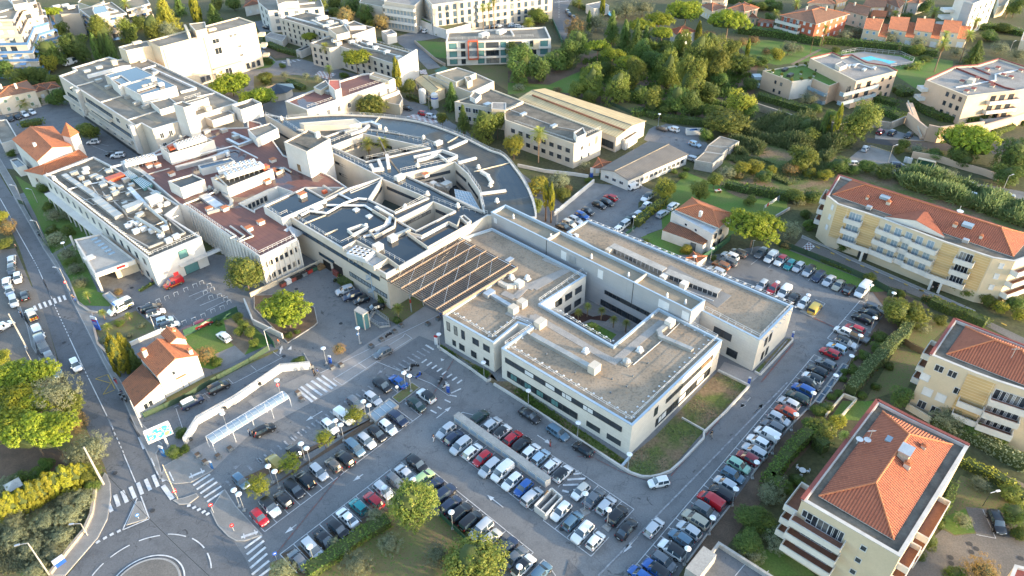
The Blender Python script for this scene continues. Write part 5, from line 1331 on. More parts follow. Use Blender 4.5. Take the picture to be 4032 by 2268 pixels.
arc=smooth(P('B3 262,680 238,570 185,440 100,300 B2 2300,140 A2 2160,1370 1890,1240 1540,1120 1150,1066 700,1050 300,1082',ZM))
mo=P('B2 315,700 1215,1238 1845,880 2150,695 B3 262,715',ZM)+arc+P('A2 95,1046 B2 720,122 1170,345 880,440 660,545',ZM)
hE=P('B2 1060,545 1178,362 1592,535 1300,662',ZM);hD=P('B2 1320,735 1650,572 1840,655 1490,832',ZM)
hC=P('B2 1378,312 1845,207 1960,310 2070,470 2110,655',ZM);hB=P('B2 715,58 1005,-55 1290,5 1600,72 1032,197',ZM);hA=P('A2 420,1190 900,1165 650,1255',ZM)
main=building('curved_hospital_block','half round hospital block with dark flooded flat roofs and triangular courtyards',Jf,mo,ZM,Qc,Qx,.45,.35,Qf,holes=[(hE,3.5,'membrane_green'),(hD,4,Qn),(hC,2.5,Qx),(hB,0.1,Qi),(hA,4,Ql)])
zm=ZM-.45
def hole_band(h,i,z,hh,t0=.04,t1=.96,m=Qg,ev=1.2):
 h=ccw(h);p,q=h[i],h[(i+1)%len(h)]
 if facing(p,q).dot(Vector((cen(h)[0]-p[0],cen(h)[1]-p[1])))>0:band(main,p,q,z,hh,t0,t1,m,every=ev)
for h,z in((hE,7.2),(hD,7),(hC,6.7),(hC,3.4),(hB,6.6),(hB,2)):
 for i in range(len(h)):hole_band(h,i,z,.8,.1,.9)
railing(main,P('A2 110,1060 290,1130 470,1250',zm),zm,1.1);railing(main,P('B2 725,110 1180,330 1600,525 1300,690',zm),zm,1.1);railing(main,P('B2 1650,555 1870,640 2150,690',zm),zm,1.1);railing(main,P('B2 1350,300 1850,190 1960,290 2085,470 2125,650',zm),zm,1.1);railing(main,P('B2 700,40 1000,-80',zm),zm,1.1);railing(main,P('A2 1030,1215 1300,1240 1640,1345',zm),zm,1.1);railing(main,P('B2 1035,185 1610,60',zm),zm,1.1)
railing(main,P('B2 340,690 800,970 940,900 1390,1150',zm),zm,1.0);railing(main,arc,ZM-.1,.8,1.6)
f0,f1=P('B2 315,700',ZM)[0],P('B2 1215,1238',ZM)[0]
band(main,f0,f1,6.6,1.0,.02,.93,Q2,every=2.2);band(main,f0,f1,3.2,.8,.3,.46,Q2,every=2);band(main,f0,f1,2.7,1.1,.62,.98,Q2,every=1.1);band(main,f0,f1,.2,3.2,.44,.54,Qw,'loading_bay');band(main,f0,f1,.1,2.3,.33,.41,Qw,'garage_door')
l0,l1=P('B2 720,122 1590,530',ZM);band(main,l0,l1,6.7,.7,.02,.4,Qg,every=1.6);band(main,l0,l1,3.5,.7,.05,.45,Qg,every=1.6);
k0,k1=P('A2 95,1046',ZM)[0],P('B2 720,122',ZM)[0];band(main,k0,k1,5.2,.7,.05,.6,Qg,every=1.6)
link=pent(main,'B2 880,470 1170,352 1178,372 890,490',9.3,3.5,Q5,Qx,.1,'glazed_link')
pent(main,'B2 85,612 470,435 665,545 255,722',10.3,0,Qa,Qx,.4,'corner_block')
rbox(main,'B2 445,510',9.9,(1.8,1.4,1.0),Qa,'chimney_box',UA,Qo)
railing(main,P('B2 110,615 240,710 310,675',9.9),9.9,1.0)
b=MB();b.flat(ccw(P('B2 820,990 940,925 1225,1085 1100,1160',zm+.03)),zm+.03);b.build('plant_deck',Zd,main)
for s in('B2 815,990 940,922 1230,1085 1340,1165','B2 1100,1165 1230,1090'):
 kerbwall(main,s,zm,1.3,.2,Qc,'screen_wall')
chillers(main,'B2 905,1010 1065,1060',zm+1.2,3,4,.5)
lean=MB();q=P('B2 270,830 330,790',8.6)+P('B2 465,865 405,905',6.6);lean.face([(*q[0],8.5),(*q[1],8.5),(*q[2],6.9),(*q[3],6.9)]);lean.build('lean_to_roof','steel',main)
def tray(s,w=.22,h=.9,m=Qc,closed=False):kerbwall(main,s,zm,h,w,m,'upstand',closed)
pent(main,'A2 418,1130 930,1092 985,1130 880,1150 460,1150',11.0,zm,Qc,Qd,.15)
tray('B2 1410,845 1545,880 1790,750 1870,790 1895,720 1990,765 1600,985 1410,850',closed=False);duct(main,'B2 1440,870 1540,905 1780,775',zm,.6,.4,Qb);pent(main,'B2 1895,705 1935,690 2000,745 1960,770',zm+1.0,zm,Qc,Qj,.2)
tray('B2 1090,640 1225,720 1200,780 1060,835 1110,885 1290,790 1305,720 1150,640',m=Qc);duct(main,'B2 1130,625 1260,700 1240,770 1130,840',zm,.8,.6,Qb);duct(main,'B2 1015,890 1150,865',zm,.4,.4,Qb)
pipe(main,'B2 670,605 1020,610 1090,655',zm,.28,Qb);pipe(main,'B2 435,700 510,660 670,680 830,590 960,545 1035,550',zm,.3,Qb);pipe(main,'B2 780,500 900,560',zm,.25,Qb)
tray('B2 860,820 990,775 1040,800 910,865',.3,.9,Qa,True)
rbox(main,'B2 1275,905',zm,(2.0,1.5,1.3),Qa,Qh);rbox(main,'B2 1140,985',zm,(2.0,1.7,1.3),Qa,Qh);duct(main,'B2 1320,880 1420,835',zm,.9,.7);rbox(main,'B2 580,625',zm,(2.6,1.6,.8),Qb,Qh);rbox(main,'B2 940,645 1060,705',zm,(1.4,1.3,.4),Qb,Zh)
cowl(main,'B2 1030,790 1595,490 1875,600 1390,610 1505,230 2065,245 2235,555 2175,410 A2 1560,1260 1210,1185 250,1085',zm,.45,Qa)
rbox(main,'B2 1340,345',zm,(2.6,1.5,1.2),Qa,Qh);rbox(main,'A2 1695,1315',zm,(2.4,1.4,1.0),Qa,Qh);duct(main,'B2 1075,240 1100,280 1180,270 1150,200',zm,.8,.9,Qa);duct(main,'B2 1225,155 1240,250',zm,.9,1.0,Qa);duct(main,'B2 2100,300 2150,330 2185,390',zm,.9,.7,Qa);duct(main,'A2 1800,1365 1880,1330 1950,1300',zm,.8,.6,Qa);duct(main,'A2 850,1215 930,1190 960,1145 1080,1130 1150,1160',zm,1.1,.9,'steel');duct(main,'A2 900,1235 1010,1195 1050,1160',zm,.8,.7,Qa)
tray('B2 1470,150 1730,90 1790,110 1870,140 1780,190 1700,130 1500,180',.4,.9,Qa);tray('B2 1880,205 2045,160',.8,.5,Qa);tray('B2 2080,490 2320,460',.8,.5,Qa);tray('B2 2025,290 2370,205',.25,.25,Qd);tray('A2 1780,1310 1890,1245',.25,.25,Qd);tray('A2 1110,1125 1155,1070',.3,.3,Qd);tray('B2 640,540 820,440',.3,.3,Qd);tray('B2 460,770 660,690',.25,.2,Qd);tray('B2 650,870 770,820',.25,.25,Qd);tray('B2 1570,400 1700,470 1850,545 2100,660',.5,.5,Qe);tray('A2 1040,1185 1560,1265 1690,1320',.3,.3,Qe);tray('B2 1130,-60 1240,170 1340,300',.4,.2,Qj)
pent(main,'B2 1480,375 1740,330 1790,400 1620,400',6.2,2.5,Qc,Qx,.3,'lower_block')
rbox(main,'B2 1650,410',6.2,(1.6,1.4,1.2),Qa,Qh);rbox(main,'B2 1770,420',6.2,(2.6,2.0,1.6),Qk,Z2);duct(main,'B2 1640,400 1700,435 1780,450',6.2,.9,.9)
b=MB();gq=P('B2 1845,455 1990,485 2080,640 1860,540',8.0);b.prism(gq,7.9,7.95);sk=b.build('glass_roof',Qv,main)
b=MB()
for k in range(7):b.bar((*lerp(gq[0],gq[1],k/6),8.0),(*lerp(gq[3],gq[2],k/6),8.0),.1)
for k in range(5):b.bar((*lerp(gq[0],gq[3],k/4),8.0),(*lerp(gq[1],gq[2],k/4),8.0),.1)
b.build('glazing_bar',Qb,sk)
b=MB();b.prism(P('B2 1320,575 1360,550 1410,580 1370,600',4.2),3.5,4.2);b.build(Qh,Za,main)
ZT=15.8
tower=building('lift_tower','tall blank white lift tower rising from the red roofs','tower',P('B2 275,20 485,112 700,-10 500,-95',ZT),ZT,Qa,Qj,.4,.3,Qc)
kerbwall(tower,'B2 540,85 380,20',ZT-.4,.35,.2,Qj);rbox(tower,'A2 585,1240',ZT-.4,(1.2,1.0,1.6),Qa,'vent');g0,g1=P('B2 275,20 485,112',ZT);band(tower,g0,g1,8.6,2.0,.42,.56,'wood','door')
ZR=8.4
ro=P('B1 1722,612 2392,1075 B2 395,908 255,715 480,440 860,440 700,330 270,140 A2 60,1130 -60,1100 A1 2280,1170 2000,1180 1720,1230 1420,1400 B1 1110,200 1300,300 1650,590',ZR)
lw=P('B1 2205,585 2462,462 B2 215,432 345,478 0,640 B1 2335,655',ZR)
red=building('red_roof_block','low hospital block with rust red flat roof crowded by pipes and plant',Jf,ro,ZR,Qa,'membrane_red',.3,.3,Qf,holes=[(lw,3.6,Qj)])
zr2=ZR-.3
r0,r1,r2=P('B1 1722,612 2392,1075',ZR)+P('B2 395,908',ZR)
windows(red,r1,r2,[5.0,1.5],7,1.0,1.35,'arch',m0=.8,m1=.6)
nv=facing(r0,r1);nb_=int(dist(r0,r1)/1.6)
for k in range(nb_):
 e=lerp(r0,r1,(k+.5)/nb_);b=MB();b.box((e[0]+nv.x*.12,e[1]+nv.y*.12,4),(.3,.35,7.6),math.atan2(nv.y,nv.x));b.build('pilaster',Qa,red)
nv=facing(r1,r2)
for k in range(8):
 e=lerp(r1,r2,k/7);b=MB();b.box((e[0]+nv.x*.1,e[1]+nv.y*.1,4),(.3,.4,7.6),math.atan2(nv.y,nv.x));b.build('pilaster',Qa,red)
railing(red,P('B1 1735,610 2385,1060 B2 380,900',zr2),zr2,1.0,1.2,Qb)
def rdeck(s,h,**k):return pent(red,s,h,zr2,**k)
rdeck('B1 1545,380 1770,315 1880,365 1660,445',11.3,wall=Qa,roof=Qx)
u1=rdeck('B1 1940,350 2360,230 2510,270 2090,440',11.0,wall=Qa,roof=Qj,par=.8);u2=rdeck('B1 1470,70 1890,-20 1970,5 1555,130',11.5,wall=Qa,roof=Qj,par=.8)
chillers(red,'B1 2010,270 2340,190',12.4,2,7);chillers(red,'B1 2080,315 2400,215',12.4,2,7);chillers(red,'A1 1620,1330 1870,1250',13.0,2,8);chillers(red,'B1 1150,205 1420,140',10.0,2,8)
railing(red,P('B1 1480,75 1560,125',11.5),11.5,1);pipe(red,'B1 1990,330 2060,400 2100,440',11,.2)
rbox(red,'B1 2440,255',10.4,(1.8,1.6,1.2),Zf,Qh);rbox(red,'B1 1575,70',11.0,(1.6,1.4,1.2),Zf,Qh)
rbox(red,'B1 2460,385 2520,285 2555,300 B2 120,370 1580,325 B1 1925,640 2290,820 2510,190 1580,315 1375,240 1450,235 2400,760 2070,635',zr2,(1.5,1.3,.9),Qa,Qh,UA,Qo)
duct(red,'B1 1640,260 1900,190 2090,120',zr2,1.2,1.0,'steel');duct(red,'B1 2060,500 2130,560 2130,610 1920,670',zr2,.8,.7);duct(red,'B1 1890,530 2000,610',zr2,2.2,.7,'steel');duct(red,'A1 2100,1290 2200,1340 2310,1300 2150,1230',zr2,.9,.8,'steel');pipe(red,'B1 1690,600 1870,530 1960,490 2130,440',zr2,.25);pipe(red,'B1 2080,830 2170,890 2120,910',zr2,.25);pipe(red,'B1 2120,800 2250,890 2180,940',zr2,.25);pipe(red,'B1 2220,800 2330,890 2200,940',zr2,.25);pipe(red,'B2 640,430 720,480',zr2,.35);pipe(red,'B1 1020,260 1500,130',zr2+.8,.3,Qb);pipe(red,'B1 1750,155 2150,60 2370,170',zr2+.6,.2,Qb);pipe(red,'B2 270,260 340,300',zr2,.25)
cowl(red,'B1 1930,440 1985,470 A1 1660,1260',zr2,.5,Qk);cowl(red,'B1 2090,130',zr2,.5)
rbox(red,'B2 240,285 A1 2170,1260 1900,1210 2060,1200',zr2,(2.0,1.4,1.0),Qk,'vent');rbox(red,'B2 650,480',zr2,(1.2,1,.8),Zf,Qh)
kerbwall(red,'B1 1400,370 1650,590',zr2,.25,.3,Qe);kerbwall(red,'B1 1300,330 1560,260',zr2,.25,.3,Qe)
windows(red,*lw[:2],[5.6],6,.9,1.5,'arch',m0=.6)
pent(red,'B1 1820,235 2120,165 2160,195 1850,270',zr2+2.0,zr2,Qa,Z6,.2);pent(red,'A2 -60,1190 150,1130 220,1180 20,1270',11,zr2,Qa,Ql,.3);pent(red,'A1 2130,965 2320,905 2405,945 2215,1010',12.5,zr2,Qa,Qj,.8);pent(red,'A1 1880,1075 2100,1010 2160,1040 1950,1110',10.6,zr2,Qc,Ql,.3)
ZE=8.05
eo=P('B1 395,325 1368,1095 1850,893 1525,690 1650,600 1000,225 860,155',ZE)
er=building('emergency_building','long white emergency wing with roof plant and dark window row along the street',Jf,eo,ZE,Qa,Qj,.55,.4,Qf)
ze=ZE-.55;e0,e1,e2=P('B1 395,325 1368,1095 1850,893',ZE)
windows(er,e0,e1,[5.0],15,1.0,1.5,'bluegl',m0=1.0,m1=1.5);windows(er,e0,e1,[1.2],7,1.4,1.6,'bluegl',m0=2,m1=26);windows(er,e0,e1,[1.2],3,1.0,1.4,'bluegl',m0=46,m1=2)
windows(er,e1,e2,[4.7],1,2.0,2.0,'green',m0=6.2,m1=3.8);windows(er,e1,e2,[.1],1,3.2,2.6,'green',m0=6.4,m1=2.2,name='door')
nv=facing(e0,e1);a,c=lerp(e0,e1,.02),lerp(e0,e1,.55)
b=MB();b.wall((a[0]+nv.x*.9,a[1]+nv.y*.9),(c[0]+nv.x*.9,c[1]+nv.y*.9),1.8,3.0,3.45);b.build('ledge',Qa,er)
for k in range(10):
 s=lerp(a,c,(k+.5)/10);b=MB();b.tube((s[0]+nv.x*1.6,s[1]+nv.y*1.6,0),(s[0]+nv.x*1.6,s[1]+nv.y*1.6,3),.16,n=8);b.build('column',Qa,er)
nv=facing(e1,e2);a,c=lerp(e1,e2,.45),lerp(e1,e2,1.25);b=MB();b.wall((a[0]+nv.x*.7,a[1]+nv.y*.7),(c[0]+nv.x*.7,c[1]+nv.y*.7),1.4,3.2,3.4);b.build('canopy',Qf,er)
railing(er,[(a[0]+nv.x*1.3,a[1]+nv.y*1.3),(c[0]+nv.x*1.3,c[1]+nv.y*1.3)],3.4,1.0);rbox(er,'B1 1620,1235',3.0,(1.1,.2,.8),Q4,'sign',UA)
i0,i1=P('B1 440,335 1370,1070',ze);b=MB();n=int(dist(i0,i1)/.95)
w2=Vector((e2[0]-e1[0],e2[1]-e1[1])).normalized()
for k in range(n+1):
 s=lerp(i0,i1,k/n);b.bar((*s,ZE-.05),(s[0]+w2.x*.9,s[1]+w2.y*.9,ze+.1),.12)
 b.box((s[0],s[1],ZE+.1),(.1,.1,.8))
b.bar((*i0,ZE+.45),(*i1,ZE+.45),.08);b.build(Je,Qb,er);railing(er,P('B1 1370,1075 1835,880',ze),ze,1.0,1.1)
duct(er,'B1 600,335 800,470 900,540 1100,700',ze,1.3,.8,Qk);duct(er,'B1 900,560 1080,700',ze,2.0,.9,Qk);pipe(er,'B1 1250,720 1500,870',ze+.5,.45,Qk);pipe(er,'B1 1330,600 1560,790',ze+.6,.4,Qk);duct(er,'B1 1200,460 1350,620',ze,1.2,1.0,'steel');duct(er,'B1 880,330 1090,440',ze,1.0,.8,Qk);duct(er,'B1 1240,250 1400,370',ze,1.1,.8,Qk);pipe(er,'B1 630,460 780,420 1000,380',ze,.2,Qb)
rbox(er,'B1 680,310 800,400 915,355 860,340 950,420 1000,290 1060,490 1160,370 1290,690',ze,(1.8,1.3,1.0),Qk,Z2);rbox(er,'B1 1000,540 940,400 1110,440 1210,420 1190,500 1035,450 745,350 1150,590',ze,(1.4,1.1,.9),Qk,Z2);rbox(er,'B1 1230,620',ze,(4.6,2.4,1.6),Qk,Z2);rbox(er,'B1 1420,555',ze,(3.4,2.6,1.9),Qa,'plant_room');rbox(er,'B1 1060,350',ze,(4.5,2.4,1.0),Zf,'plant_cover');rbox(er,'B1 1180,790 1250,840 1320,820 1400,835 1480,880 1620,890 1550,925 1210,770 1265,770 1515,810',ze,(1.5,1.1,1.0),Qb,Zr);rbox(er,'B1 790,265 785,300 1455,655 1530,590 1480,600',ze,(1.6,1.2,.8),Qa,'vent',UA)
for s in('B1 1130,310 1180,280 1270,340 1210,365','B1 1230,370 1290,345 1400,410 1320,450','B1 1380,490 1430,465 1480,490 1430,520'):
 b=MB();p=P(s,ze+.8);b.prism(p,ze,ze+.8);w=b.build(Zh,Q5,er);g=MB();p=ccw(p)
 for k in range(6):g.bar((*lerp(p[0],p[1],k/5),ze+.84),(*lerp(p[3],p[2],k/5),ze+.84),.1)
 g.build('glazing_bar',Qb,w)
cowl(er,'B1 495,350',ze,.5);kerbwall(er,'B1 1160,870 1370,985 1700,850 1540,720',ze,.5,.3,Qe);b=MB();g=G('B1',1570,830,ze+2);b.tube((*g,ze),(*g,ze+4.5),.18,n=8);b.build('flue',Qw,er)
for s in('B1 650,470 860,600 1090,560','B1 760,560 1000,510 1300,450','B1 820,330 900,380 1040,330 1230,420','B1 1120,560 1290,560 1500,700','B1 1180,720 1420,790 1640,700','B1 700,380 1000,560','B1 900,300 960,260 1090,310'):pipe(er,s,ze,.12,Qk)
for s in('B1 720,310 780,420','B1 860,460 920,540','B1 960,520 1010,580','B1 1060,600 1180,720'):railing(er,P(s,ze),ze,1.4,.8,'steel')
cpz=5.1;co_=P('B1 685,918 930,862 1240,1105 872,1235',cpz)
can=building('ambulance_canopy','flat concrete canopy over the ambulance bay with a dark red sign','canopy',co_,cpz,Qa,Qe,.35,.35,Qf,z0=4.0)
for t,x,y in PX('B1 945,1400 700,1010 780,1130 850,1240'):
 g=G(t,x,y);b=MB();b.box((*g,2),(.4,.4,4));b.build('post',Qa,can)
q=P('B1 690,930 872,1235',cpz);b=MB();b.wall(q[0],q[1],.25,0,4);b.build('side_wall',Qa,can)
q=P('B1 872,1235 1240,1105',cpz);band(can,q[0],q[1],4.3,.55,.52,.74,Q4,'sign',.1)
q2=P('B1 1000,1200 1240,1120',3);b=MB();b.wall((q[0][0]+1.5,q[0][1]+5),(q[1][0]+.5,q[1][1]+4),.2,.2,3.6);bw=b.build('bay_screen',Qd,can)
for k in range(6):rbox(can,'B1 %d,%d'%(868+32*k,912+27*k),cpz-.35,(1.5,.9,.12),Qv,Zh)
rbox(can,'B1 820,1085',cpz-.35,(2.2,1.8,.3),Qa,Zh)
ZN=11.8
no=P('A1 540,697 1245,1155 1300,1133 1400,1188 1612,1125 2190,942 1892,795 1360,540 1300,560 1230,518 1085,548 1000,522 660,622 700,642',ZN)
ward=building('north_ward_block','four storey pale ward block with stepped roof terraces and blue flooded penthouses',Jf,no,ZN,Qc,Ql,.5,.4,Qf)
zn=ZN-.5;w0,w1=P('A1 540,697 1245,1155',ZN)
windows(ward,w0,w1,[8.6],2,2.4,1.4,'white',m0=4,m1=38);band(ward,w0,w1,8.7,1.3,.36,.7,Q2,every=2);windows(ward,w0,w1,[8.6],2,2.4,1.4,'white',m0=43,m1=3)
band(ward,w0,w1,5.6,1.3,.05,.3,Q2,every=2);band(ward,w0,w1,5.6,1.3,.38,.95,Q2,every=2);windows(ward,w0,w1,[2.2],10,1.9,1.3,'white',m0=2,m1=2);band(ward,w0,w1,-.0,1.2,.2,.98,Qr,'basement_opening',.05)
nv=facing(w0,w1)
for t0,t1,z in((.0,.33,4.2),(.36,.9,4.2),(.36,.68,7.4)):
 a,c=lerp(w0,w1,t0),lerp(w0,w1,t1);b=MB();b.wall((a[0]+nv.x*.5,a[1]+nv.y*.5),(c[0]+nv.x*.5,c[1]+nv.y*.5),1.0,z-.1,z+.8);b.build('ledge',Qc,ward)
for t in(.3,.98):
 e=lerp(w0,w1,t);b=MB();b.box((e[0]+nv.x*.6,e[1]+nv.y*.6,ZN/2+1.5),(1.6,1.6,ZN-3),UA);b.build('stair_fin',Zd,ward)
w2_,w3_=P('A1 1400,1188 1612,1125',ZN);windows(ward,w2_,w3_,[8.3,5.2,2.2],2,1.0,1.5,'white',m0=.8)
for s in('A1 640,805 860,745','A1 930,935 1150,870','A1 1170,1100 1430,1020','A1 1810,885 1990,850'):kerbwall(ward,s,zn,.35,.35,Qf)
sheet(ward,'A1 715,695 745,690 1500,1120 1440,1135',zn,Qm)
pb=14.6
pent(ward,'A1 962,690 1250,612 1420,692 1130,782',pb,zn,Qc,Z6,.12);pent(ward,'A1 1130,787 1425,698 1622,790 1300,878',pb,zn,Qa,Z6,.12);pent(ward,'A1 1010,720 1115,690 1200,750 1090,790',14.9,zn,Qa,Ql,.8)
kerbwall(ward,'A1 800,690 1130,605 1200,600',zn,1.2,.4,Qb);kerbwall(ward,'A1 1390,620 1800,805 1660,840',zn,.7,.5,Qb);kerbwall(ward,'A1 1310,630 1430,595',zn,.5,.5,Qb);duct(ward,'A1 1270,835 1440,780',pb,.6,.5,Qc);rbox(ward,'A1 1480,775 1410,730',pb,(1.6,1.3,1.0),Qa,Qh);rbox(ward,'A1 1330,790 1390,775',pb,(1.6,1.0,.7),Qc,Qh)
rbox(ward,'A1 910,740 1000,800 1180,890 1260,950 1340,980 800,655 910,620 1430,670',zn,(2.2,1.3,.9),Qk,Z2);rbox(ward,'A1 1050,575',zn,(1.8,1.6,1.6),Qd,'vent')
pent(ward,'A1 1590,955 1690,990 1780,965 1680,930',17.5,0,Qa,Qj,.3,'stair_shaft');pent(ward,'A1 1690,940 1890,885 1915,900 1710,960',14.2,zn,Qa,Ql,.1,'screen_wall');rbox(ward,'A1 1860,975 1915,1000',zn,(1.8,1.5,1.4),Qd,'vent');railing(ward,P('A1 1700,925 1850,880',14.2),14.2,1);sheet(ward,'A1 1730,1050 1960,960 2000,985 1790,1065',zn,Qm);pent(ward,'A1 1380,935 1560,895 1640,960 1470,1010',13.2,zn,Qa,Ql,.3)
kz=4.3;kiosk=thing('lift_kiosk',(*G('C2',985,400),0),'glazed lift kiosk with flat concrete roof by the entrance stair','kiosk')
kp=ccw(P('C2 918,283 960,245 1052,295 1000,325',kz));b=MB();b.sides(off(kp,.15),0,kz-.3);b.build('glass_wall',Q5,kiosk);b=MB();b.prism(kp,kz-.3,kz);b.build('roof',Qe,kiosk);b=MB();[b.box((e[0],e[1],kz/2-.15),(.22,.22,kz-.3),UA)for e in off(kp,.12)];b.build('frame',Qc,kiosk)
q=off(kp,.12);b=MB();g=G('C2',1012,410,1.2);b.box((*g,1.1),(1.1,.1,2.0),UB);b.build('door',Q3,kiosk)
st=thing('stairwell',(*G('C2',1150,380),0),'open concrete stairwell with grey railings beside the lift kiosk','stairwell')
sp=P('C2 1060,380 1110,300 1240,390 1250,430 1160,440',.2);b=MB()
for a,c in zip(sp,sp[1:]+sp[:1]):b.wall(a,c,.2,0,.5)
b.build('wall',Qe,st);railing(st,sp,.5,.9,.6,'steel',closed=True);b=MB();b.flat(ccw(sp),.04);b.build('floor',Q8,st)
sx,sy=G('C2',1105,180);sps=thing('spiral_stair',(sx,sy,0),'pale blue metal spiral stair against the yard facade','staircase');b=MB();r=MB()
for k in range(26):
 a=k*.42;z=.25+k*.24;b.face([(sx,sy,z),(sx+1.1*math.cos(a),sy+1.1*math.sin(a),z),(sx+1.1*math.cos(a+.42),sy+1.1*math.sin(a+.42),z)])
 for hh in(.1,.35,.6,.85):r.bar((sx+1.1*math.cos(a),sy+1.1*math.sin(a),z+hh),(sx+1.1*math.cos(a+.42),sy+1.1*math.sin(a+.42),z+.24+hh),.06)
b.tube((sx,sy,0),(sx,sy,7),.12);b.build('treads',Za,sps);r.build(Je,Za,sps)
lowb=pent(main,'B2 1150,1255 1250,1335 1430,1260 1330,1180',4.4,0,Qc,Ql,.4,'porch_block')
rw=P('F 461,1104 494,1051 588,999 705,919 779,913',1.6)
rwt=thing('ramp_wall',(*rw[0],0),'long curved white retaining wall of the underground ramp','wall');b=MB()
for a,c in zip(rw[:4],rw[1:5]):b.wall(a,c,.35,0,1.6)
b.build('wall',Qa,rwt);railing(rwt,rw[:5],1.6,.4,1.8)
for t,x,y in PX('C2 50,960 D1 1755,190 C1 2390,960 2070,1185'):rbox(rwt,'%s %d,%d'%(t,x,y),.7,(.5,.5,.5),Qr,'vent')
shp=P('D1 1885,155 C2 255,1015 325,1085',3.0);sh0,sh1=P('D1 1920,190',3.0)[0],P('C2 290,1050',3.0)[0]
shel=thing('glass_shelter',(*lerp(sh0,sh1,.5),0),'long white framed shelter with curved translucent roof','shelter')
d=Vector((sh1[0]-sh0[0],sh1[1]-sh0[1])).normalized();nv=Vector((d.y,-d.x));Ls=dist(sh0,sh1);b=MB();f=MB();n=13
prof=[(-1.25,2.75),(-.7,3.05),(0,3.15),(.7,3.05),(1.25,2.75)]
for k in range(n):
 e,g=lerp(sh0,sh1,k/n),lerp(sh0,sh1,(k+1)/n)
 for(u,z),(u2,z2)in zip(prof[:-1],prof[1:]):
  b.face([(e[0]+nv.x*u,e[1]+nv.y*u,z),(g[0]+nv.x*u,g[1]+nv.y*u,z),(g[0]+nv.x*u2,g[1]+nv.y*u2,z2),(e[0]+nv.x*u2,e[1]+nv.y*u2,z2)])
b.build('roof','clear_sheet',shel)
for k in range(n+1):
 e=lerp(sh0,sh1,k/n)
 for(u,z),(u2,z2)in zip(prof[:-1],prof[1:]):f.bar((e[0]+nv.x*u,e[1]+nv.y*u,z+.03),(e[0]+nv.x*u2,e[1]+nv.y*u2,z2+.03),.06)
for u in(-1.25,1.25):f.bar((sh0[0]+nv.x*u,sh0[1]+nv.y*u,2.75),(sh1[0]+nv.x*u,sh1[1]+nv.y*u,2.75),.1)
f.build('frame',Qb,shel)
for t in(0,.25,.5,.75,1):
 for u in(-1.2,1.2):
  e=lerp(sh0,sh1,t);b=MB();b.tube((e[0]+nv.x*u,e[1]+nv.y*u,0),(e[0]+nv.x*u,e[1]+nv.y*u,2.7),.07,n=6);b.build('post',Qb,shel)
def house(s,z,label,rise=1.5,wall=Qc,tile=Qp,kind='hip',win='shut',nw=2,ww=.9,wh=1.2,over=.5,name='house',cat='house',z0=0.0,group=None,floors=None,chim=0):
 p=P(s,z);c=cen(p);o=thing(name,(c[0],c[1],z0),label,cat,group)
 b=MB();b.sides(ccw(p),z0-.05,z-.02);b.build('wall',wall,o)
 if kind=='hip':hip_roof(o,p,z,rise,tile,over)
 elif kind=='gable':gable_roof(o,*p,z,rise,tile,over,wall)
 zs=floors or([1.0]if z-z0<4 else[1.0,3.9]if z-z0<7.4 else[1.0,3.9,6.6])
 zs=[z0+q for q in zs if q+wh<z-z0]
 for i in range(4):
  a,d=p[i],p[(i+1)%4];m=Vector(((a[0]+d[0])/2,(a[1]+d[1])/2));nv=Vector((d[1]-a[1],a[0]-d[0]))
  if nv.dot(Vector(c)-m)>0:nv=-nv
  if nv.dot(-m)>0 and dist(a,d)>2.5:windows(o,a,d,zs,max(1,min(nw,int(dist(a,d)/2.2))),ww,wh,win,m0=.5)
 for k in range(chim):
  e=lerp(p[0],p[2],.35+.3*k);b=MB();b.box((e[0],e[1],0),(.7,.6,rise+1.1),UA,z0=z);b.build(Z1,Qc,o)
 return o
ct=thing('cottage',(*G('C1',1560,900),0),'white gabled cottage with terracotta roofs beside the street','house')
cp=P('C1 1275,683 1445,878 1812,692 1668,545',6.1);b=MB();b.sides(ccw(cp),0,6.1);b.build('wall',Qa,ct)
gable_roof(ct,*cp,6.1,1.7,Qo,.25,Qa)
up=P('C1 1490,500 1565,575 1705,545 1610,445',7.6);b=MB();b.sides(ccw(up),0,7.6);b.build('wall',Qa,ct);gable_roof(ct,*up,7.6,.9,Qo,.2)
an=P('C1 1115,945 1232,1165 1472,962 1312,780',3.2);an=an[:2]+P('C1 1472,962 1312,780',4.4);b=MB();b.sides(ccw(an),0,2.9);b.build('wall',Qa,ct);shed_roof(ct,an[0],an[1],an[2],an[3],3.0,4.5,Q9);b=MB()
b.face([(*an[1],2.85),(*an[2],2.85),(*an[2],4.35)]);b.build('gable',Qa,ct)
chimney(ct,'C1',1325,660,6.6,2.0,.8);chimney(ct,'C1',1745,650,6.6,1.6,.7);chimney(ct,'C1',1590,455,8.2,.8,.6)
windows(ct,cp[1],cp[2],[4.3],1,.5,.8,'white',m0=3.2,m1=5.5);b=MB();a,c=lerp(cp[1],cp[2],.35),lerp(cp[1],cp[2],.6);b.wall(a,c,.7,3.1,3.25);b.build('tiled_hood',Qo,ct);windows(ct,an[1],lerp(an[1],an[2],.6),[1.0],2,.9,1.2,'white',m0=1.6,m1=.3);windows(ct,lerp(cp[1],cp[2],.3),cp[2],[.1],1,1.0,2.0,'door',m0=2,m1=4,name='door')
ch=thing('chapel_house',(*G('A1',400,1500),0),'white house with terracotta roofs and a square pyramid topped tower','house')
q=P('A1 120,1278 345,1478 650,1342 480,1162',7.6);b=MB();b.sides(ccw(q),0,7.6);b.build('wall',Qa,ch);gable_roof(ch,*q,7.6,1.9,Qo,.3)
b=MB();b.box((*G('A1',320,1335,8.8),0),(.8,.8,1.1),UA,z0=8.4);b.build(Z1,Qa,ch)
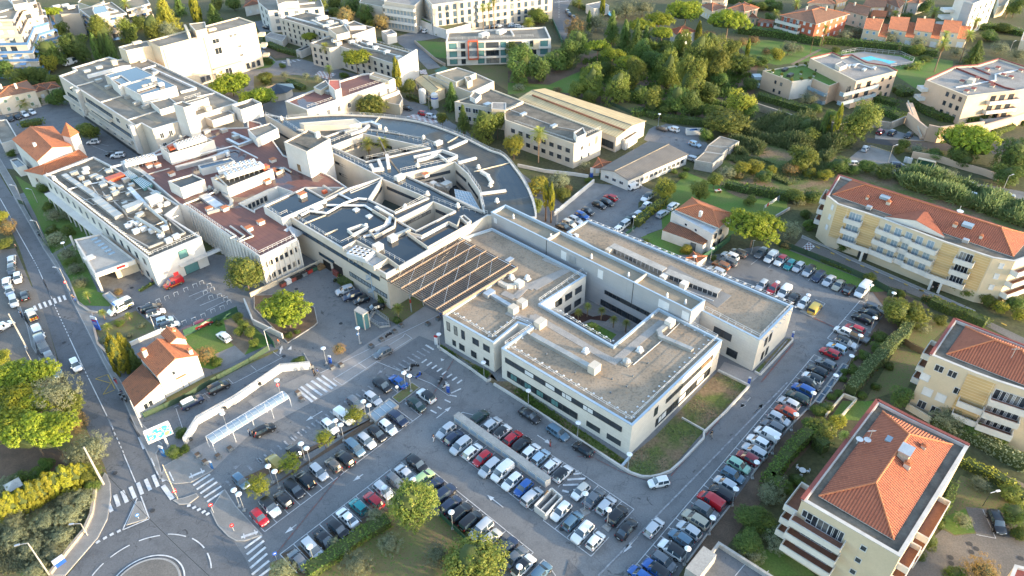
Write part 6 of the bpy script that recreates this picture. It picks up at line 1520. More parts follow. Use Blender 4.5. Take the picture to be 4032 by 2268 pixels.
tq=ccw(P('A1 572,1242 648,1262 718,1222 650,1198',9.8));b=MB();b.sides(tq,0,9.8);b.build('tower',Qa,ch);tq2=off(tq,-.3);c=cen(tq);b=MB()
for i in range(4):b.face([(*tq2[i],9.8),(*tq2[(i+1)%4],9.8),(*c,13.4)],[(0,0),(4,0),(2,4)])
b.build('tower_roof',Qo,ch);windows(ch,tq[0],tq[1],[6.5],1,.7,1.2,'shut',m0=.4);windows(ch,tq[1],tq[2],[6.5],1,.7,1.2,'shut',m0=.4)
q=P('B1 235,288 395,322 802,160 728,98',5.0);b=MB();b.sides(ccw(q),0,5.0);b.build('wall',Qa,ch);hip_roof(ch,q,5.0,1.2,Qo,.25);windows(ch,q[0],q[1],[2.2],1,.7,1.1,'arch',m0=.5)
house('A1 -130,852 238,748 322,832 -40,905',6.0,'old pale mansion with weathered hipped roof west of the ward block',1.7,Qc,Qp,win='grshut',nw=3,name='mansion',chim=2)
house('A1 285,800 400,768 430,820 320,850',3.6,'low annexe with dull red roof behind the old mansion',.9,Qd,Q9);house('A1 405,775 500,760 540,800 445,818',4.0,'narrow outbuilding with red tiles at the lane corner',.9,Qd,Q9)
building('gatehouse','low grey roofed building at the west edge beside the tiled chapel house',Q6,P('A1 -80,1110 60,1098 165,1275 10,1320',4.5),4.5,Zd,Ql,.3)
lb=building('terrace_building','low flat garage with blue grey roof below the chapel house','garage',P('B1 90,185 160,165 240,235 155,255',3),3,Qa,Qx,.3)
ZB=17
bw=building('cream_slab_block','tall cream block with an almost blank sunlit side and sloping parapets',Q6,P('A1 1470,432 2345,206 2200,155 1352,376',ZB),ZB,Qd,Ql,.4,.5,Qd)
pent(bw,'A1 1088,432 1160,465 1470,400 1352,376 1260,385',16,0,Qd,Ql,.4,'wing');q0,q1=P('A1 1470,432 2345,206',ZB)
windows(bw,q0,q1,[13.3],1,2.6,1.5,'white',m0=19.5,m1=15.8);windows(bw,q0,q1,[9.3],1,2.6,2.2,'white',m0=19.5,m1=15.6);windows(bw,q0,q1,[14.0],2,1.0,.9,'white',m0=26,m1=8);windows(bw,q0,q1,[9.6],1,1.2,.8,'white',m0=29,m1=7.8);windows(bw,q0,q1,[6.2],1,1.2,.8,'white',m0=29,m1=7.8);windows(bw,q0,q1,[.8],3,1.6,2,'stone',m0=11,m1=20);windows(bw,q0,q1,[.8],1,2.6,2.4,'white',m0=21,m1=13);windows(bw,q0,q1,[.8],3,1.4,2.2,'stone',m0=30,m1=1)
for t in(.02,.43):band(bw,q0,q1,.2,16,t,t+.006,Qm,'downpipe',.12)
nv=facing(q0,q1);a,c=lerp(q0,q1,.45),lerp(q0,q1,.75);b=MB();b.wall((a[0]+nv.x*.8,a[1]+nv.y*.8),(c[0]+nv.x*.8,c[1]+nv.y*.8),1.6,4.4,4.7);b.build('canopy',Qd,bw)
pent(bw,'A1 1740,218 1800,285 1900,262 1885,200',19.5,16.6,Qd,Qm,.2);kerbwall(bw,'A1 1700,225 1735,300',16.6,2.5,.8,Qd,'flue');rbox(bw,'A1 1950,270 1260,390',16.6,(3,1.4,.8),Qd,'vent');kerbwall(bw,'A1 1800,345 2040,285',16.6,.5,.4,Qf);kerbwall(bw,'A1 1360,376 1470,425',16.6,.4,.3,Ze)
for z in(4,8,12):
 e=P('A1 2345,206',ZB)[0];b=MB();b.box((e[0]+1.2,e[1]+1.5,z),(2.2,2.6,1.0));b.build(Zs,Qd,bw)
def terraced(name,label,s,z,floors,step,blue,cat='flats'):
 top=ccw(P(s,z));fh=z/floors;o=thing(name,(*cen(top),0),label,cat)
 for k in range(floors):
  pol=off(top,-step*(floors-1-k));z0=fh*k;b=MB();b.sides(off(pol,1.5),z0,z0+fh);b.build('wall',Qc,o)
  s_=MB();s_.sides(pol,z0-.25,z0);s_.ring(pol,off(pol,1.6),z0);sl=s_.build(Zs,Qc,o)
  r=MB();ip=off(pol,.1)
  for i in range(len(ip)):r.wall(ip[i],ip[(i+1)%len(ip)],.1,z0,z0+.95)
  r.build('balustrade',blue if k<floors-2 else Qc,sl)
  n=len(pol)
  for i in range(n):
   a,c=off(pol,1.5)[i],off(pol,1.5)[(i+1)%n]
   if Vector((c[1]-a[1],a[0]-c[0])).dot(-Vector(lerp(a,c,.5)))>0:
    for j in range(int(dist(a,c)/4)):
     t0=(j+.2)/(dist(a,c)/4);t1=min(1,t0+2.2/dist(a,c));band(o,a,c,z0+.1,2.1,t0,t1,random.choice([Qg,Q7,Q7,Q2]))
    if k in(1,2,4):
     for t in(.1,.55):e,f=lerp(a,c,t),lerp(a,c,min(1,t+.18));nv=facing(a,c);w=MB();w.face([(*e,z0+2.6),(*f,z0+2.6),(f[0]+nv.x*1.7,f[1]+nv.y*1.7,z0+1.9),(e[0]+nv.x*1.7,e[1]+nv.y*1.7,z0+1.9)]);w.build('awning',Zv if k<3 else Z5,o)
 b=MB();b.sides(off(top,-.1),z-.3,z+.5);b.ring(off(top,-.1),off(top,.3),z+.5);b.build(Jd,Qf,o);b=MB();b.flat(off(top,.2),z+.1);b.build('roof',Qm,o)
 return o
tf=terraced('terraced_flats','large stepped white flats with blue balcony fronts by the wood','A1 -420,170 -100,195 130,190 195,60 330,25 300,-80 -420,-60',20,7,.9,Zv);kerbwall(tf,'A1 -60,120 150,60 80,0',20,.6,.5,Qf);kerbwall(tf,'A1 -60,165 60,145',20,.4,.6,Qb);pent(tf,'A1 120,45 250,20 240,-20 100,0',22.5,20,Qc,Qm,.3)
tg=terraced('balcony_flats','flat roofed white apartment house with blue balconies among pines','A1 735,95 855,190 1165,128 1030,28',9.5,3,.2,Zv);pent(tg,'A1 850,90 870,130 1000,105 960,40 860,55',11.5,9.5,Qc,Qx,.2);kerbwall(tg,'A1 900,130 1080,95 940,45',9.6,.5,.5,Qb);pent(tg,'A1 450,65 560,130 735,120 720,40',9.3,0,Qc,Qj,.3,'wing');rbox(tg,'A1 520,60 600,50 650,65 960,75 970,125',9.5,(3,1.6,1.2),Qa,'vent')
building('round_roof_hall','cream hall with pale green roof edge at the far hillside',Q6,P('A1 715,20 830,60 960,10 920,-30 760,-30',8),8,Qd,Qn,.4)
tj=terraced('far_blue_flats','distant flats with blue balconies behind the dark conifers','A1 1170,100 1380,40 1330,-40 1150,20',8,3,.2,Zv)
wc=building('far_white_clinic','angular white clinic with grey flat roof above the chequered court','clinic',P('A2 130,98 640,62 590,-60 20,-60 40,20',9.5),9.5,Qa,Ql,.5);q=P('A2 40,20 130,98 640,62',9.5);windows(wc,q[0],q[1],[1,4,7],2,1.4,1.5,'bluegl');windows(wc,q[1],q[2],[1,4,7],5,1.4,1.5,'bluegl');pent(wc,'A2 220,40 290,15 410,10 380,-40 200,-20',12,9,Qa,Qm,.2);kerbwall(wc,'A2 300,45 560,20',9.1,.5,.5,Qb)
house('A1 2250,60 2270,0 2380,-30 2400,30',4.5,'small white house with red roof by the green fence',1.2,Qa,Q9)
lw1=building('arcaded_block','pale four storey block with arched window grid and cluttered flat roof',Q6,P('A2 235,162 682,294 905,322 1112,252 470,106',10),10,Qc,Qj,.4,.3);q=P('A2 235,162 682,294',10);windows(lw1,q[0],q[1],[.8,3.1,5.4,7.6],9,1.2,1.4,'arch',m0=.6);q=P('A2 905,322 1112,252',10)
duct(lw1,'A2 540,195 640,240 760,215',9.6,1.2,1,Qk);rbox(lw1,'A2 600,170 650,160 700,205 830,200 840,245 780,290',9.6,(2.5,1.8,1.2),Qa,Zr);kerbwall(lw1,'A2 300,145 700,250 1000,240',9.6,.5,.6,Qb);pent(lw1,'A2 680,260 760,320 880,290 830,225',12,9.6,Qc,Qm,.3);pent(lw1,'A2 850,215 880,240 1030,235 920,190',11.3,9.6,Qa,Qj,.3)
lw2=building('arcaded_wing','pale three storey wing with arched windows and a curved white end wall',Q6,P('A2 518,395 692,442 792,425 1330,600 1500,496 900,335 700,330',8.6),8.6,Qc,Qj,.4,.3);q=P('A2 518,395 692,442 792,425 1330,600 1500,496',8.6);windows(lw2,q[0],q[1],[.8,3.3,5.8],3,1.4,1.5,'arch',m0=.6);windows(lw2,q[2],q[3],[.8,3.3,5.8],9,1.5,1.5,'arch',m0=.6);q_=q[3],q[4]
b=MB();b.wall(q[3],q[4],.5,0,10.4);b.build('end_wall',Qa,lw2)
for s in('A2 640,350 900,330 1000,400 1250,470','A2 830,360 1000,440 1150,470 1400,540'):duct(lw2,s,8.2,.8,.7,Qk)
rbox(lw2,'A2 740,370 780,400 900,385 960,375 1060,405 1120,440 1220,480 1330,530',8.2,(2.2,1.4,1.1),Qa,Zr);railing(lw2,P('A2 930,335 1480,490',8.6),8.6,.8)
building('link_pavilion','low white roofed pavilion beside the arcaded block','pavilion',P('A2 100,332 260,380 300,330 150,295',3),3,Zd,Qu,.2);building('white_cube','small plain white utility cube by the hostel drive',Q6,P('A2 1172,285 1225,322 1312,302 1265,268',4),4,Qa,Qu,.5)
building('entrance_ramp_roof','dark flat porch roof joined to the arcaded wing','porch',P('A2 385,460 430,470 520,430 500,412',3),3,Zd,Qx,.2)
hs=building('hostel_block','long cream hostel with coloured window shades and roof terrace','hostel',P('A2 1640,42 2750,-100 2650,-210 1540,-70',13),13,Qc,Qu,.5);q=P('A2 1640,42 2750,-100',13);windows(hs,q[0],q[1],[1,4,7,10],16,1.3,2.0,'bluegl',m0=1.5);windows(hs,*P('A2 1540,-70 1640,42',13),[1,4,7,10],4,1.2,1.8,'pale');
for z in(3.6,6.6,9.6):balcony(hs,lerp(q[0],q[1],.35),lerp(q[0],q[1],.6),z,1.4,floor=Qe)
hl=building('hostel_wing','cream hostel wing with stacked balconies above a lawn roof','hostel',P('A2 1195,10 1480,50 1560,-30 1270,-70',12),12,Qc,Qu,.5);q=P('A2 1195,10 1480,50',12);windows(hl,q[0],q[1],[1,4,7],8,1.1,2.0,'pale')
for z in(3.6,6.6,9.6):balcony(hl,q[0],q[1],z,1.2,floor=Qe)
hg=building('green_roof_podium','low podium with planted green roof in front of the hostel wing',Q6,P('A2 1050,72 1420,140 1640,228 1640,200 1480,120 1200,40',4.5),4.5,Qa,'lawn',.4,.5,Qf);building('green_roof_pavilion','square pavilion with planted roof beside the hostel arch','pavilion',P('A2 1645,238 1770,275 1995,215 1870,178',4),4,Qa,Qn,.4,.5)
building('hillside_flats','pale balconied flats at the very top of the hill road','flats',P('A2 970,20 1180,60 1240,10 1000,-50',8),8,Qc,Qm,.4)
ZL=9.4
gc=building('glazed_clinic','low modern clinic with floor bands and a bright red framed window box','clinic',P('A2 1765,385 A3 396,356 345,246 A2 1785,290',ZL),ZL,Qa,Ql,.6,.5,Qf);q0,q1=P('A2 1765,385 A3 396,356',ZL)
for z in(3.1,6.2):balcony(gc,q0,q1,z,.9,.6,floor=Qe,rail=False)
for z in(.6,3.4,6.5):
 for t0,t1,m in((.03,.1,Q5),(.14,.18,Qg),(.3,.36,Q5),(.38,.5,Qg),(.52,.57,Q5),(.6,.72,Qg),(.8,.86,Qg),(.9,.97,Q5)):band(gc,q0,q1,z,2.2,t0,t1,m,every=1.5)
nv=facing(q0,q1);a,c=lerp(q0,q1,.21),lerp(q0,q1,.3);b=MB()
for(e,f,z0_,z1_)in((a,c,9.6,10.0),(a,c,2.6,3.0)):b.wall((e[0]+nv.x*.9,e[1]+nv.y*.9),(f[0]+nv.x*.9,f[1]+nv.y*.9),1.8,z0_,z1_)
for e in(a,c):b.box((e[0]+nv.x*.9,e[1]+nv.y*.9,6.3),(.4,1.8,7),math.atan2(nv.y,nv.x)+math.pi/2)
fr=b.build('window_box',Zf,gc);band(gc,a,c,3,6.6,.05,.95,Q2,d=.8)
a,c=lerp(q0,q1,.83),lerp(q0,q1,.88);b=MB();b.wall((a[0]+nv.x*.6,a[1]+nv.y*.6),(c[0]+nv.x*.6,c[1]+nv.y*.6),1.2,5.8,9.2);b.build('window_box',Qd,gc)
pent(gc,'A2 1960,370 2110,395 2140,385 2000,360',3.4,0,Qa,Qu,.2,'porch');railing(gc,P('A2 1800,370 2571,340',8.8),8.8,1,2.5);rbox(gc,'A2 2275,290 2115,320',8.8,(4,2.2,1.4),Qa,Qh);kerbwall(gc,'A2 2150,340 2140,280',8.8,.7,.5,Qf);kerbwall(gc,'A2 2390,320 2360,270',8.8,.7,.6,Qf)
pk=building('red_topped_house','cream house with dusty red flat roof north of the curved block',Q6,P('A2 285,930 487,1012 1300,728 1110,668 1000,678 690,772',8.5),8.5,Qd,'membrane_red',.5,.5,Qf);q=P('A2 487,1012 1300,728',8.5);windows(pk,q[0],q[1],[4.4],8,1.0,1.7,'white',m0=1.5);windows(pk,q[0],q[1],[.8],8,1.2,1.6,'white',m0=1.5);pent(pk,'A2 685,775 745,832 800,812 790,735 690,735',11.5,8,Qa,Zf,.1);pent(pk,'A2 550,800 610,830 690,780 660,735',9.8,8,Qd,Ql,.2);rbox(pk,'A2 630,840 690,845 745,865',8,(2.2,1.8,1),Qk,Zr);railing(pk,P('A2 490,985 770,895',8.5),8,1.1);railing(pk,P('A2 880,840 1180,745',8.5),8,1.1);pent(pk,'A2 1060,690 1240,745 1290,720 1100,660',9.3,8,Qd,Qm,.2);a,c=lerp(q[0],q[1],.75),q[1];balcony(pk,a,c,3.8,1.6,floor=Qe)
pent(pk,'A2 1170,935 1340,965 1370,905 1320,800',3.8,0,Qd,Qm,.3,'porch')
kt=building('kitchen_block','low tan roofed kitchen block with raised parapets beside the weeping cedar',Q6,P('A2 1605,695 1680,720 1990,850 2210,748 2040,672 1870,618',5),5,Qd,Qm,.4,.4,Qf);pent(kt,'A2 1670,672 1860,755 2045,672 1870,618',6.6,4.6,Qd,Qm,.35);pent(kt,'A2 1935,705 1965,755 2010,730 1990,700',7,4.6,Qd,Qm,.1);shed_roof(kt,*P('A2 1660,635 1690,660 1790,640 1750,610',6.6),6.0,6.8,Ze)
sh=thing('old_shed',(*G('A2',1620,830),0),'long low shed with faded corrugated roof behind the white tanks','shed');q=P('A2 1485,730 1645,865 1755,812 1600,690',3.6);b=MB();b.sides(ccw(q),0,3.6);b.build('wall',Qd,sh);gable_roof(sh,*q,3.6,.7,'corrugated_tan',.2,Qd);windows(sh,q[0],q[1],[1.0],5,1.2,1.4,'white')
for t,x,y,lb_ in(('A2',1555,945,'plain white standing tank nearer the shed wall'),('A2',1668,985,'white standing tank with blue panel beside the lane')):
 g=G(t,x,y);o=thing('storage_tank',(*g,0),lb_,'tank','white storage tanks');b=MB();b.lathe((*g,0),[(1.25,0),(1.25,4.6),(.9,5.0),(.1,5.1)],16);b.build('shell',Qa,o);b=MB();b.lathe((*g,0),[(1.28,3.2),(1.28,3.7)],16)if x>1600 else b.lathe((*g,0),[(1.28,.1),(1.28,.3)],16);b.build('band',Q1 if x>1600 else 'steel',o)
of=building('offices','grey roofed office with square framed windows in front of the tan hall','offices',P('A2 2310,1100 A3 0,1112 608,1322 865,1202 150,938 0,1000 A2 2300,1010',8),8,Qc,Qj,.35,.35,Qd);q=P('A3 0,1112 608,1322 865,1202',8);windows(of,q[0],q[1],[4.6,1.6],8,1.7,1.4,'arch',m0=.6);windows(of,q[1],q[2],[4.8,1.6],2,.8,1.2,'white',m0=2,m1=4);windows(of,q[1],q[2],[4.8],1,.5,2.2,'stone',m0=8.6,m1=.8);pent(of,'A3 605,1215 635,1265 720,1225 690,1170',9.6,7.6,Qa,Qj,.5);kerbwall(of,'A3 0,1000 450,1165 620,1195',7.6,.25,.3,Qe);rbox(of,'A3 420,1160 140,1050',7.6,(2.4,1.2,.7),'steel','vent');railing(of,P('A3 650,1275 850,1190',7.7),7.7,1,.8);railing(of,P('A3 60,1120 600,1300',7.7),7.7,.5,2.5)
of2=building('office_annexe','tan roofed annexe with sun screen facing the gold conifer','offices',P('A2 1845,935 2300,1010 2480,930 2175,812 2090,852',7),7,Qc,Qj,.35,.35,Qd);windows(of2,*P('A2 1845,935 2300,1010',7),[1.2,4.2],6,1.8,1.4,'white');pent(of2,'A2 1985,885 2040,915 2090,870 2030,840',8.2,6.6,Qa,Ql,.2);pent(of2,'A2 2185,1000 2320,1010 2320,945 2190,940',8.6,6.6,Qd,Qu,.1);rbox(of2,'A2 2150,965',6.6,(2.4,2,1),'steel',Zr)
hl=thing('tan_hall',(*G('A3',700,1100),0),'long hall with tan corrugated roof behind the offices','hall');q=P('A3 105,905 340,815 1262,1110 997,1258',5.2);q=[q[0],q[3],q[2],q[1]];b=MB();b.sides(ccw(q),0,5.2);b.build('wall',Qc,hl);gable_roof(hl,*q,5.2,1.1,'corrugated_tan',.3,Qc);band(hl,q[0],q[1],.8,2.2,.8,.98,Qg,every=1.5);kerbwall(hl,'A3 225,870 1080,1195',5.9,.35,.5,Q9,'ridge_gutter');q=P('A3 1045,1265 1080,1345 1200,1290 1195,1210 1140,1200',3);pent(hl,'A3 1030,1265 1085,1290 1198,1215 1130,1200',3.4,0,Qa,Qj,.2,'porch')
wk=thing('workshop',(*G('B3',1250,250),0),'low workshop with wide grey fibre roof above the striped ramp','workshop');q=P('B3 1650,132 1108,368 858,268 1298,14',3.4);b=MB();b.sides(ccw(q),0,3.4);b.build('wall',Qa,wk);gable_roof(wk,*q,3.4,1.0,'fibre_grey',.3,Qa);windows(wk,q[0],q[1],[1.0],12,1.3,1.1,'white');windows(wk,q[1],q[2],[1.2],3,1.2,.8,'white')
house('B3 772,262 880,262 948,205 832,167',2.5,'rusty roofed lean-to beside the grey workshop',.4,Qd,Q9,over=.1,name='shed',cat='shed')
for s,l_ in(('B3 1720,188 1888,218 1990,135 1805,112','grey flat roofed lock-up closest to the hedged path'),('B3 1808,106 1972,130 2026,80 1842,50','grey flat roofed lock-up in the middle of its row'),('A3 1842,1335 2040,1352 2130,1300 1952,1252','grey flat roofed lock-up touching the reed bed')):
 building('storage_shed',l_,'shed',P(s,3),3,Qe,Ql,.15,.2,Qe,group='grey lock-ups in the yard')
vl=thing('villa',(*G('B3',1750,880),0),'white villa with red hipped roof and tiled lean-to beside the pine','house');q=P('B3 1555,645 1940,805 2062,680 1698,538',6.0);b=MB();b.sides(ccw(q),0,6);b.build('wall',Qa,vl);hip_roof(vl,q,6.0,1.5,Qo,.3);pent(vl,'B3 1505,665 1560,642 1945,800 1885,870',5.6,0,Qa,'steel',.12,'flat_bay');q=P('B3 1422,832 1800,968',2.7)+P('B3 1862,905 1492,756',3.5);b=MB();b.sides(ccw(q),0,2.7);b.build('wall',Qa,vl);shed_roof(vl,*q,2.75,3.6,Q9);b=MB();b.box((*G('B3',1772,690,6.8),0),(.7,.7,1.8),UA,z0=6.0);b.build(Z1,Qa,vl);q=P('B3 1505,665 1885,870',5.6);windows(vl,q[0],q[1],[4.0],2,.7,.6,'white',m0=3.5,m1=3.5);windows(vl,*P('B3 1885,870 2000,780',5.6),[1,3.6],2,.8,1.3,'dark',m0=.5);windows(vl,*P('B3 1422,832 1800,968',2.7),[.1],1,1.2,2,'greydoor',m0=9,m1=3,name='door')
house('B3 1640,1088 1742,1132 1832,1072 1706,1030',2.3,'garden shed with flat pinkish roof behind the green fence',.15,Qd,Q9,over=.05,name='shed',cat='shed')
def resid(o,q0,q1,zs,spec):
 for z in zs:
  for t0,t1,kind in spec:
   a,c=lerp(q0,q1,t0),lerp(q0,q1,t1)
   if kind=='bal':balcony(o,a,c,z,1.5)
   elif kind=='box':balcony(o,a,c,z,1.1)
   elif kind=='win':windows(o,a,c,[z+.9],1,1.1,1.2,'white',m0=.1)
   elif kind=='shut':windows(o,a,c,[z+.9],1,1.3,1.3,'shut',m0=.1)
   elif kind=='dr':windows(o,a,c,[z+.1],1,1.8,2.1,'white',m0=.05)
ZA=11.9
ro_=P('B4 758,512 870,325 2750,922 2720,1040 2492,1118 2290,1086 1830,935 1250,716 856,590',ZA)
r1_=building('yellow_residence','long yellow residence with red hipped roof and white pediment by the drive',Zc,ro_,ZA,Qz,Qj,.5,.45,Qf);b=MB();e=P('B4 856,590 870,325 2750,922',ZA)
for p,c in((P('B4 870,325',ZA)[0],P('B4 2750,922',ZA)[0]),(P('B4 758,512',ZA)[0],P('B4 870,325',ZA)[0])):b.wall(p,c,.5,ZA-.3,ZA+.12)
b.build('coping',Qs,r1_)
hq=P('B4 812,505 985,374 2640,880 2470,1076',ZA-.3);hip_roof(r1_,hq,ZA-.3,2.6,Zb,.1)
q=P('B4 856,590 1250,716 1830,935 2290,1086 2492,1118',ZA);FL=[.3,3.2,6.1,9.0][:4]
g0,g1=P('B4 1290,708 1840,892',ZA)
nv=facing(g0,g1);gm=lerp(g0,g1,.5);bk=(gm[0]-nv.x*6.5,gm[1]-nv.y*6.5);zt=ZA+1.6;b=MB();Lg=dist(g0,g1)/2
for p in(g0,g1):b.face([(*p,ZA),(*gm,zt),(*bk,zt)],[(6.5,0),(6.5,Lg),(0,Lg)])
b.build('pediment_roof',Zb,r1_);b=MB();b.face([(g0[0]+nv.x*.05,g0[1]+nv.y*.05,ZA-.4),(g1[0]+nv.x*.05,g1[1]+nv.y*.05,ZA-.4),(g1[0]+nv.x*.05,g1[1]+nv.y*.05,ZA),(gm[0]+nv.x*.05,gm[1]+nv.y*.05,zt-.05),(g0[0]+nv.x*.05,g0[1]+nv.y*.05,ZA)]);b.build('pediment',Qa,r1_)
band(r1_,q[0],q[1],2.9,8.6,.0,.32,Zk,Zt,.1);band(r1_,q[0],q[1],2.9,8.6,.66,1.0,Zk,Zt,.1);band(r1_,q[2],q[3],2.9,8.6,0,.34,Zk,Zt,.1);band(r1_,q[2],q[3],2.9,8.6,.66,.97,Zk,Zt,.1)
for z in(3.0,5.9,8.8):
 balcony(r1_,lerp(q[0],q[1],.27),lerp(q[0],q[1],.66),z,1.6);balcony(r1_,lerp(q[2],q[3],.34),lerp(q[2],q[3],.72),z,1.6);windows(r1_,lerp(q[0],q[1],.3),lerp(q[0],q[1],.64),[z+.1],2,1.2,2.0,'pale',m0=.3);windows(r1_,lerp(q[2],q[3],.36),lerp(q[2],q[3],.68),[z+.1],2,1.2,2.0,'white',m0=.3)
 balcony(r1_,lerp(q[1],q[2],.02),lerp(q[1],q[2],.42),z,1.5);balcony(r1_,lerp(q[1],q[2],.42),lerp(q[1],q[2],.58),z,.9);balcony(r1_,lerp(q[1],q[2],.58),lerp(q[1],q[2],.98),z,1.5);windows(r1_,q[1],q[2],[z+.1],5,1.3,2.0,'pale',m0=1)
balcony(r1_,lerp(q[0],q[1],.62),q[1],3.0,1.7);balcony(r1_,lerp(q[1],q[2],.95),lerp(q[2],q[3],.38),3.0,1.7)
for t,k in((.9,0),(.1,2),(.3,2)):
 e=lerp(q[k],q[k+1],t);nv=facing(q[k],q[k+1]);b=MB();b.box((e[0]+nv.x*1.5,e[1]+nv.y*1.5,1.5),(.5,.5,3),UB);b.build('pillar',Qa,r1_)
band(r1_,q[0],q[1],0,2.6,.78,1.0,Qr,'garage_opening');band(r1_,q[2],q[3],0,2.6,.08,.32,Qr,'garage_opening');windows(r1_,*P('B4 758,512 856,590',ZA),[4,6.9,9.6],1,.7,1.2,'shut',m0=2.6,m1=1);windows(r1_,q[3],q[4],[4,6.9,9.6],1,.8,1.2,'shut',m0=.5)
for z in(3.0,5.9,8.8):
 e=P('B4 758,512 758,512 870,325',ZA)[1:];e=[e[0],e[1]]
 for c in e[:1]:
  balcony(r1_,lerp(c,e[1],.1),lerp(c,e[1],.55),z,1.5,nv=Vector(nb))
 balcony(r1_,q[4],P('B4 2720,1040',ZA)[0],z,1.6)
chimney(r1_,'B4',1135,520,ZA+.9,.8);chimney(r1_,'B4',1330,565,ZA+1.0,1.0,.9);chimney(r1_,'B4',1945,770,ZA+1.0,1.0,.9);chimney(r1_,'B4',2185,875,ZA+.9,.8);rbox(r1_,'B4 1295,530 2055,785',ZA+1.2,(2.2,1.8,.6),Qv,Zh,UB);rbox(r1_,'B4 1145,625 2035,930',ZA-.3,(1.2,1,.8),'steel','vent',UB)
g=G('B4',1970,665,ZA+2.4);b=MB();b.tube((*g,ZA+1.5),(*g,ZA+4),.05,n=6);b.lathe((g[0],g[1]-.4,ZA+2.4),[(.1,0),(.6,.25),(.75,.5)],12);b.build('satellite_dish',Qb,r1_)
ZK=13.0
kq=P('C4 1712,690 1935,362 2240,480 2900,735 2900,1120 2330,935 2130,862',ZK);r2_=building('hip_roof_residence','cream residence with red hipped roof and curved balconies beside the hedge garden',Zc,kq,ZK,Qz,Qj,.55,.45,Qf)
b=MB();e=P('C4 1712,690 1935,362 2240,480 2900,735',ZK);[b.wall(p,c,.5,ZK-.3,ZK+.12)for p,c in zip(e[:-1],e[1:])];b.build('coping',Qs,r2_);hip_roof(r2_,P('C4 1862,688 2035,437 2870,748 2750,1040',ZK-.3),ZK-.3,2.9,Zb,.1)
q=P('C4 1712,690 2130,862 2330,935 2900,1120',ZK)
windows(r2_,q[0],q[1],[10.2],2,1.3,1.3,'white',m0=1.0,m1=2.0);windows(r2_,q[0],q[1],[7.2],1,1.4,1.4,'shut',m0=.9,m1=7);windows(r2_,q[0],q[1],[7.2],1,1.3,1.3,'white',m0=7,m1=2);windows(r2_,q[0],q[1],[4.2],2,1.5,1.6,'shut',m0=.8,m1=2);windows(r2_,q[0],q[1],[1.0],2,1.3,1.6,'white',m0=.8,m1=2)
band(r2_,q[1],q[2],3.4,9.0,-.3,.98,Zk,Zt,.12)
windows(r2_,q[1],q[2],[9.6,7.0],1,1.6,1.8,'shut',m0=1);
for z in(3.2,6.2,9.2):balcony(r2_,lerp(q[2],q[3],.0),lerp(q[2],q[3],.6),z,2.0);windows(r2_,q[2],lerp(q[2],q[3],.6),[z+.1],4,1.6,2.0,'white',m0=.6)
for z in(3.2,6.2):balcony(r2_,lerp(q[0],q[1],.92),q[2],z,1.6);windows(r2_,lerp(q[0],q[1],.95),q[2],[z+.1],2,1.2,2.0,'white',m0=.6)
windows(r2_,q[2],lerp(q[2],q[3],.6),[.2],4,1.6,2.0,'white',m0=.6)
c=q[0]
for z in(3.2,6.2,9.2):balcony(r2_,lerp(c,e[1],.25),lerp(c,e[1],.6),z,1.6,nv=Vector(nb))
g=G('C4',2470,690,ZK+2.4);b=MB();b.bar((*g,ZK+1),(*g,ZK+4),.07);b.bar((g[0]-.7,g[1],ZK+3.6),(g[0]+.7,g[1],ZK+3.6),.06);b.build('aerial','steel',r2_)
ZD=13.0
dq=P('D4 528,745 C4 1222,1110 1520,1265 D4 2068,245 1435,1272',ZD);r3_=building('corner_residence','cream residence with broad orange red hipped roof nearest the long car row',Zc,dq,ZD,Qz,Qj,.55,.5,Qf)
b=MB();e=P('D4 528,745 C4 1222,1110 1520,1265 D4 2068,245',ZD);[b.wall(p,c,.55,ZD-.3,ZD+.14)for p,c in zip(e[:-1],e[1:])];b.build('coping',Qs,r3_)
hip_roof(r3_,P('D4 690,712 1272,-62 1905,242 1368,1110',ZD-.25),ZD-.25,2.7,Zb,.1)
q0,q1,q2=P('D4 528,745 1435,1272 2068,245',ZD)
for z in(3.2,6.2,9.2):
 a,c=lerp(q0,q1,-.02),lerp(q0,q1,.52);balcony(r3_,a,c,z,2.0);windows(r3_,lerp(q0,q1,.04),lerp(q0,q1,.5),[z+.1],3,1.5,2.0,'white',m0=.8)
 balcony(r3_,q0,lerp(q0,e[1],.2),z,2.0,nv=Vector(nb))
windows(r3_,q0,q1,[10.0],1,1.4,1.3,'white',m0=2.2,m1=13.2);windows(r3_,q0,q1,[10.2,7.4,4.6],1,.7,.9,'white',m0=10.8,m1=5.6);windows(r3_,q0,q1,[9.3],1,1.5,2.0,'white',m0=6.4,m1=8.4)
for z in(3.2,6.2,9.2):balcony(r3_,lerp(q1,q2,.3),lerp(q1,q2,.62),z,1.6,nv=Vector(DB));balcony(r3_,lerp(q1,q2,.05),lerp(q1,q2,.22),z,1.4,nv=Vector(DB))
b=MB();g=G('D4',1475,320,ZD+2.6);b.box((*g,0),(2.0,1.5,2.4),UA,z0=ZD+1);b.k=1;b.box((*g,0),(2.3,1.8,.15),UA,z0=ZD+3.4);b.build('chimney_stack',['stone_wall','steel'],r3_);chimney(r3_,'D4',1505,415,ZD+1.4,1.5,.9);chimney(r3_,'D4',1655,245,ZD+1.2,1.2,.7);rbox(r3_,'D4 1330,190',ZD+1.4,(1.3,.9,.25),Qv,Zh)
for x,y in((1050,180),(1122,185)):
 g=G('D4',x,y,ZD+1.2);b=MB();b.tube((*g,ZD),(*g,ZD+1.6),.05,n=6);b.lathe((g[0],g[1]-.3,ZD+1.0),[(.08,0),(.4,.15),(.55,.32)],12);b.build('satellite_dish',Qb,r3_)
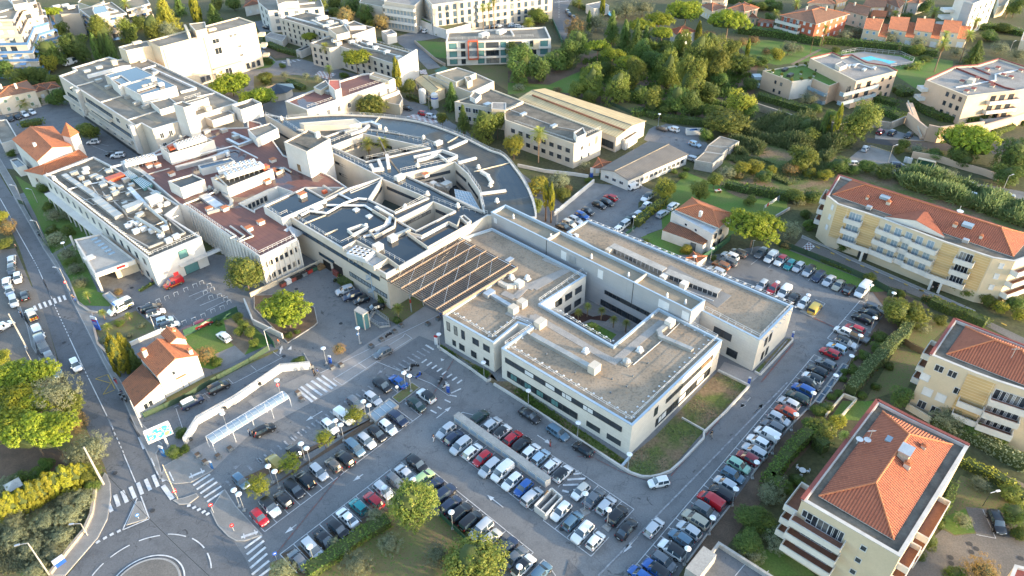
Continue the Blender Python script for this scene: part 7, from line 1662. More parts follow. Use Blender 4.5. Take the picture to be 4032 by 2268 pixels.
g=G('D4',1165,140,ZD+2.5);b=MB();b.bar((*g,ZD+.5),(*g,ZD+3.4),.07);[b.bar((g[0]-.6,g[1]+.1*k,ZD+3.2-.2*k),(g[0]+.6,g[1]+.1*k,ZD+3.2-.2*k),.05)for k in range(3)];b.build('aerial','steel',r3_)
building('corner_block','sliver of a red roofed block cut by the frame below the court',Zc,P('D4 2440,1470 2490,1345 2900,1450 2900,1700',8),8,Qz,Qs,.4,.4,Qf)
dk=building('parking_deck','bare concrete parking deck with low walls below the hedges','parking deck',P('D3 1500,1700 1940,1132 2520,1500 2300,1800',2.6),2.6,Qe,Qy,.9,.35,Qe);rbox(dk,'D3 1770,1350',1.7,(5,2.2,2.0),Qe,'stair_head',UA)
b=MB();[seg(b,*P(s,1.72),.1,1.74)for s in('D3 2090,1449 2190,1330','D3 2310,1480 2400,1400')];b.build('bay_line','paint_line',dk)
p1_=building('peach_flats','peach flats with pale gravel roof and rooftop lawn by the pool',Zc,P('A4 602,535 805,487 890,525 985,508 1120,580 1320,610 1402,655 1030,748',9.6),9.6,Q0,Qu,.4,.5,Qd)
b=MB();e=P('A4 602,535 805,487 890,525 985,508 1120,580 1320,610 1402,655',9.6);[b.wall(p,c,.45,9.3,9.9)for p,c in zip(e[:-1],e[1:])];b.build('coping',Qs,p1_)
pent(p1_,'A4 168,650 440,750 625,722 780,790 890,745 870,690 640,575',6.6,0,Q0,'lawn',.4,'terrace_block',Qd);rbox(p1_,'A4 370,640 420,690 680,640',6.2,(2.8,1.4,.9),Qr,'garden_sofa')
for t,x,y in PX('A4 200,625 260,655 340,690 430,740 520,730 600,725 480,600 560,590 520,670 640,690'):
 g=G(t,x,y,6.8);b=MB();b.lathe((*g,6.2),[(.4,0),(.5,.5)],8);pl=b.build('planter',Qa,p1_);put('shrub',get_crown('round',1)[0][0],pl,(0,0,0),0,(.7,.7,.7)).location=Vector((*g,7.0))-Vector(p1_['_o'])
q=P('A4 1030,748 1402,655',9.6);
for z in(3.2,6.3):balcony(p1_,lerp(q[0],q[1],-.35),lerp(q[0],q[1],.5),z,1.6,panel=Qv);windows(p1_,lerp(q[0],q[1],-.3),lerp(q[0],q[1],.48),[z+.1],3,1.8,2.0,'dark',m0=.5)
windows(p1_,lerp(q[0],q[1],.55),q[1],[1.2,4.2,7.2],2,1.1,1.2,'dark',m0=.5);q=P('A4 440,750 625,722',6.6);windows(p1_,q[0],q[1],[.8,3.8],3,1.2,1.2,'dark',m0=.6);b=MB();b.wall(q[0],q[1],.2,0,6.5);b.build(Qa,Qa,p1_);q=P('A4 168,650 440,750',6.6);windows(p1_,q[0],q[1],[.8,3.8],2,.7,1.0,'dark',m0=5,m1=3);q=P('A4 625,722 780,790',6.6)
for z in(.2,3.2):balcony(p1_,*q,z,1.4,panel=Qv)
for z in(.2,3.2):b=MB();c=P('A4 168,650',6.6)[0];b.box((c[0]-1,c[1]+2,z+.4),(3,3.4,1.1));b.build(Zs,Qv,p1_)
pent(p1_,'A4 835,590 880,620 950,590 900,560',10.6,9.2,Qc,Qu,.1);rbox(p1_,'A4 960,610 1010,605 1100,640 1190,625',9.2,(2.4,1,.6),'steel','vent');pipe(p1_,'A4 950,600 1060,590 1200,640',9.2,.2,Qb)
p2_=building('peach_gable_flats','peach flats with stepped gravel roof above the retaining wall',Zc,P('A4 1668,735 1940,612 2140,600 2340,540 2800,690 2800,770 2530,830 2250,858 2052,885 1835,800',9.6),9.6,Q0,Qu,.4,.5,Qd);b=MB();e=P('A4 1668,735 1940,612 2140,600 2340,540 2800,690',9.6);[b.wall(p,c,.45,9.3,9.9)for p,c in zip(e[:-1],e[1:])];b.build('coping',Qs,p2_)
q=P('A4 1835,800 2052,885 2250,858 2530,830',9.6);windows(p2_,q[0],q[1],[1.2,4.2,7.2],3,.9,1.3,'dark',m0=.8);windows(p2_,q[1],q[2],[1.2,4.2,7.2],1,.8,1.3,'dark',m0=6,m1=.5);b=MB();b.wall(q[1],q[2],.15,.2,9.2);b.build('sunny_wall',Qz,p2_)  # pale yellow slab over the peach wall: sunlight on this face painted as colour
for z in(.4,3.3,6.4):balcony(p2_,q[2],q[3],z,1.8);windows(p2_,q[2],q[3],[z+.1],3,1.8,2.0,'dark',m0=.6)
for z in(3.3,6.4):b=MB();c=P('A4 1668,735',9.6)[0];b.box((c[0]+.2,c[1]-.2,z+.3),(3.2,3.4,1.1));b.build(Zs,Qa,p2_)
kerbwall(p2_,'A4 1945,800 2310,735 2310,680 2520,640',9.2,.3,.5,Qb);kerbwall(p2_,'A4 1950,620 2400,800 2490,820',9.2,.5,.3,Qs);kerbwall(p2_,'A4 2100,615 2260,680',9.2,.4,.3,Qs);rbox(p2_,'A4 2000,750 2040,840 2105,820 2280,790 2270,765 2140,720 2380,690 2330,625 2230,640 2540,650 2450,710',9.2,(1.8,1.2,.6),Qc,'vent',UA,Qs);rbox(p2_,'A4 2085,745',9.2,(3,1.8,1.4),Qc,'vent')
def wallrun(name,s,h,w,m,label,cat='wall',z0=0.0,posts=None,group=None):
 p=P(s,0);o=thing(name,(*p[0],z0),label,cat,group);b=MB()
 for a,c in zip(p[:-1],p[1:]):b.wall(a,c,w,z0-.03,z0+h)
 b.build('wall'if cat=='wall'else 'panel',m,o)
 if posts:
  b=MB()
  for a,c in zip(p[:-1],p[1:]):
   n=max(1,int(dist(a,c)/posts))
   for k in range(n+1):e=lerp(a,c,k/n);b.box((e[0],e[1],z0+h/2+.03),(.1,.1,h+.06))
  b.build('post',Ze if 'green'in m else Qe,o)
 return o
wallrun('retaining_wall','A4 100,1010 430,1120 850,1200 1180,1170 1330,1190 1470,1130',2.4,.5,'stone_wall','long weathered retaining wall below the peach flats')
rt=thing('retaining_wall',(*G('A4',1740,1310),0),'tall peach retaining wall with an outside stair','wall');b=MB();q=P('A4 1475,1140 1650,1290 1750,1312 2150,1260 2430,1180 2571,1130',0)
for a,c in zip(q[:-1],q[1:]):b.wall(a,c,.6,0,5.2 if a is q[1]or a is q[2]else 4)
b.build('wall',Q0,rt);b=MB();s0,s1=P('A4 1480,1060 1640,1290',0);nv=Vector((s1[0]-s0[0],s1[1]-s0[1])).normalized();b.bar((*s0,4.2),(*s1,.4),2.0,.4);b.build('stair',Q0,rt);b=MB();b.bar((s0[0]-1,s0[1]-.4,5.2),(s1[0]-1,s1[1]-.4,1.4),.12,.5);b.build(Jd,Qc,rt)
wallrun('garden_wall','B4 1530,165 1760,200 1990,270 2200,330 2330,380',2.0,.35,Q0,'peach boundary wall behind the green bin shelter')
bs=thing('bin_shelter',(*G('B4',1650,240),0),'small bin shelter with yellow frame and green shutters','shelter');q=P('B4 1580,225 1740,262',0);b=MB();b.wall(*q,.1,.1,1.8);b.build('shutter',Ze,bs);b=MB();[b.box((*e,.95),(.25,.25,1.9),UB)for e in q];b.wall(*q,1.2,1.9,2.05);b.build('frame',Qz,bs)
rd=house('A4 345,140 655,218 948,128 650,50',8.2,'brick red apartment house with brown hipped roof and white balconies',2.4,'brick_red_wall',Qp,win='shut',nw=5,over=.7,name='apartment_house',cat=Zc,chim=2);q=P('A4 345,140 655,218',8.2)
for z in(2.8,5.5):balcony(rd,lerp(q[0],q[1],-.1),lerp(q[0],q[1],.6),z,2.0);windows(rd,q[0],lerp(q[0],q[1],.6),[z+.1],3,1.2,2,'white',m0=.5)
house('A4 125,200 255,212 270,190 150,172',2.6,'little red brick outhouse with dark roof behind the long hedge',.6,'brick_red_wall',Qp,name='outhouse',cat='shed',over=.2)
for i,(s,l_)in enumerate((('A4 1095,262 1240,285 1275,205 1112,195','row house with blue shutters at the hedge end, a round white dish on its side'),('A4 1325,262 1490,290 1515,190 1340,180','row house second from the hedge end with two turquoise shutters'),('A4 1565,275 1725,300 1745,205 1580,195','row house third from the hedge end with lavender shutters'),('A4 1805,290 1970,305 1995,225 1830,210','row house with a single arched window behind the tall palm'))):
 o=house(s,5.6,l_,.0,Qz,Qo,kind='none',win='blue',nw=2,ww=.9,wh=1.0,name='row_house',group='row houses by the pool hedge');q=P(s,5.6);shed_roof(o,q[0],q[1],q[2],q[3],5.5,7.0,Qo);b=MB();b.face([(*q[1],5.5),(*q[2],5.5),(*q[2],6.9)]);b.build('gable',Qz,o);e=lerp(q[2],q[3],.6);b=MB();b.box((e[0],e[1],0),(.6,.6,1.2),0,z0=6.6);b.build(Z1,Qc,o)
 a,c=q[1],q[2];w=MB();d=Vector((q[1][0]-q[0][0],q[1][1]-q[0][1])).normalized()*3.4;w2=[(a[0],a[1]),(a[0]+d.x,a[1]+d.y),(c[0]+d.x*1.2,c[1]+d.y*1.2),c];w.sides(ccw(w2),0,3.4);w.build('garage',Qz,o);shed_roof(o,w2[0],w2[1],w2[2],w2[3],3.5,5.2,Qo,name='garage_roof');windows(o,w2[0],w2[1],[.1],1,2.2,2.0,'shut',m0=.3,name='garage_door')
for i,(s,z,l_,w_,t_,k_)in enumerate((('A4 920,85 1130,140 1160,60 1000,30',6,'ochre gabled house behind the brick red flats',Qd,Qp,'gable'),('A4 1090,60 1290,60 1310,5 1150,-5',6,'cream house with long brown roof above the row houses',Qd,Qp,'gable'),('A4 590,25 830,38 800,-20 640,-30',6,'cream house with brown roof and dormer at the upper lane',Qd,Qp,'hip'),('A4 850,20 940,0 900,-50 800,-30',6,'narrow yellow house squeezed beside the upper lane','yellow_wall',Qp,'gable'),('A4 1170,145 1290,150 1300,120 1190,110',3.2,'low garage with terracotta roof by the ochre house',Qd,Qo,'gable'),('A4 1300,20 1420,70 1470,20 1360,-30',5.5,'pale pink house with brown roof near the tall pole',Q0,Qp,'hip'),('A4 1510,20 1600,30 1700,0 1600,-50',5,'grey house with blue door beside the palms',Zd,Qp,'hip'),('A4 -90,75 70,100 125,72 0,20',5.5,'pink house with brown roof at the wood edge',Q0,Qp,'hip'),('A3 2035,78 2175,105 2298,75 2130,25',6,'salmon house with square brown roof behind the umbrella pines',Q0,Qp,'hip'),('A3 1785,50 1880,100 2000,65 1870,25',4.6,'low cream house with brown roof by the big pine',Qd,Qp,'hip'),('A3 1790,-10 1990,0 2030,-40 1830,-60',6.5,'tall cream house at the top behind the pines',Qd,Qp,'hip'),('A3 1500,275 1560,320 1735,290 1620,235',4.6,'white bungalow with red roof hidden under the umbrella pines',Qa,Zb,'hip'),('A3 2200,150 2290,165 2260,130 2195,130',3,'small pink annexe beside the salmon house',Q0,Qp,'hip'))):
 house(s,z,l_,1.5,w_,t_,k_,win='shut'if i%2 else 'grshut',nw=3,chim=1 if i%3==0 else 0)
building('flat_roof_villa','white flat roofed villa beside a small pool on the avenue','house',P('A3 718,38 790,78 932,50 860,10',4),4,Qa,Qu,.3)
wt=building('white_tower_flats','tall white and taupe flats with deep balconies at the top edge',Zc,P('A4 1940,-20 2110,30 2330,-60 2200,-110',14),14,Qa,Qu,.4);q=P('A4 1940,-20 2110,30 2330,-60',14);b=MB();b.wall(lerp(q[0],q[1],.5),lerp(q[0],q[1],.95),.4,0,13.5);b.build(Zt,'grey_cladding',wt);windows(wt,q[1],q[2],[1,4,7,10],4,1.2,1.5,'bluegl')
for z in(3,6,9):b=MB();b.box((q[0][0]-.5,q[0][1]+.5,z),(6,4,1.1));b.build(Zs,Qa,wt)
building('pink_far_flats','far pink house with flat roof at the top right lane','house',P('A4 2330,60 2400,40 2440,-10 2330,-10',5),5,Qd,Qm,.3)
building('edge_house','cream house cut by the frame at the olive road','house',P('A4 2545,370 2700,400 2700,300 2571,290',4),4,Qd,Qm,.3)
pl=thing('swimming_pool',(*G('A4',1200,560),0),'stepped turquoise swimming pool on a paved terrace behind the peach flats','pool');b=MB();b.prism(P('A4 890,500 1100,475 1430,520 1555,570 1330,620 1200,600',.3),0,.3);b.build('terrace','plaza',pl);b=MB();b.flat(ccw(P('A4 1060,535 1165,515 1210,530 1400,570 1330,588 1260,562 1190,550 1140,560',.33)),.33);b.build('water','pool_water',pl);railing(pl,P('A4 890,500 1050,472 1430,508 1555,565 1530,605 1340,625',.3),.3,1.5,2,Qb)
pl=thing('swimming_pool',(*G('A3',940,130),0),'small pool with pale surround by the flat roofed villa','pool');b=MB();b.prism(P('A3 890,115 930,95 1030,130 980,165',.3),0,.3);b.build('terrace','plaza',pl);b=MB();b.flat(ccw(P('A3 900,115 930,102 970,130 945,150',.33)),.33);b.build('water','pool_water',pl)
g=G('A4',2505,300);o=thing('round_pool',(*g,0),'round white above ground pool at the far garden edge','pool');b=MB();b.lathe((*g,0),[(3.2,0),(3.2,1.1),(3.0,1.1),(3.0,.9)],20);b.build('rim',Qb,o);b=MB();b.flat(circ(g,3.0,20),.95);b.build('water',Qv,o)
pv=thing('octagonal_pavilion',(*G('A2',230,850),0),'low eight sided pavilion with dark slate roof on the lawn','pavilion');c=G('A2',215,810,3.0);b=MB();b.sides(circ(c,5.2,8),0,3);b.build('wall',Qc,pv);b=MB();[b.face([(*p,2.9),(*q_,2.9),(*c,4.6)])for p,q_ in zip(circ(c,6.2,8),circ(c,6.2,8)[1:]+circ(c,6.2,8)[:1])];b.build('roof',Qx,pv)
TT='''
C2
pine 300 290 6.2 8 broad umbrella pine glowing yellow on the kerbed yard island
sapling 930 1245 1.9 4.2 feathery sapling beside the white van on the strip
autumn 785 640 1.35 2.8 round bronze shrub behind the forecourt rail
bush 1200 185 1.7 2.4 dark green shrub at the foot of the spiral stair
bush 1320 375 1 1.2 low bright shrub under the garden palm
bush 410 752 1.5 1.2 flat spreading shrub on the end of the ramp wall
bush 320 515 .9 .9 small shrub at the tip of the kerbed pine island
bush 400 480 .8 .9 second small shrub on the kerbed pine island
D2
sapling 640 175 1.7 4.2 feathery sapling halfway along the planting strip
sapling 335 408 1.9 4.2 feathery sapling beside the gold van
sapling 40 615 2.1 4.2 feathery sapling nearest the zebra crossing
youngpine 1465 770 4.1 9 dense pine with amber crown between the two stall rows
youngpine 2010 1330 5.2 8.5 broad green pine at the lower frame edge
olive 1255 1150 1.9 2.8 small grey olive under the amber pine
olive 950 1335 2.5 3.2 large grey olive beside the clipped park hedge
olive 1690 1250 2.1 3 grey olive touching the lower green pine
olive 1120 880 1.5 2.6 wispy olive by the red hatchback
olive 735 1145 1 1.9 tiny olive overhanging a black car
olive 262 1390 1.8 2.6 grey olive by the lower zebra crossing
D1
pine 280 130 4.8 8.5 bright pine crown nearest the utility pole
pine 90 60 4.2 8 pine crown at the frame edge above the dark soil
pine 480 170 3.6 7 bright low pine beside the tall bright crown
olive 840 270 3.1 5 pale grey green tree beside the leaning concrete pole
olive 690 330 2 4 greyish tree between the bright pine and the pole
round 820 520 1.9 3.2 green laurel at the foot of the leaning pole
bush 860 600 1.5 2 low laurel on the kerb by the zebra crossing
bush 420 430 1.6 2 spiky green shrub under the bright pine
bush 330 520 1.6 2 shrub between spiky plants and the white parasol
bush 150 560 1.8 2.4 shrub behind the white garden parasol
olive 60 620 2 3 shaded tree at the frame edge by the parasol
obush 140 1080 2.2 2.4 grey shrub lowest but one in the park meadow
obush 420 950 2.2 2.4 grey shrub in the middle of the park meadow
obush 560 1090 2 2.2 grey shrub near the small lamp of the park
obush 300 1190 1.9 2.2 grey shrub above the tall yellow lamp
obush 640 880 2.2 2.4 grey shrub by the curved park wall
obush 760 740 2 2.4 grey shrub below the golden hedge trees
obush 480 1250 1.8 2 grey shrub by the blue street sign
obush 120 940 2 2.4 grey shrub under the golden hedge trees
obush 330 1400 1.8 2 grey shrub at the bottom of the meadow
obush 620 760 1.8 2.2 dry shrub tucked beneath the golden hedge
bush 1600 310 1.4 1.6 round bush beside the small blue totem
bush 1695 285 1.1 1.2 bush at the corner of the paved terrace
bush 1670 130 1.2 1.4 bush between billboard and ramp wall
goldtree 20 830 1.5 5 golden cone tree at the frame edge end of its row
goldtree 100 780 1.5 5 second golden cone tree from the frame edge
goldtree 215 745 1.4 4.8 third golden cone tree, behind a grey shrub
goldtree 300 690 1.5 5.2 golden cone tree just past the parasol
goldtree 370 660 1.4 4.8 golden cone tree under the sagging wire
goldtree 450 605 1.5 5.2 tallest golden cone tree of the row
goldtree 520 590 1.4 4.8 golden cone tree below the tallest one
goldtree 610 545 1.6 5.4 golden cone tree with twin tips
goldtree 700 520 1.5 5 golden cone tree next to the laurel
goldtree 760 500 1.3 4.4 last golden cone tree before the pole
C1
pine 120 900 4.6 7 round pine at the frame edge below the street parking
pine 330 880 4.2 7.5 pine crown closest to the parked kerb cars
pine 130 1120 4.6 8 pine crown at the frame edge in the corner garden
pine 330 1130 3.6 7 small pine crown between pale tree and frame edge
wisp 520 1070 4.4 9 pale wispy tree among the street corner pines
round 640 1140 2.6 6 green tree at the kerb edge of the corner garden
autumn 690 1310 2.2 3.4 dry brown bush on the kerb below the corner pines
pine 560 1330 3.4 8 small bright pine above the white pole
goldtree 1075 690 1.75 9.5 tall golden cypress taller of the pair by the cottage
goldtree 1145 640 1.4 7.5 shorter golden cypress of the cottage pair
conifer 1235 745 2 6 dark fir behind the golden cypress pair
autumn 1890 690 2.1 3.6 rust coloured tree at the cottage gable
bush 1990 760 1.3 1.6 green bush behind the concrete ring
bush 1100 405 1.1 1.4 tan grass clump in the entrance bed
obush 1180 520 1 1 low grey shrub in the entrance bed
obush 1300 420 1 .9 low green shrub by the manhole ring
obush 950 560 1 1.1 dark shrub at the bed kerb
yellow 30 720 1.6 3 sunlit young tree at the frame edge above the pines
round 2190 360 1.3 3 young green tree at the top of the cottage lawn
round 2240 430 1.3 3 young green tree second on the lawn edge
round 2300 490 1.3 3 young green tree third on the lawn edge
round 2200 480 1.2 2.6 young tree behind the lawn edge row
round 2335 590 1.1 2 bright bush at the end of the lawn row
bush 2010 405 .8 .9 brown tuft by the cottage sand
B1
youngpine 2250 1230 4.5 9.5 bright feathery pine between ward and white ramp wall
bush 390 450 1.7 2.4 round dark bush by the chapel house wall
olive 500 690 2.4 3.6 dark olive below the colonnade
bush 440 620 1.8 2.2 dark shrub at the lawn lip of the colonnade
olive 600 690 1.8 3 grey tree against the colonnade pillars
bush 470 830 1.8 2 dark shrub in the ward lawn
olive 505 910 2.5 3.4 silver olive by the wire fence corner
bush 620 845 1.9 2.6 dark shrub at the canopy side
olive 615 1045 2.5 3.2 round grey olive beside the canopy
bush 650 1130 1.7 2 dark shrub between two olives
obush 690 1190 2 2.4 grey shrub below the canopy corner
wisp 735 1310 2 2.6 pale sunlit bush at the lawn end of the canopy
autumn 70 800 2.4 4 russet tree at the frame edge over the street
round 30 960 2.2 3 green bush at the frame edge above parked cars
yellow 10 730 2 4 sunny tree cut by the frame edge
autumn 1090 1400 1 1.6 tan shrub by the basin near the ambulance
bush 100 130 1.4 1.8 small bush beside the low garage
B3
pine 2270 800 7.2 10 big umbrella pine over the upper car park corner
yellow 1450 440 3.2 7 golden leaved tree by the small north car park
round 1770 470 2.9 6.2 dense round tree beside the villa garden
round 1905 370 2.1 5 smaller round tree behind the picnic table
bush 1615 330 1.5 1.8 clipped green ball bush above the golden tree
bush 1530 290 1.1 1.2 small shrub at the workshop wall
bush 1640 265 1.2 1 low shrub in the dry garden
bush 1810 220 1.3 1.6 olive coloured bush against the lock-ups
cypress 352 490 .85 12 slim cypress nearer the glass hall in its pair
cypress 402 520 .85 11.5 slim cypress closer to the white ramp of its pair
yellow 260 420 3.2 6 bright lime tree behind the cypress pair
wisp 480 370 2.8 5 pale feathery tree above the white ramp wall
round 500 500 2.2 4 green shrub tree over the ramp wall
round 240 620 2.6 5 green tree between curved roof and cypress
autumn 560 450 1.3 2 dry shrub at the ramp wall top
olive 705 235 1.6 3.6 thin branched olive at the office corner
bush 740 380 1.3 1.6 dark bush by the ramp gate
yellow 1640 1010 1.6 2.2 leafy yellow green shrub in the villa yard
bush 1270 930 1 1 bush in the villa yard corner
round 2230 560 1.8 3 loose green shrub on the villa lawn
wisp 2020 300 2.6 3.4 pale shrub in the dry meadow by the round trees
yellow 2150 270 2.6 3.6 yellow broom in the dry meadow
yellow 2280 240 2.8 3.8 tall yellow broom nearer the reeds
round 2100 300 1.8 2.6 green shrub between two brooms
dark 2350 330 2.6 3.6 dark bush at the meadow edge
autumn 2130 330 1.6 2.2 tan broom in the meadow hollow
bush 1890 1090 .9 1.1 round bush by the green fence end
B4
yellow 740 330 2.2 3.2 yellow broom beside the residence roof corner
yellow 600 300 1.8 2.8 yellow broom second from the residence roof
autumn 430 270 2.4 3.4 tan broom in the middle of the slope
yellow 250 280 1.6 2.4 yellow broom above the dark meadow
yellow 100 250 2.8 3.4 yellow broom nearest the villa meadow
round 540 170 4.4 7 bright green bushy tree over the reed parking
dark 870 230 3.2 4.6 dark bush by the white parked hatchback
dark 1130 250 2.8 4 dark bush middle of the lower lot edge
dark 1280 290 3 4 dark bush at the lower lot exit
dark 1000 270 2 3 dark bush between white car and lot exit
round 480 520 3.2 3.4 clipped broad hedge bush behind the residence
dark 620 520 3.2 3.4 dark clipped bush at the residence end wall
obush 500 570 1.6 2 grey shrub on the slope by the washing line
bush 560 690 1.6 2 dark shrub beside the grey drive
wisp 430 830 2.5 5 dry brown tree beside the big umbrella pine
autumn 380 970 1.3 1.6 pale dry tuft at the fence corner
bush 590 790 1.8 2.4 dark shrub under the end balconies
bush 910 985 1.7 2.4 clipped dark bush by the drive entrance
round 1155 1270 1.4 2.4 orange tipped shrub in the fence verge
bush 1435 1420 1.3 1.6 low shrub at the end of the verge
round 1420 100 1.6 3.2 round bush by the lot lamp
round 1465 45 2 3.4 small round tree on the hillside road verge
olive 1590 90 2.4 3.2 grey bush on the hillside road verge
dark 1760 140 3 2.6 dark shrub behind the peach boundary wall
darktall 2480 170 6 10 deep green pine at the frame edge under the road
dark 2000 150 4.5 6 shaded pine branch mass below the umbrella pine
dark 2420 330 4 6 shaded tree above the reed lot lamp
wisp 1850 330 3.2 4.6 bare pale tree among the reeds
round 1945 1345 1.8 3.2 clipped round tree nearest the garage pillar
round 2060 1400 1.7 3 clipped round tree second from the garage pillar
C4
round 2240 195 1.7 3 clipped round tree third along the residence
yellow 2360 250 1.7 3 sunlit lollipop tree along the residence
yellow 2545 330 1.6 2.8 sunlit lollipop tree at the frame edge
dark 2480 210 2.6 4 dark shrub group under the corner balconies
round 1400 300 3.6 5.6 spreading green tree at the car row head
round 1560 330 3 4.8 russet topped green tree beside the spreading one
olive 1640 440 1.5 2 grey green bush on the play garden
bush 1260 545 1.8 2 dark shrub highest on the car row bank
bush 1225 630 1.5 1.8 dark shrub under the highest bank shrub
bush 1115 700 1.5 1.6 dark shrub in the middle of the bank
bush 1000 835 1.4 1.5 green shrub by the trolley park
bush 915 850 .8 .9 small ball bush at the trolley park
bush 905 915 .8 .9 small ball bush below the trolley park
bush 870 1050 1 1 low bush on the bank path
bush 800 1080 1 1 low bush beside the sunken lawn
bush 745 1180 1.5 1.6 bright bush at the sunken lawn wall
bush 680 1210 1.5 1.5 bright bush beside the red car bank
bush 1330 800 1 1.2 little bush in the vegetable garden
bush 1210 980 1 1.3 clipped ball in the vegetable garden
bush 1080 1070 1 1.1 dry bush in the vegetable garden
dark 1440 1080 2 4.4 tall egg shaped clipped bush by the cream wall
olive 1900 1280 3 4.6 grey green tree beneath the curved balconies
dark 2080 1350 2.4 3.6 dark shrub along the side path
round 1800 380 1.6 2.4 leafy shrub at the residence roof corner
D4
round 700 110 2.7 3.6 leafy shrub tree beside the terrace wall
bush 620 60 1.8 2 bright shrub above the clipped hedge
yellow 860 20 1.6 2 sunlit hedge plant at the balcony end
bush 480 560 1.4 1.4 shrub in the garden of the white table
bush 380 640 1.4 1.6 shrub behind the garden chairs
olive 290 600 2 3 feathery shrub at the hedge bend
wisp 240 690 2.2 3.2 pale feathery shrub below the hedge bend
dark 60 900 2.6 3.4 dark tree at the parking deck corner
round 180 960 2 2.8 shrub beside the toy strewn lawn
olive 330 1130 2.4 3 grey shrub under the lowest balcony
dark 30 1130 2.4 3 dark shrub above the parking deck
olive 70 1260 1.8 2 pale shrub over the parking deck wall
bush 1690 1120 1.6 1.9 clipped dark ball at the court kerb
bush 1790 960 1.2 1.4 brownish bush beside the blue sign
bush 1600 1260 1.2 1 low bush at the porch of the court
olive 2010 940 1.3 2.6 young olive on the corner lawn
olive 2165 600 1.6 1.9 round grey bush on the dry corner lawn
round 2450 700 1.9 2.6 sunlit bush by the court lamp
dark 2480 880 2.3 3.4 dark laurel behind the black car
bush 2530 1060 1.5 1.6 low laurel at the frame edge
autumn 2200 1410 2.6 4 small leafy tree cut by the lower frame edge
bush 1940 1430 1.6 1.8 bright bush at the lower court edge
bush 2310 210 1.8 2 green bush between the two path hedges
bush 2530 380 1.8 2 dark bush at the frame edge path
A3
pine 1640 110 9.2 14 giant umbrella pine highest in the wood
pine 2030 200 8.8 13 umbrella pine with bare forked trunk at the wood edge
pine 1390 190 6.5 12 umbrella pine overlapping the giant one
pine 1230 240 5.6 11 umbrella pine second below the giant
pine 1420 310 5 10 bright umbrella pine by the red roofed bungalow
pine 830 430 5 11 vivid green pine on the wood corner
pine 960 500 5 10.5 vivid green pine next in the wood corner
pine 1110 590 5.4 10 vivid green pine lowest of its three
tall 1560 470 5.5 15 sunlit oak at the back of the great clump
tall 1740 520 6.8 17 largest sunlit oak in the middle of the wood
tall 1680 740 6 15 sunlit oak front of the great clump
tall 1480 660 5 13 sunlit oak with a round low head
tall 1870 450 5.5 14 sunlit oak under the forked pine
tall 1920 620 5 13 oak shaded on one flank beside the great clump
round 2140 600 5.2 9 olive green tree nearest the rooftop lawn flats
round 2060 450 4 8 pale tree behind the forked pine
darktall 1560 930 4.6 10 dark oak at the foot of the great clump
darktall 1700 960 4.4 9 dark oak with rusty leaves at the clump foot
dark 1850 830 4.2 8 dark tree at the shaded clump flank
tall 1330 930 3.8 9 rounded oak standing alone by the ivy bank
tall 770 760 4.8 11 yellow green tree behind the tan hall
tall 1010 800 5.2 11.5 broad yellow green tree mid way along the tan hall
tall 1160 690 4.6 11 yellow green tree at the foot of the vivid pines
round 640 830 3.4 6 low tree at the tan hall gable
dark 760 880 3 5 dark shrub beneath the hall trees
darktall 130 540 6 12 dark oak covering the glazed clinic corner
darktall 290 640 5 10 dark oak second from the glazed clinic
darktall 560 490 5.5 11 dark oak by the avenue wall
darktall 640 410 5 11 dark oak under the autumn tree
dark 440 560 4.6 8 dark tree between two lawn oaks
darktall 100 660 5 9 dark oak over the dry lawn
autumn 620 260 5 10 rust and green tree on the avenue corner
conifer 960 240 4.5 14 cedar highest in the avenue garden
conifer 1190 320 4 13 cedar with drooping boughs mid wood
conifer 1080 310 4.2 12 cedar between the other two
conifer 1270 350 3.6 11 small cedar beside the bright umbrella pine
darkcypress 745 200 1.2 9 dark cypress on the avenue garden wall
cypress 872 50 1.2 10 tall cypress by the flat roofed villa
olive 810 200 5 8 silver tree beside the avenue cypress
olive 1090 80 5 8 silver olive mass above the small pool
olive 1240 70 5 8 silver olive second behind the villa pool
olive 1010 110 3.4 6 silver olive right over the pool edge
olive 730 320 2.4 5 pale blue green tree below the avenue cypress
cypress 1755 300 1.4 9 cypress at the bungalow gable
yellow 2140 950 5.2 9 golden tree below the rooftop lawn flats
round 2010 1130 7 7.5 wide dark green tree at the yard end
round 1920 1050 4 6 green tree behind the wide yard tree
dark 2200 1020 4 5 dark tree under the golden one
bush 1830 1240 2.4 4 bamboo clump by the rubble skip
autumn 455 830 1.8 2.4 tan bush at the red hall gable
olive 105 800 2.2 2.6 grey bush on the shaded lawn
cypress 2210 440 .9 7 thin cypress in the meadow garden
autumn 2160 390 2 6 bare brown tree by the thin cypress
autumn 2260 370 2.4 4 reddish bare shrub near the long hedge
dark 2300 560 3 4 dark bush row at the garden lane
round 280 150 5 7 garden tree in the red path bed
round 140 120 3.2 5 smaller tree in the red path bed
autumn 1840 320 3 3 dry palm scrub beside the bungalow
dark 1450 440 3.5 6 dark tree under the bungalow
round 2340 60 3 4 hedge tree near the salmon house
dark 2420 160 3 4 dark bush at the salmon house drive
dark 1320 560 4 8 dark infill tree between pines and oaks
darktall 1250 480 4.4 10 dark infill oak beneath the cedars
dark 1400 560 4 9 dark infill tree behind the low headed oak
dark 1960 740 3.6 6 dark infill tree on the lane bank
dark 900 640 3.4 7 dark infill tree under the vivid pines
dark 1200 860 3 6 dark infill tree above the ivy bank
dark 1450 1000 3 5 dark infill shrub at the lane
dark 60 480 4 9 dark oak rising at the clinic facade
A4
youngpine 1065 1120 6 12.5 lush green pine beside the stair ramp
cypress 868 1080 1 13 tall dark cypress beside the lush pine
darkcypress 735 1140 .9 9 dark cypress second from the lush pine
cypress 765 1170 .9 7 short cypress catching sun
pine 2080 1300 8.6 10 umbrella pine on the hillside road bend
olive 410 440 3.6 6 pale olive in the meadow garden
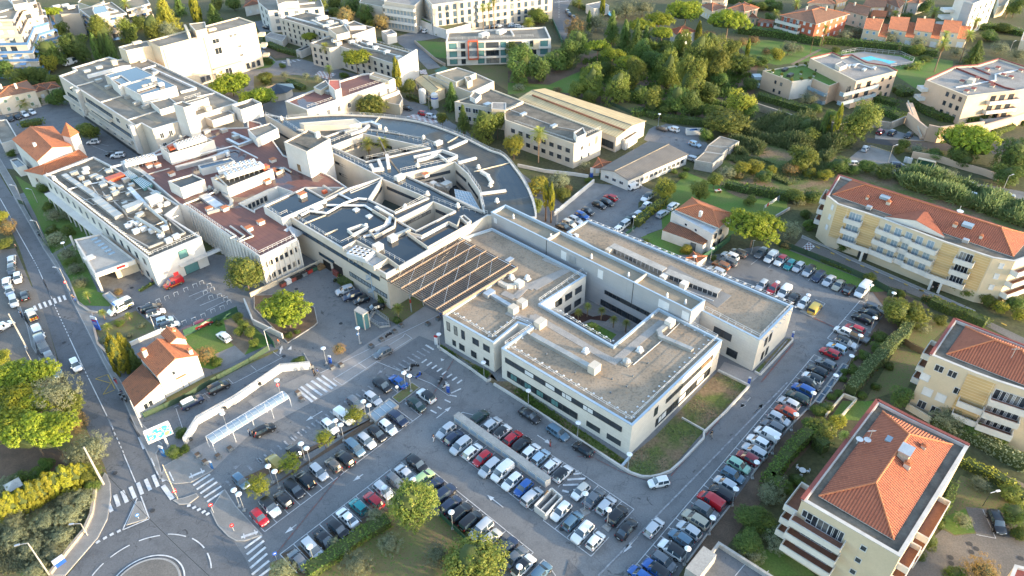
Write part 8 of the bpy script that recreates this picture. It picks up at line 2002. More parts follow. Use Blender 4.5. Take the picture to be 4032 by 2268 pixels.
yellow 300 500 2.8 4.6 sunlit willow bush in the meadow garden
olive 500 440 2 3.4 grey bush beside the pale olive
dark 180 560 2.6 4 dark shrub by the meadow lane
autumn 200 470 2 2.6 bronze shrub in the meadow garden
olive 1325 345 3.6 5.4 round olive before the first row house
olive 1600 385 3.2 5 round olive before the third row house
olive 915 320 3.2 5 grey tree at the red flats corner
olive 1030 290 3 5 grey tree behind the red flats corner
round 1580 460 3 4.6 green tree in the row house hedge
conifer 2130 480 5 9.5 weeping blue cedar above the lawn lane
olive 1960 480 2.6 4 grey tree beside the weeping cedar
olive 2350 440 3 5 silver olive on the gravel lane
olive 2520 500 3.2 5 silver olive at the frame edge lane
dark 1420 860 1.4 3.6 clipped dark cone on the terrace
dark 1230 860 1.2 3.6 clipped dark column at the flats corner
olive 595 910 3.2 5.5 grey olive before the white wall
dark 660 1000 2.4 3 dark shrub below the white wall
dark 800 1060 2.4 3.4 dark shrub under the flats awning
dark 560 1150 3 5 dark tree on the reed slope
round 600 1250 3.2 5 dark green tree by the tall cypress foot
dark 900 1300 3 4.4 dark bush at the lower lot fence
wisp 500 1120 2.6 4.4 pale dry tree on the reed slope
dark 60 780 3 5 palm like shrub by the balcony side
dark 1650 60 4 6 green tree behind the tall pole
dark 1480 150 3 4 green shrub at the row house palms
dark 2400 260 4 4 hedge mass by the round pool
dark 2250 330 4 4 hedge mass below the round pool
round 840 460 1.8 2 bush at the pool lawn corner
dark 1660 540 3 2.4 clipped laurel behind the pool palm
dark 2500 60 4 9 dark pine at the top frame corner
dark 20 20 3 4 dark tree at the upper lane
dark 230 30 3 4 hedge tree by the upper lane
dark 300 60 3 4 dark garden tree by the pale house
A1
dark 540 290 4.6 10 vivid shaded tree beside the stepped flats
darktall 450 500 6 11 dark tree below the stepped flats
darktall 720 450 6 11 dark tree between flats and cream block
darktall 620 420 4 9 dark tree in the flats gap
tall 930 300 5.2 13 sunlit tree at the balcony flats corner
darkcypress 890 460 1.9 12 dark cypress clump member next to the lane
darkcypress 960 450 1.9 12.5 dark cypress clump member in the middle
darkcypress 1030 470 1.9 12 dark cypress clump member by the cream block
tall 1180 290 5 11 green tree behind the cream block
tall 1400 250 5 11 green tree behind the cream block roof
wisp 1540 270 4 8 pale sunny tree by the cream block stair head
goldconifer 1510 100 6.5 16 huge golden brown cedar behind the cream block
pine 470 110 4.4 13 ragged pine above the balcony flats
round 165 710 4.6 7 big round shrub tree by the old mansion
yellow 450 580 3.6 7 sun tipped tree by the white van
dark 340 680 4.6 8 dark tree over the mansion garden
dark 20 640 4 7 dark tree cut by the frame edge
round 490 750 2.6 6 slim tree at the ward block corner
dark 540 880 3.6 7 dark tree against the ward block wall
round 810 1210 3.8 6 bronze green tree in the ward parking
pine 2130 780 8.4 8.5 wide bright pine row nearest the cream block
pine 2370 900 6.4 8 bright pine touching the octagonal pavilion
round 2440 725 3 3.6 round bush on the court lawn
bush 2480 570 1.7 2 dark bush at the cream block corner
dark 340 940 2 2.6 garden bush by the mansion wall
dark 480 920 2.6 4 dark shrub at the red lane wall
round 350 850 1.6 2 small bush on the annexe terrace
goldtree 1790 70 2.4 13 tall golden cypress by the far lane
conifer 1960 120 5 9 flat cedar over the green fence
conifer 1640 40 4 10 dark cedar on the far lane
dark 1290 200 4 7 dark garden tree above the cypress clump
dark 2150 40 4 6 dark tree by the far red house
bush 100 1400 1.6 1.8 bush by the gatehouse yard
darktall 1240 40 4 8 dark tree at the balcony flats
round 2000 40 3 6 garden tree at the green fence
A2
round 580 90 5 10 domed green tree beside the arcaded block
autumn 840 150 4.2 9 bronze tree on the hostel slope
darktall 1020 130 4.4 9 dark tree beneath the lawn roof
autumn 1170 190 3.6 8 russet tree by the white cube
round 1300 180 3 7 slim tree at the podium wall
yellow 1070 215 2.4 4 small sunny tree behind the arcaded wing
dark 900 60 4.4 8 greyish tree at the hostel back
dark 740 20 4 8 dark tree at the top lane
pine 510 340 3.4 9 leaning tan pine against the arcaded block
pine 940 540 6.4 11.5 round umbrella pine before the arcaded wing
cypress 1312 690 1.7 12 sunlit cypress at the curved white wall
round 1425 800 2.8 7.5 bright green tree beside the sunlit cypress
youngpine 1075 965 5.4 9.5 yellow green pine behind the curved roof
bush 830 690 2 2 round shrub behind the umbrella pine trunk
round 110 710 3 4 shrub tree by the octagonal pavilion
bush 262 606 1.5 1.8 clipped ball on the round lawn
bush 115 545 1.8 2.4 dark bush on the roundel kerb
wisp 480 700 1.6 4 thin young tree on the court lawn
wisp 280 690 1.6 4 thin young tree by the white benches
wisp 575 720 1.6 3.6 thin young tree by the chequered path
conifer 1820 880 3.6 10 weeping cedar above the white tank
conifer 1925 1080 3 11 dark spruce before the offices
tall 2120 1150 4.6 11 brown green cypress mass before the offices
round 2240 1120 3 9 olive green tree joined to the cypress mass
round 1730 1090 2 5.6 clipped egg tree by the chequered crossing
yellow 2390 1340 3.4 8 loose yellow tree at the office lawn
bush 1625 995 .9 1.2 clipped ball at the tank lawn
autumn 2460 110 4.4 5 bronze garden tree by the hostel palms
round 2560 90 4 5 green garden tree by the hostel palms
bush 1690 320 1 1 low bush under the green roof pavilion
bush 1140 380 1.8 1.8 dark bush behind the white cube
yellow 1095 650 1.2 3 slim young cypress at the arcaded wing
dark 740 120 3 5 dark tree by the far parked cars
'''
GRP={Jg:'golden cone trees',Z0:'feathery saplings','bush':'garden shrubs','obush':'grey meadow shrubs'}
TREES[Z0]=('leaf_pine',Qq,'trunk',.6,.8);GEO[Z0]='wispy';NAMES[Z0]='young_tree'
TREES[Jg]=('leaf_cypress',Qq,'trunk',.52,4.0);GEO[Jg]=Zg;NAMES[Jg]='cypress_tree'
TREES['wisp']=(Zm,Zy,'trunk',.6,.9);GEO['wisp']='wispy'
TREES['bush']=(Zn,Qq,'trunk',.5,1);GEO['bush']='round'
TREES['obush']=(Zm,Zy,'trunk',.5,1);GEO['obush']='wispy'
t_=None
for ln in TT.strip().split('\n'):
 if len(ln)==2:t_=ln;continue
 k,x,y,r,h,lb=ln.split(' ',5);x,y,r,h=map(float,(x,y,r,h))
 if 'bush'in k or h<2.3:bush(k,t_,x,y,r,h,lb,GRP.get(k))
 else:tree(k,t_,x,y,r,h,lb,GRP.get(k))
t_=None
for ln in '''A2
655 430 2.4 8.5 palm standing against the arcaded wing
685 630 1.9 4.5 shorter palm by the chequered path
1045 1318 2.3 8.5 courtyard palm nearer the round porthole
1185 1312 2.3 8.5 courtyard palm nearer the glazed wall
2105 65 1.9 14 tall hostel palm with leaning trunk
2160 55 1.9 13.5 tall hostel palm in the middle of its trio
2205 15 1.9 14.5 tall hostel palm closest to the hostel door
2530 205 2.8 3 feather palm beside the glazed clinic
A3
285 1225 2.8 9.5 tall fan palm before the offices
190 200 2.8 3.5 feather palm in the red path bed
1850 340 2.4 3 palm by the bungalow gable
655 20 2.4 4 palm at the avenue corner
A4
745 258 2.2 7 palm at the red flats corner
1835 395 2.8 11 tall palm on the pool lawn
1855 312 2 8 palm at the last row house
2070 315 2.6 11 palm behind the weeping cedar
1385 130 2.4 6 palm behind the first row house
1750 105 2.8 7 palm by the boat cover
2135 200 2.6 7 palm below the white tower flats
480 30 2.4 6 palm at the upper lane
1590 600 2 1.6 short cycad on the pool lawn
290 120 2.4 3 dark palm by the brick outhouse
2430 85 2.2 4 palm behind the yellow tree lane
A1
1150 30 2.8 10 tall palm by the balcony flats
215 945 2.8 2.6 low palm in the mansion garden
C1
795 140 1 2.4 small palm on the ward lawn
940 305 1 2 small palm behind the blue totem
1180 330 .9 1.2 palm tuft by the ambulance
985 430 1 1 palm tuft in the entrance bed
C2
1320 262 1.3 3.2 fan palm in the entrance garden
C3
735 245 .95 3 courtyard yucca beside the grey cladding
650 300 .95 2.4 courtyard yucca at the pebble edge
865 285 .95 2.8 courtyard yucca on the dark mulch
975 365 .95 2.4 courtyard yucca near the pale gravel
1090 400 .95 2.6 courtyard yucca in the far corner bed
790 445 1.4 1.2 wide courtyard palm on the lawn
D4
920 150 .9 1 cycad on the terrace of the corner residence'''.split('\n'):
 if len(ln)==2:t_=ln;continue
 x,y,r,h,lb=ln.split(' ',4);h=float(h);yuc=t_=='C3'
 palm(t_,float(x),float(y),float(r),h,lb,None,z=12.2 if t_=='D4'else 0,skirt=h>3 and not yuc,tw=.14 if h<3.3 else.24)
for ln in '''2|D2 500,1440 760,1270 1010,1090 1240,960|2.4|1.5|leaf_hedge|long clipped hedge behind the lower stall row
|B3 1180,800 1300,690 1440,585|1.9|2|leaf_yellow|yellow green hedge dividing the north car park and drive
|C4 1490,460 1430,560 1330,640 1230,760 1120,860 1010,1000 960,1060|2.2|2.6|leaf_reed|tall feathery hedge along the residence gardens
|D4 570,190 420,330 310,470 200,610 300,680|2.1|3|leaf_hedge|tall clipped hedge down the car row bank
|D4 640,240 730,320|2|2.6|leaf_dark|short clipped hedge under the terrace wall
|D4 1720,40 1950,130 2250,290 2571,470|2.4|2.2|leaf_olive|grey leaved hedge beside the gravel path
|D4 1980,420 2250,540 2440,650 2571,790|1.8|1.6|leaf_yellow|sunlit hedge on the court side of the path
|D4 1900,650 1840,830 1760,960|1.2|2|leaf_dark|narrow hedge below the corner balconies
|D4 60,930 220,1080 400,1220|1.8|2|leaf_hedge|loose hedge between deck and corner residence
|C4 1700,230 1850,300 2000,350 2200,440|2.2|2|leaf_hedge|dark hedge along the yellow block drive
|C4 1620,190 1800,230 2100,390|.8|1.2|leaf_autumn|dry grass strip on top of the drive hedge
|B4 1140,1040 1300,1110 1480,1190 1650,1270|2.8|2.6|leaf_hedge|thick hedge along the yellow residence front
|B4 20,480 250,530 400,560|2.2|2.4|leaf_hedge|dark hedge under the meadow slope
|B3 2000,440 2200,490 2560,540|2|2|leaf_dark|dark hedge behind the villa lawn
|C2 800,20 900,75|2.2|1.4|leaf_hedge|clipped block hedge by the yard facade
|A3 1160,1060 1260,1050 1370,1090|4|2|leaf_hedge|ivy covered bank above the workshop yard
|A3 1420,1110 1600,1130 1900,1170|3|2.2|leaf_hedge|ivy covered wall along the workshop yard
|A4 -60,300 300,340 700,415|4|3|leaf_dark|long tall hedge below the red flats
|A4 750,400 1000,420 1400,460|3|2.6|leaf_hedge|hedge in front of the row houses
|A4 1440,470 1600,500 1760,520|3|2.6|leaf_dark|hedge beside the tall palm lawn
|A4 1400,840 1500,890|5|2|leaf_hedge|dense clipped shrubs between the two peach flats
|A4 1100,905 1250,950 1390,985|3.4|2.2|leaf_dark|hedge under the flats stair
|A4 1210,1020 1340,1060 1450,1110|5|2|leaf_hedge|bright clipped bank above the zigzag wall
|A4 1540,960 1680,1050 1820,1110 2050,1120 2250,1085 2420,1050|3|2|leaf_hedge|trailing hedge on top of the tall retaining wall
|A4 130,910 300,960 470,1010 640,1050|3|2.2|leaf_dark|dark hedge over the long retaining wall
|A4 2270,1240 2450,1180|2.6|1.6|leaf_hedge|hedge at the underground ramp
|A4 2440,1110 2571,1150|1.6|1.4|leaf_hedge|hedge on the ramp parapet
|A2 110,370 260,410|3|1.6|leaf_hedge|hedge before the link pavilion
|A2 130,420 250,470 430,520|3|1.6|leaf_dark|double clipped hedge along the court drive
|A2 320,770 460,830|2.6|1.6|leaf_hedge|square hedge round the pavilion terrace
|A1 205,1165 385,1135|3|1.6|leaf_hedge|clipped hedge in the west yard
|A3 2030,20 2200,60 2480,110|2.6|2.4|leaf_dark|tall hedge up the salmon house lane
|A4 2100,260 2350,280 2571,330|4|2.2|leaf_hedge|overgrown hedge by the olive road
|A3 600,50 800,130|1|2|leaf_dark|dark hedge fence of the flat roofed villa
|B4 700,1120 980,1230|.8|.9|leaf_hedge|low planting along the green mesh fence
|A2 1420,890 1560,950|2|1|leaf_hedge|low flower hedge by the tanks
|B1 1440,1310 1290,1400|.6|.6|leaf_dark|thin ivy strip on the ambulance fence
|A4 1480,640 1640,590|1.6|1.2|leaf_hedge|shrub border at the pool cycad'''.split('\n'):
 a=ln.split('|');hedge(P(a[1]),float(a[2]),float(a[3]),a[5],a[4],leaf=.2 if a[1][0]in 'CD'else.3,dens=40 if a[1][0]in 'CD'else 18)
scatter('reeds',P('A3 2200,1200 2571,1100 A4 -200,1150 600,1120 760,1260 980,1360 B4 900,60 760,210 500,120 200,40 B3 2300,160 2100,150 2030,40'),5200,Z7,.5,2.6,'feathery bed of grey green reeds on the slope',cat='reed bed',tuft=7)
scatter('reeds',P('B4 1380,330 1600,360 1900,400 2400,560 2700,640 2700,860 2250,700 1700,520 1450,440'),3200,Z7,.5,2.8,'tall reed strip behind the yellow residence',cat='reed bed',tuft=7,seed=2)
scatter('undergrowth',P('A3 700,560 1300,400 1900,450 2250,700 2150,950 1900,1080 1400,1020 1000,900 640,860'),5200,Zl,.55,1.4,'shadowy undergrowth beneath the wood',seed=3)
scatter('meadow_grass',P('B3 1900,120 2050,200 2571,420 B4 500,400 800,330 740,120 300,230 0,160 B3 2200,60'),5200,Z7,.35,.8,'rough meadow grass and scrub below the reeds',seed=4)
scatter('park_grass',P('D1 -200,650 700,700 850,760 760,1050 450,1400 -200,1449'),6000,Zm,.22,.5,'dry shrubby grass in the street corner park',seed=5)
scatter('bed_plants',P('D3 1060,430 1130,360 C3 1360,1440 1935,860 2180,985 1800,1390 D3 1480,470 1300,515 1150,480'),900,Zm,.12,.25,'low dry planting in the walled corner bed',seed=6)
scatter('bed_plants',P('C2 1710,600 2180,865 2140,915 1720,640'),900,Zn,.12,.3,'low green planting under the clinic windows',seed=7)
scatter('bed_plants',P('C2 2240,925 C3 0,930 D3 1080,390 1050,430 370,0 C3 0,1010'),1800,Zn,.14,.35,'low green planting along the strip windows',seed=8)
scatter('bank_plants',P('C4 1250,450 1100,640 950,860 700,1180 D4 560,150 300,450 140,680 240,600 460,160 C4 720,1200 960,800 1180,500'),2600,Zn,.2,.5,'scrubby weeds on the car row bank',seed=9)
LM=MB();LM.lathe((0,0,0),[(.06,-.2),(.1,-.02),(.42,.02),(.5,.08),(.5,.14),(.2,.24),(.03,.27)],16);LM=LM.mesh('lamp_head','lamp_white')
LP=MB();LP.tube((0,0,0),(0,0,4.15),.07,.05,8);LP=LP.mesh('post','steel');LB=MB();LB.box((0,0,.15),(.5,.5,.3));LB=LB.mesh('base',Qe)
t_=None
for ln in '''D2
1462 560 above the amber crowned pine
1200 632 over the silver hatchback beside the amber pine
870 895 over the white saloon of the hedge row
510 1177 over the silver people carrier of the hedge row
1815 860 at the green netting of the pine row
2115 1110 behind the cream hatchback of the pine row
430 230 left of the gold van, taller looking of its pair
482 272 in the soil strip, partner of the gold van lamp
128 437 on the lane side of the gold van rear
187 485 in the strip behind the gold van rear
C2
747 1297 by the white hatchback bonnet on the lane side
797 1337 in the strip behind the white hatchback
1005 1120 at the glass grating corner on the lane side
1055 1157 on the strip side of the glass grating
1378 858 on the lawn bed end by the blue saloon
1428 885 on the lawn bed end by the small white sign
1700 502 at the stone clinic planter corner
2112 762 in the planting near the clinic stair
952 445 before the lift kiosk
636 632 behind the blue ticket pillar
210 927 over the fan shaped steps
2525 1022 in the planting below the strip windows
D1
2150 657 at the crossing by the pale sapling, lane side
2195 694 in the strip by the crossing
D3
105 1362 over the white car with black roof at the frame edge
714 688 on the first concrete lamp island
926 836 on the second concrete lamp island
1120 327 at the pointed corner of the stone clinic bed
648 37 in the planting above the teal estate car
1656 1195 behind the white and black crossover
1886 910 behind the champagne estate car
2100 646 at the end of the open fence rail
2292 400 behind the mint hatchback
2476 173 behind the roof rack van
C4
475 1240 behind the orange hatchback
635 1043 at the lower end of the grating panels
842 881 at the middle of the grating panels
988 702 above the grating panels
1068 514 behind the flatbed truck
1200 352 beside the two black cars at the corner
1168 50 at the white large van nose
1376 124 in the verge past the large van
588 141 behind the white hatchback of the low row
305 22 over the red hatchback of the low row
B3
1720 1072 by the pink shed roof
1882 996 at the green fence end
2268 916 under the big umbrella pine
1160 706 inside the yellow green hedge
455 642 at the foot of the cypress pair
B1
575 947 by the wire fence of the ward lawn
A3
1395 1048 in the workshop yard ivy
C1
2045 1232 on the ramp above the glass shelter'''.split('\n'):
 if len(ln)==2:t_=ln;continue
 x,y,lb=ln.split(' ',2);g=G(t_,float(x),float(y),4.3);o=thing('lamp_post',(*g,0),'white disc lamp post '+lb.replace('left of','next to'),'street lamp','white disc lamp posts')
 put('lamp_head',LM,o,(*g,4.15));put('post',LP,o,(*g,0));put('base',LB,o,(*g,0))
def mast(t,bx,by,tx,ty,r,label,m=Qe,arm=0,head='steel',name='utility_pole',cat='pole'):
 g=G(t,bx,by);sx,sy=src(t,tx,ty);best=1
 for k in range(10,160):
  z=k*.1;d=np.array([g[0],g[1],z-CAMH]);yy=1134-FPX*(_rb@d)/(_fw@d)
  if yy<sy:best=z;break
 o=thing(name,(*g,0),label,cat);b=MB();b.tube((*g,-.1),(*g,best),r,r*.6,8);b.build('post',m,o)
 if arm:
  a=math.radians(arm);b=MB();e=(g[0]+1.3*math.cos(a),g[1]+1.3*math.sin(a),best+.15);b.bar((*g,best-.05),e,.08);b.box(e,(.7,.3,.12),a);b.build('lamp_head',head,o)
 return o
mast('D1',955,610,770,265,.22,'thick pale utility pole at the street corner garden');mast('D1',455,1442,240,1148,.13,'tall street lamp lowest along the curved park wall',arm=200,name=Qt,cat='street lamp');mast('D1',808,1078,742,968,.1,'short street lamp on the curved park wall',arm=190,name=Qt,cat='street lamp')
mast('C1',250,640,70,320,.2,'sunlit utility pole in the street parking');mast('C1',292,755,245,660,.09,'street lamp beside the sunlit utility pole',arm=120,name=Qt,cat='street lamp');mast('D1',1638,745,1485,425,.08,'slim yellow pole at the traffic island',Qz);mast('B1',650,1405,535,1185,.08,'street lamp by the ward lawn palm',arm=170,name=Qt,cat='street lamp');mast('B1',410,920,312,752,.08,'street lamp along the ward fence',arm=170,name=Qt,cat='street lamp');mast('B1',345,580,288,458,.08,'street lamp next to the chapel house bush',arm=170,name=Qt,cat='street lamp');mast('B1',225,610,130,425,.07,'street lamp before the chapel house',arm=170,name=Qt,cat='street lamp');mast('C1',1430,465,1375,345,.08,'white post beside the emergency bays',Qb);mast('C2',140,650,100,470,.1,'white lamp post at the green gate',Qb,arm=30,name=Qt,cat='street lamp');mast('C1',1310,1365,1195,1115,.08,'white downpipe post at the cottage corner',Qb);mast('A4',1450,140,1485,0,.14,'tall white pole behind the row houses',Qb);mast('A4',602,490,625,350,.12,'wooden pole in the meadow lane','wood');mast('B4',1305,250,1350,60,.09,'street lamp of the hillside lot',arm=20,name=Qt,cat='street lamp');mast('B4',2365,490,2430,335,.09,'street lamp over the reed lot',arm=20,name=Qt,cat='street lamp');mast('D4',2190,805,2258,685,.06,'dark garden lamp on the court corner',Qr,arm=10,head='lamp_white',name=Qt,cat='street lamp');mast('A2',1350,890,1345,800,.08,'lamp by the low wall of the cream house',arm=30,name=Qt,cat='street lamp');mast('A2',1615,1030,1600,890,.08,'lamp beside the storage tank',arm=30,name=Qt,cat='street lamp');mast('A4',2440,470,2470,385,.1,'lamp on the olive lane',arm=30,name=Qt,cat='street lamp')
o=thing('overhead_cable',(*G('D1',1040,560,6),6),'thin dark overhead cable slung across the roundabout','cable');b=MB();p0,p1=G('D1',1000,535,7.5),G('D1',1960,1480,6.5);pts=[(*lerp(p0,p1,k/10),7.5-.1*k-1.0*math.sin(math.pi*k/10))for k in range(11)];b.pipe(pts,.035,5);b.build('wire',Qw,o)
g=G('D1',1550,255);d=G('D1',1620,235);c=G('D1',1430,320);rz=math.atan2(d[1]-c[1],d[0]-c[0]);bb=thing('billboard',(*g,0),'white framed billboard on one leg showing a bright beach coloured picture','billboard')
b=MB();b.box((*g,1.3),(.35,.3,2.6),rz);b.build('leg',Qb,bb);u=Vector((math.cos(rz),math.sin(rz)));nv=Vector((u.y,-u.x));nv=nv if nv.dot(Vector(g))<0 else-nv;bc=(g[0]-u.x*.6,g[1]-u.y*.6);b=MB();b.box((*bc,3.9),(4.3,.3,2.9),rz);b.bar((bc[0]-u.x*2.1,bc[1]-u.y*2.1,5.6),(bc[0]+u.x*2.1,bc[1]+u.y*2.1,5.6),.12);b.build('frame',Qb,bb)
m,nt,b_=nodes('poster');n1=noise(nt,.9,2);n2=noise(nt,1.6,2);col=mix(nt,ramp(nt,n1,.4,.46),(.7,.62,.5),(.75,.3,.14));col=mix(nt,ramp(nt,n2,.47,.5),col,(.03,.38,.55));L(nt,col,b_.inputs['Base Color'])
b=MB();b.box((bc[0]+nv.x*.17,bc[1]+nv.y*.17,3.9),(3.9,.03,2.5),rz);b.build('poster','poster',bb)
def totem(t,x,y,w,h,m,label,top=Qb,th=.5,rz=UB+.4,mid=None):
 g=G(t,x,y);o=thing('sign_totem',(*g,0),label,'sign');b=MB();b.box((*g,0),(w,.22,h-th),rz,z0=0);b.build('panel',m,o);b=MB();b.box((*g,0),(w,.22,th),rz,z0=h-th+.004);b.build('header',top,o)
 nv=Vector((math.sin(rz),-math.cos(rz)));nv=nv if nv.dot(Vector(g))<0 else-nv;b=MB()
 for k in range(3 if h>2.4 else 1):b.box((g[0]+nv.x*.12,g[1]+nv.y*.12,0),(w*.7,.02,.07),rz,z0=h*.55-.25*k)
 b.build('lettering','paint',o)
 if mid:b=MB();b.box((g[0]+nv.x*.115,g[1]+nv.y*.115,0),(w*.9,.02,.35),rz,z0=h-th-.5);b.build('red_strip',mid,o)
totem('C1',905,462,1.5,3.6,Q1,'large blue hospital totem with white top and red strip',th=.7,mid=Q4);totem('D1',1510,345,.8,2.6,Q3,'small blue totem beside the billboard');totem('B3',768,345,.9,3.0,Q1,'white topped blue totem by the ramp gate',th=1.5);totem('C2',705,770,.6,2.0,Q1,'blue ticket pillar behind the forecourt',th=.4);totem('C2',1788,1040,.6,2.2,Q1,'blue ticket pillar among the scooters',th=.5);totem('C3',2212,970,.5,2.0,Q1,'blue pillar at the clinic side path',th=.3);totem('C4',435,545,.4,1.9,Q1,'blue pillar at the gravel wing corner',th=.4);totem('D1',1955,462,.4,2.0,Q3,'leaning blue intercom post on the terrace edge',th=.4);totem('A2',325,605,1.2,2.8,Qa,'plain white totem on the court drive',th=.3);totem('C2',1678,600,.7,2.4,Qb,'parking sign stack at the planter corner',Q4,.4);totem('B4',1480,210,1.2,1.8,Qb,'white notice board by the hillside lot');totem('B4',1512,218,1.2,1.8,Qb,'second white notice board touching the first');totem('D1',565,1350,1.6,1.9,Q1,'blue and white street sign on the curved wall',th=.9,rz=.9)
def sign(t,x,y,m,label,h=2.3,n=16,r=.34):
 g=G(t,x,y);o=thing('road_sign',(*g,0),label,'road sign');b=MB();b.tube((*g,0),(*g,h),.04);b.build('post',Zj,o);d=Vector((-g[0],-g[1])).normalized();b=MB();c=(g[0]+d.x*.06,g[1]+d.y*.06,h-.1);b.tube(c,(c[0]+d.x*.03,c[1]+d.y*.03,c[2]+.01),r,n=n);b.build('plate',m,o);b=MB();c=(c[0]+d.x*.035,c[1]+d.y*.035,c[2]);b.tube(c,(c[0]+d.x*.01,c[1]+d.y*.01,c[2]),r*.55,n=n);b.build('symbol','paint',o)
sign('D1',1968,870,Q4,'round red sign at the car park exit kerb');sign('D1',1640,742,Q4,'triangular give way sign on the traffic island',n=3,r=.5);sign('D1',1280,925,Q3,'round blue arrow sign on the triangular island',1.2);sign('B1',630,1380,Q4,'round no parking sign under the ward lawn lamp');sign('C2',970,575,Q3,'blue sign on the lamp before the kiosk');sign('C2',240,1045,Q4,'round red sign at the shelter end');sign('C2',1322,1040,Qb,'small white sign beside the lawn bed',1.6);sign('D1',2155,1040,Q4,'red and blue sign before the lower crossing',1.8);sign('D2',210,1300,Q1,'slim blue sign at the lower stall corner',1.8)
HB=MB();HB.bar((-.45,0,0),(-.45,0,.95),.08);HB.bar((.45,0,0),(.45,0,.95),.08);HB.bar((-.48,0,.95),(.48,0,.95),.08);HB=HB.mesh('hoop_bollard',Qb)
for t,x,y in PX('C1 1290,285 1370,250 1460,215 1540,185 1625,150 1715,108 1800,72 1860,45 1930,70 1958,105 1895,135 1945,180 2025,165 2082,195 2112,225 2050,275 1965,305 1875,348 1790,385 1700,412 1625,450'):
 g=G(t,x,y);o=bpy.data.objects.new('hoop_bollard',HB);COL.objects.link(o);o.location=(*g,0);o.rotation_euler=(0,0,.6+.2*random.random());tag(o,'white tubular hoop bollard edging the emergency drive','bollard','white hoop bollards')
for i,(t,x,y)in enumerate(PX('C2 1080,625 1175,565 1295,490 1355,435 1600,420 1697,372 720,820 802,800 405,1055 437,1115 522,812 D1 1825,350 1890,412 2010,360 2120,290')):
 g=G(t,x,y);o=thing('planter',(*g,0),'square slate grey planter of low plants on the paved forecourt','planter','grey square planters');b=MB();b.box((*g,0),(.95,.95,.7),UA,z0=0);b.build('tub',Q8,o);b=MB();b.box((*g,0),(.75,.75,.06),UA,z0=.68);b.build('soil','soil',o)
for(x,y,m,lb)in((270,1350,Qs,'maroon wheeled bin at the end of the yard wall'),(320,1325,Qb,'pale wheeled bin beside the maroon one'),(363,1300,Qs,'maroon wheeled bin third along the yard wall'),(410,1278,Qw,'black wheeled bin in the yard row'),(465,1255,Q8,'grey lidded bin in the yard row'),(515,1225,'red_awning','bin heaped with red and white sacks'),(556,1205,Ze,'green bottle bin of the yard row')):
 g=G('B2',x,y);o=thing('wheeled_bin',(*g,0),lb,'bin','bins along the yard wall');b=MB();b.box((*g,0),(1.3,.9,1.0),UA,z0=.1);b.build('tub',m,o);b=MB();b.box((*g,0),(1.36,.96,.12),UA,z0=1.1);b.build('lid',Qw if m!=Qb else m,o)
for x,y,lb in((615,1190,'stack of brown cartons closer to the bins'),(670,1165,'stack of brown cartons closer to the loading bay')):
 g=G('B2',x,y);o=thing('carton_stack',(*g,0),lb,'cartons');b=MB();b.box((*g,0),(1.6,1.1,.8),UA,z0=0);b.build('lower_carton','wood',o);b=MB();b.box((g[0]+.2,g[1],0),(1.1,.9,.6),UA+.2,z0=.8);b.build('upper_carton','wood',o)
g=G('B2',790,1235);o=thing('red_shed',(*g,0),'low red shed against the yard facade','shed');b=MB();b.box((*g,0),(2.6,2.0,1.4),UA,z0=0);b.build('wall',Qs,o);b=MB();b.box((*g,0),(2.8,2.2,.1),UA,z0=1.4);b.build('roof',Qs,o)
q=ccw(P('C2 1840,1255 1885,1220 D3 395,540 345,572',1.8));o=thing('ventilation_wall',(*cen(q),0),'long low white block with louvred side dividing two stall rows','wall');b=MB();b.sides(q,0,1.7);b.build('wall',Qa,o);b=MB();b.prism(off(q,-.08),1.7,1.82);b.build('coping',Qe,o);e0_,e1_=P('C2 1840,1255 D3 345,572',1.8)
for k in range(11):band(o,e0_,e1_,.6,.8,(k+.12)/11,(k+.88)/11,Za,'louvre')
q=P('D3 245,850 400,690 495,770 345,930',0);o=thing('bin_pen',(*cen(q),0),'open topped white concrete pen with leaning boards','bin pen');b=MB();[b.wall(p,c,.2,0,1.5)for p,c in zip(q,q[1:]+q[:1])];b.wall(lerp(q[0],q[3],.5),lerp(q[1],q[2],.55),.15,0,1.3);b.build('wall',Qa,o);b=MB();b.bar((*lerp(q[0],q[1],.3),.2),(*lerp(q[0],q[1],.8),1.7),.1,1.0);b.build('board','wood',o)
def grating(s,z,m,label,n=4):
 q=ccw(P(s,z));o=thing('grating',(*cen(q),0),label,'grating');b=MB();i=off(q,.3);b.sides(q,0,z);b.ring(q,i,z);b.sides(i,z-.15,z,True);b.build('frame',Qe,o);b=MB();b.flat(i,z-.1);b.build('pane',m,o);b=MB()
 if dist(q[0],q[1])<dist(q[1],q[2]):q=q[1:]+q[:1]
 for k in range(1,n):b.bar((*lerp(q[0],q[1],k/n),z-.05),(*lerp(q[3],q[2],k/n),z-.05),.1)
 b.build('bar',Qb,o)
grating('C2 1040,1235 1245,1090 1332,1155 1122,1312',.8,Qv,'raised glass rooflight of the underground car park');grating('C4 635,1115 900,768 960,790 700,1140',.35,Q2,'long dark grating with white kerb on the bank',5);grating('C1 940,140 1010,105 1100,190 1020,218',.7,Qv,'small basin with pale rim by the ambulance',1)
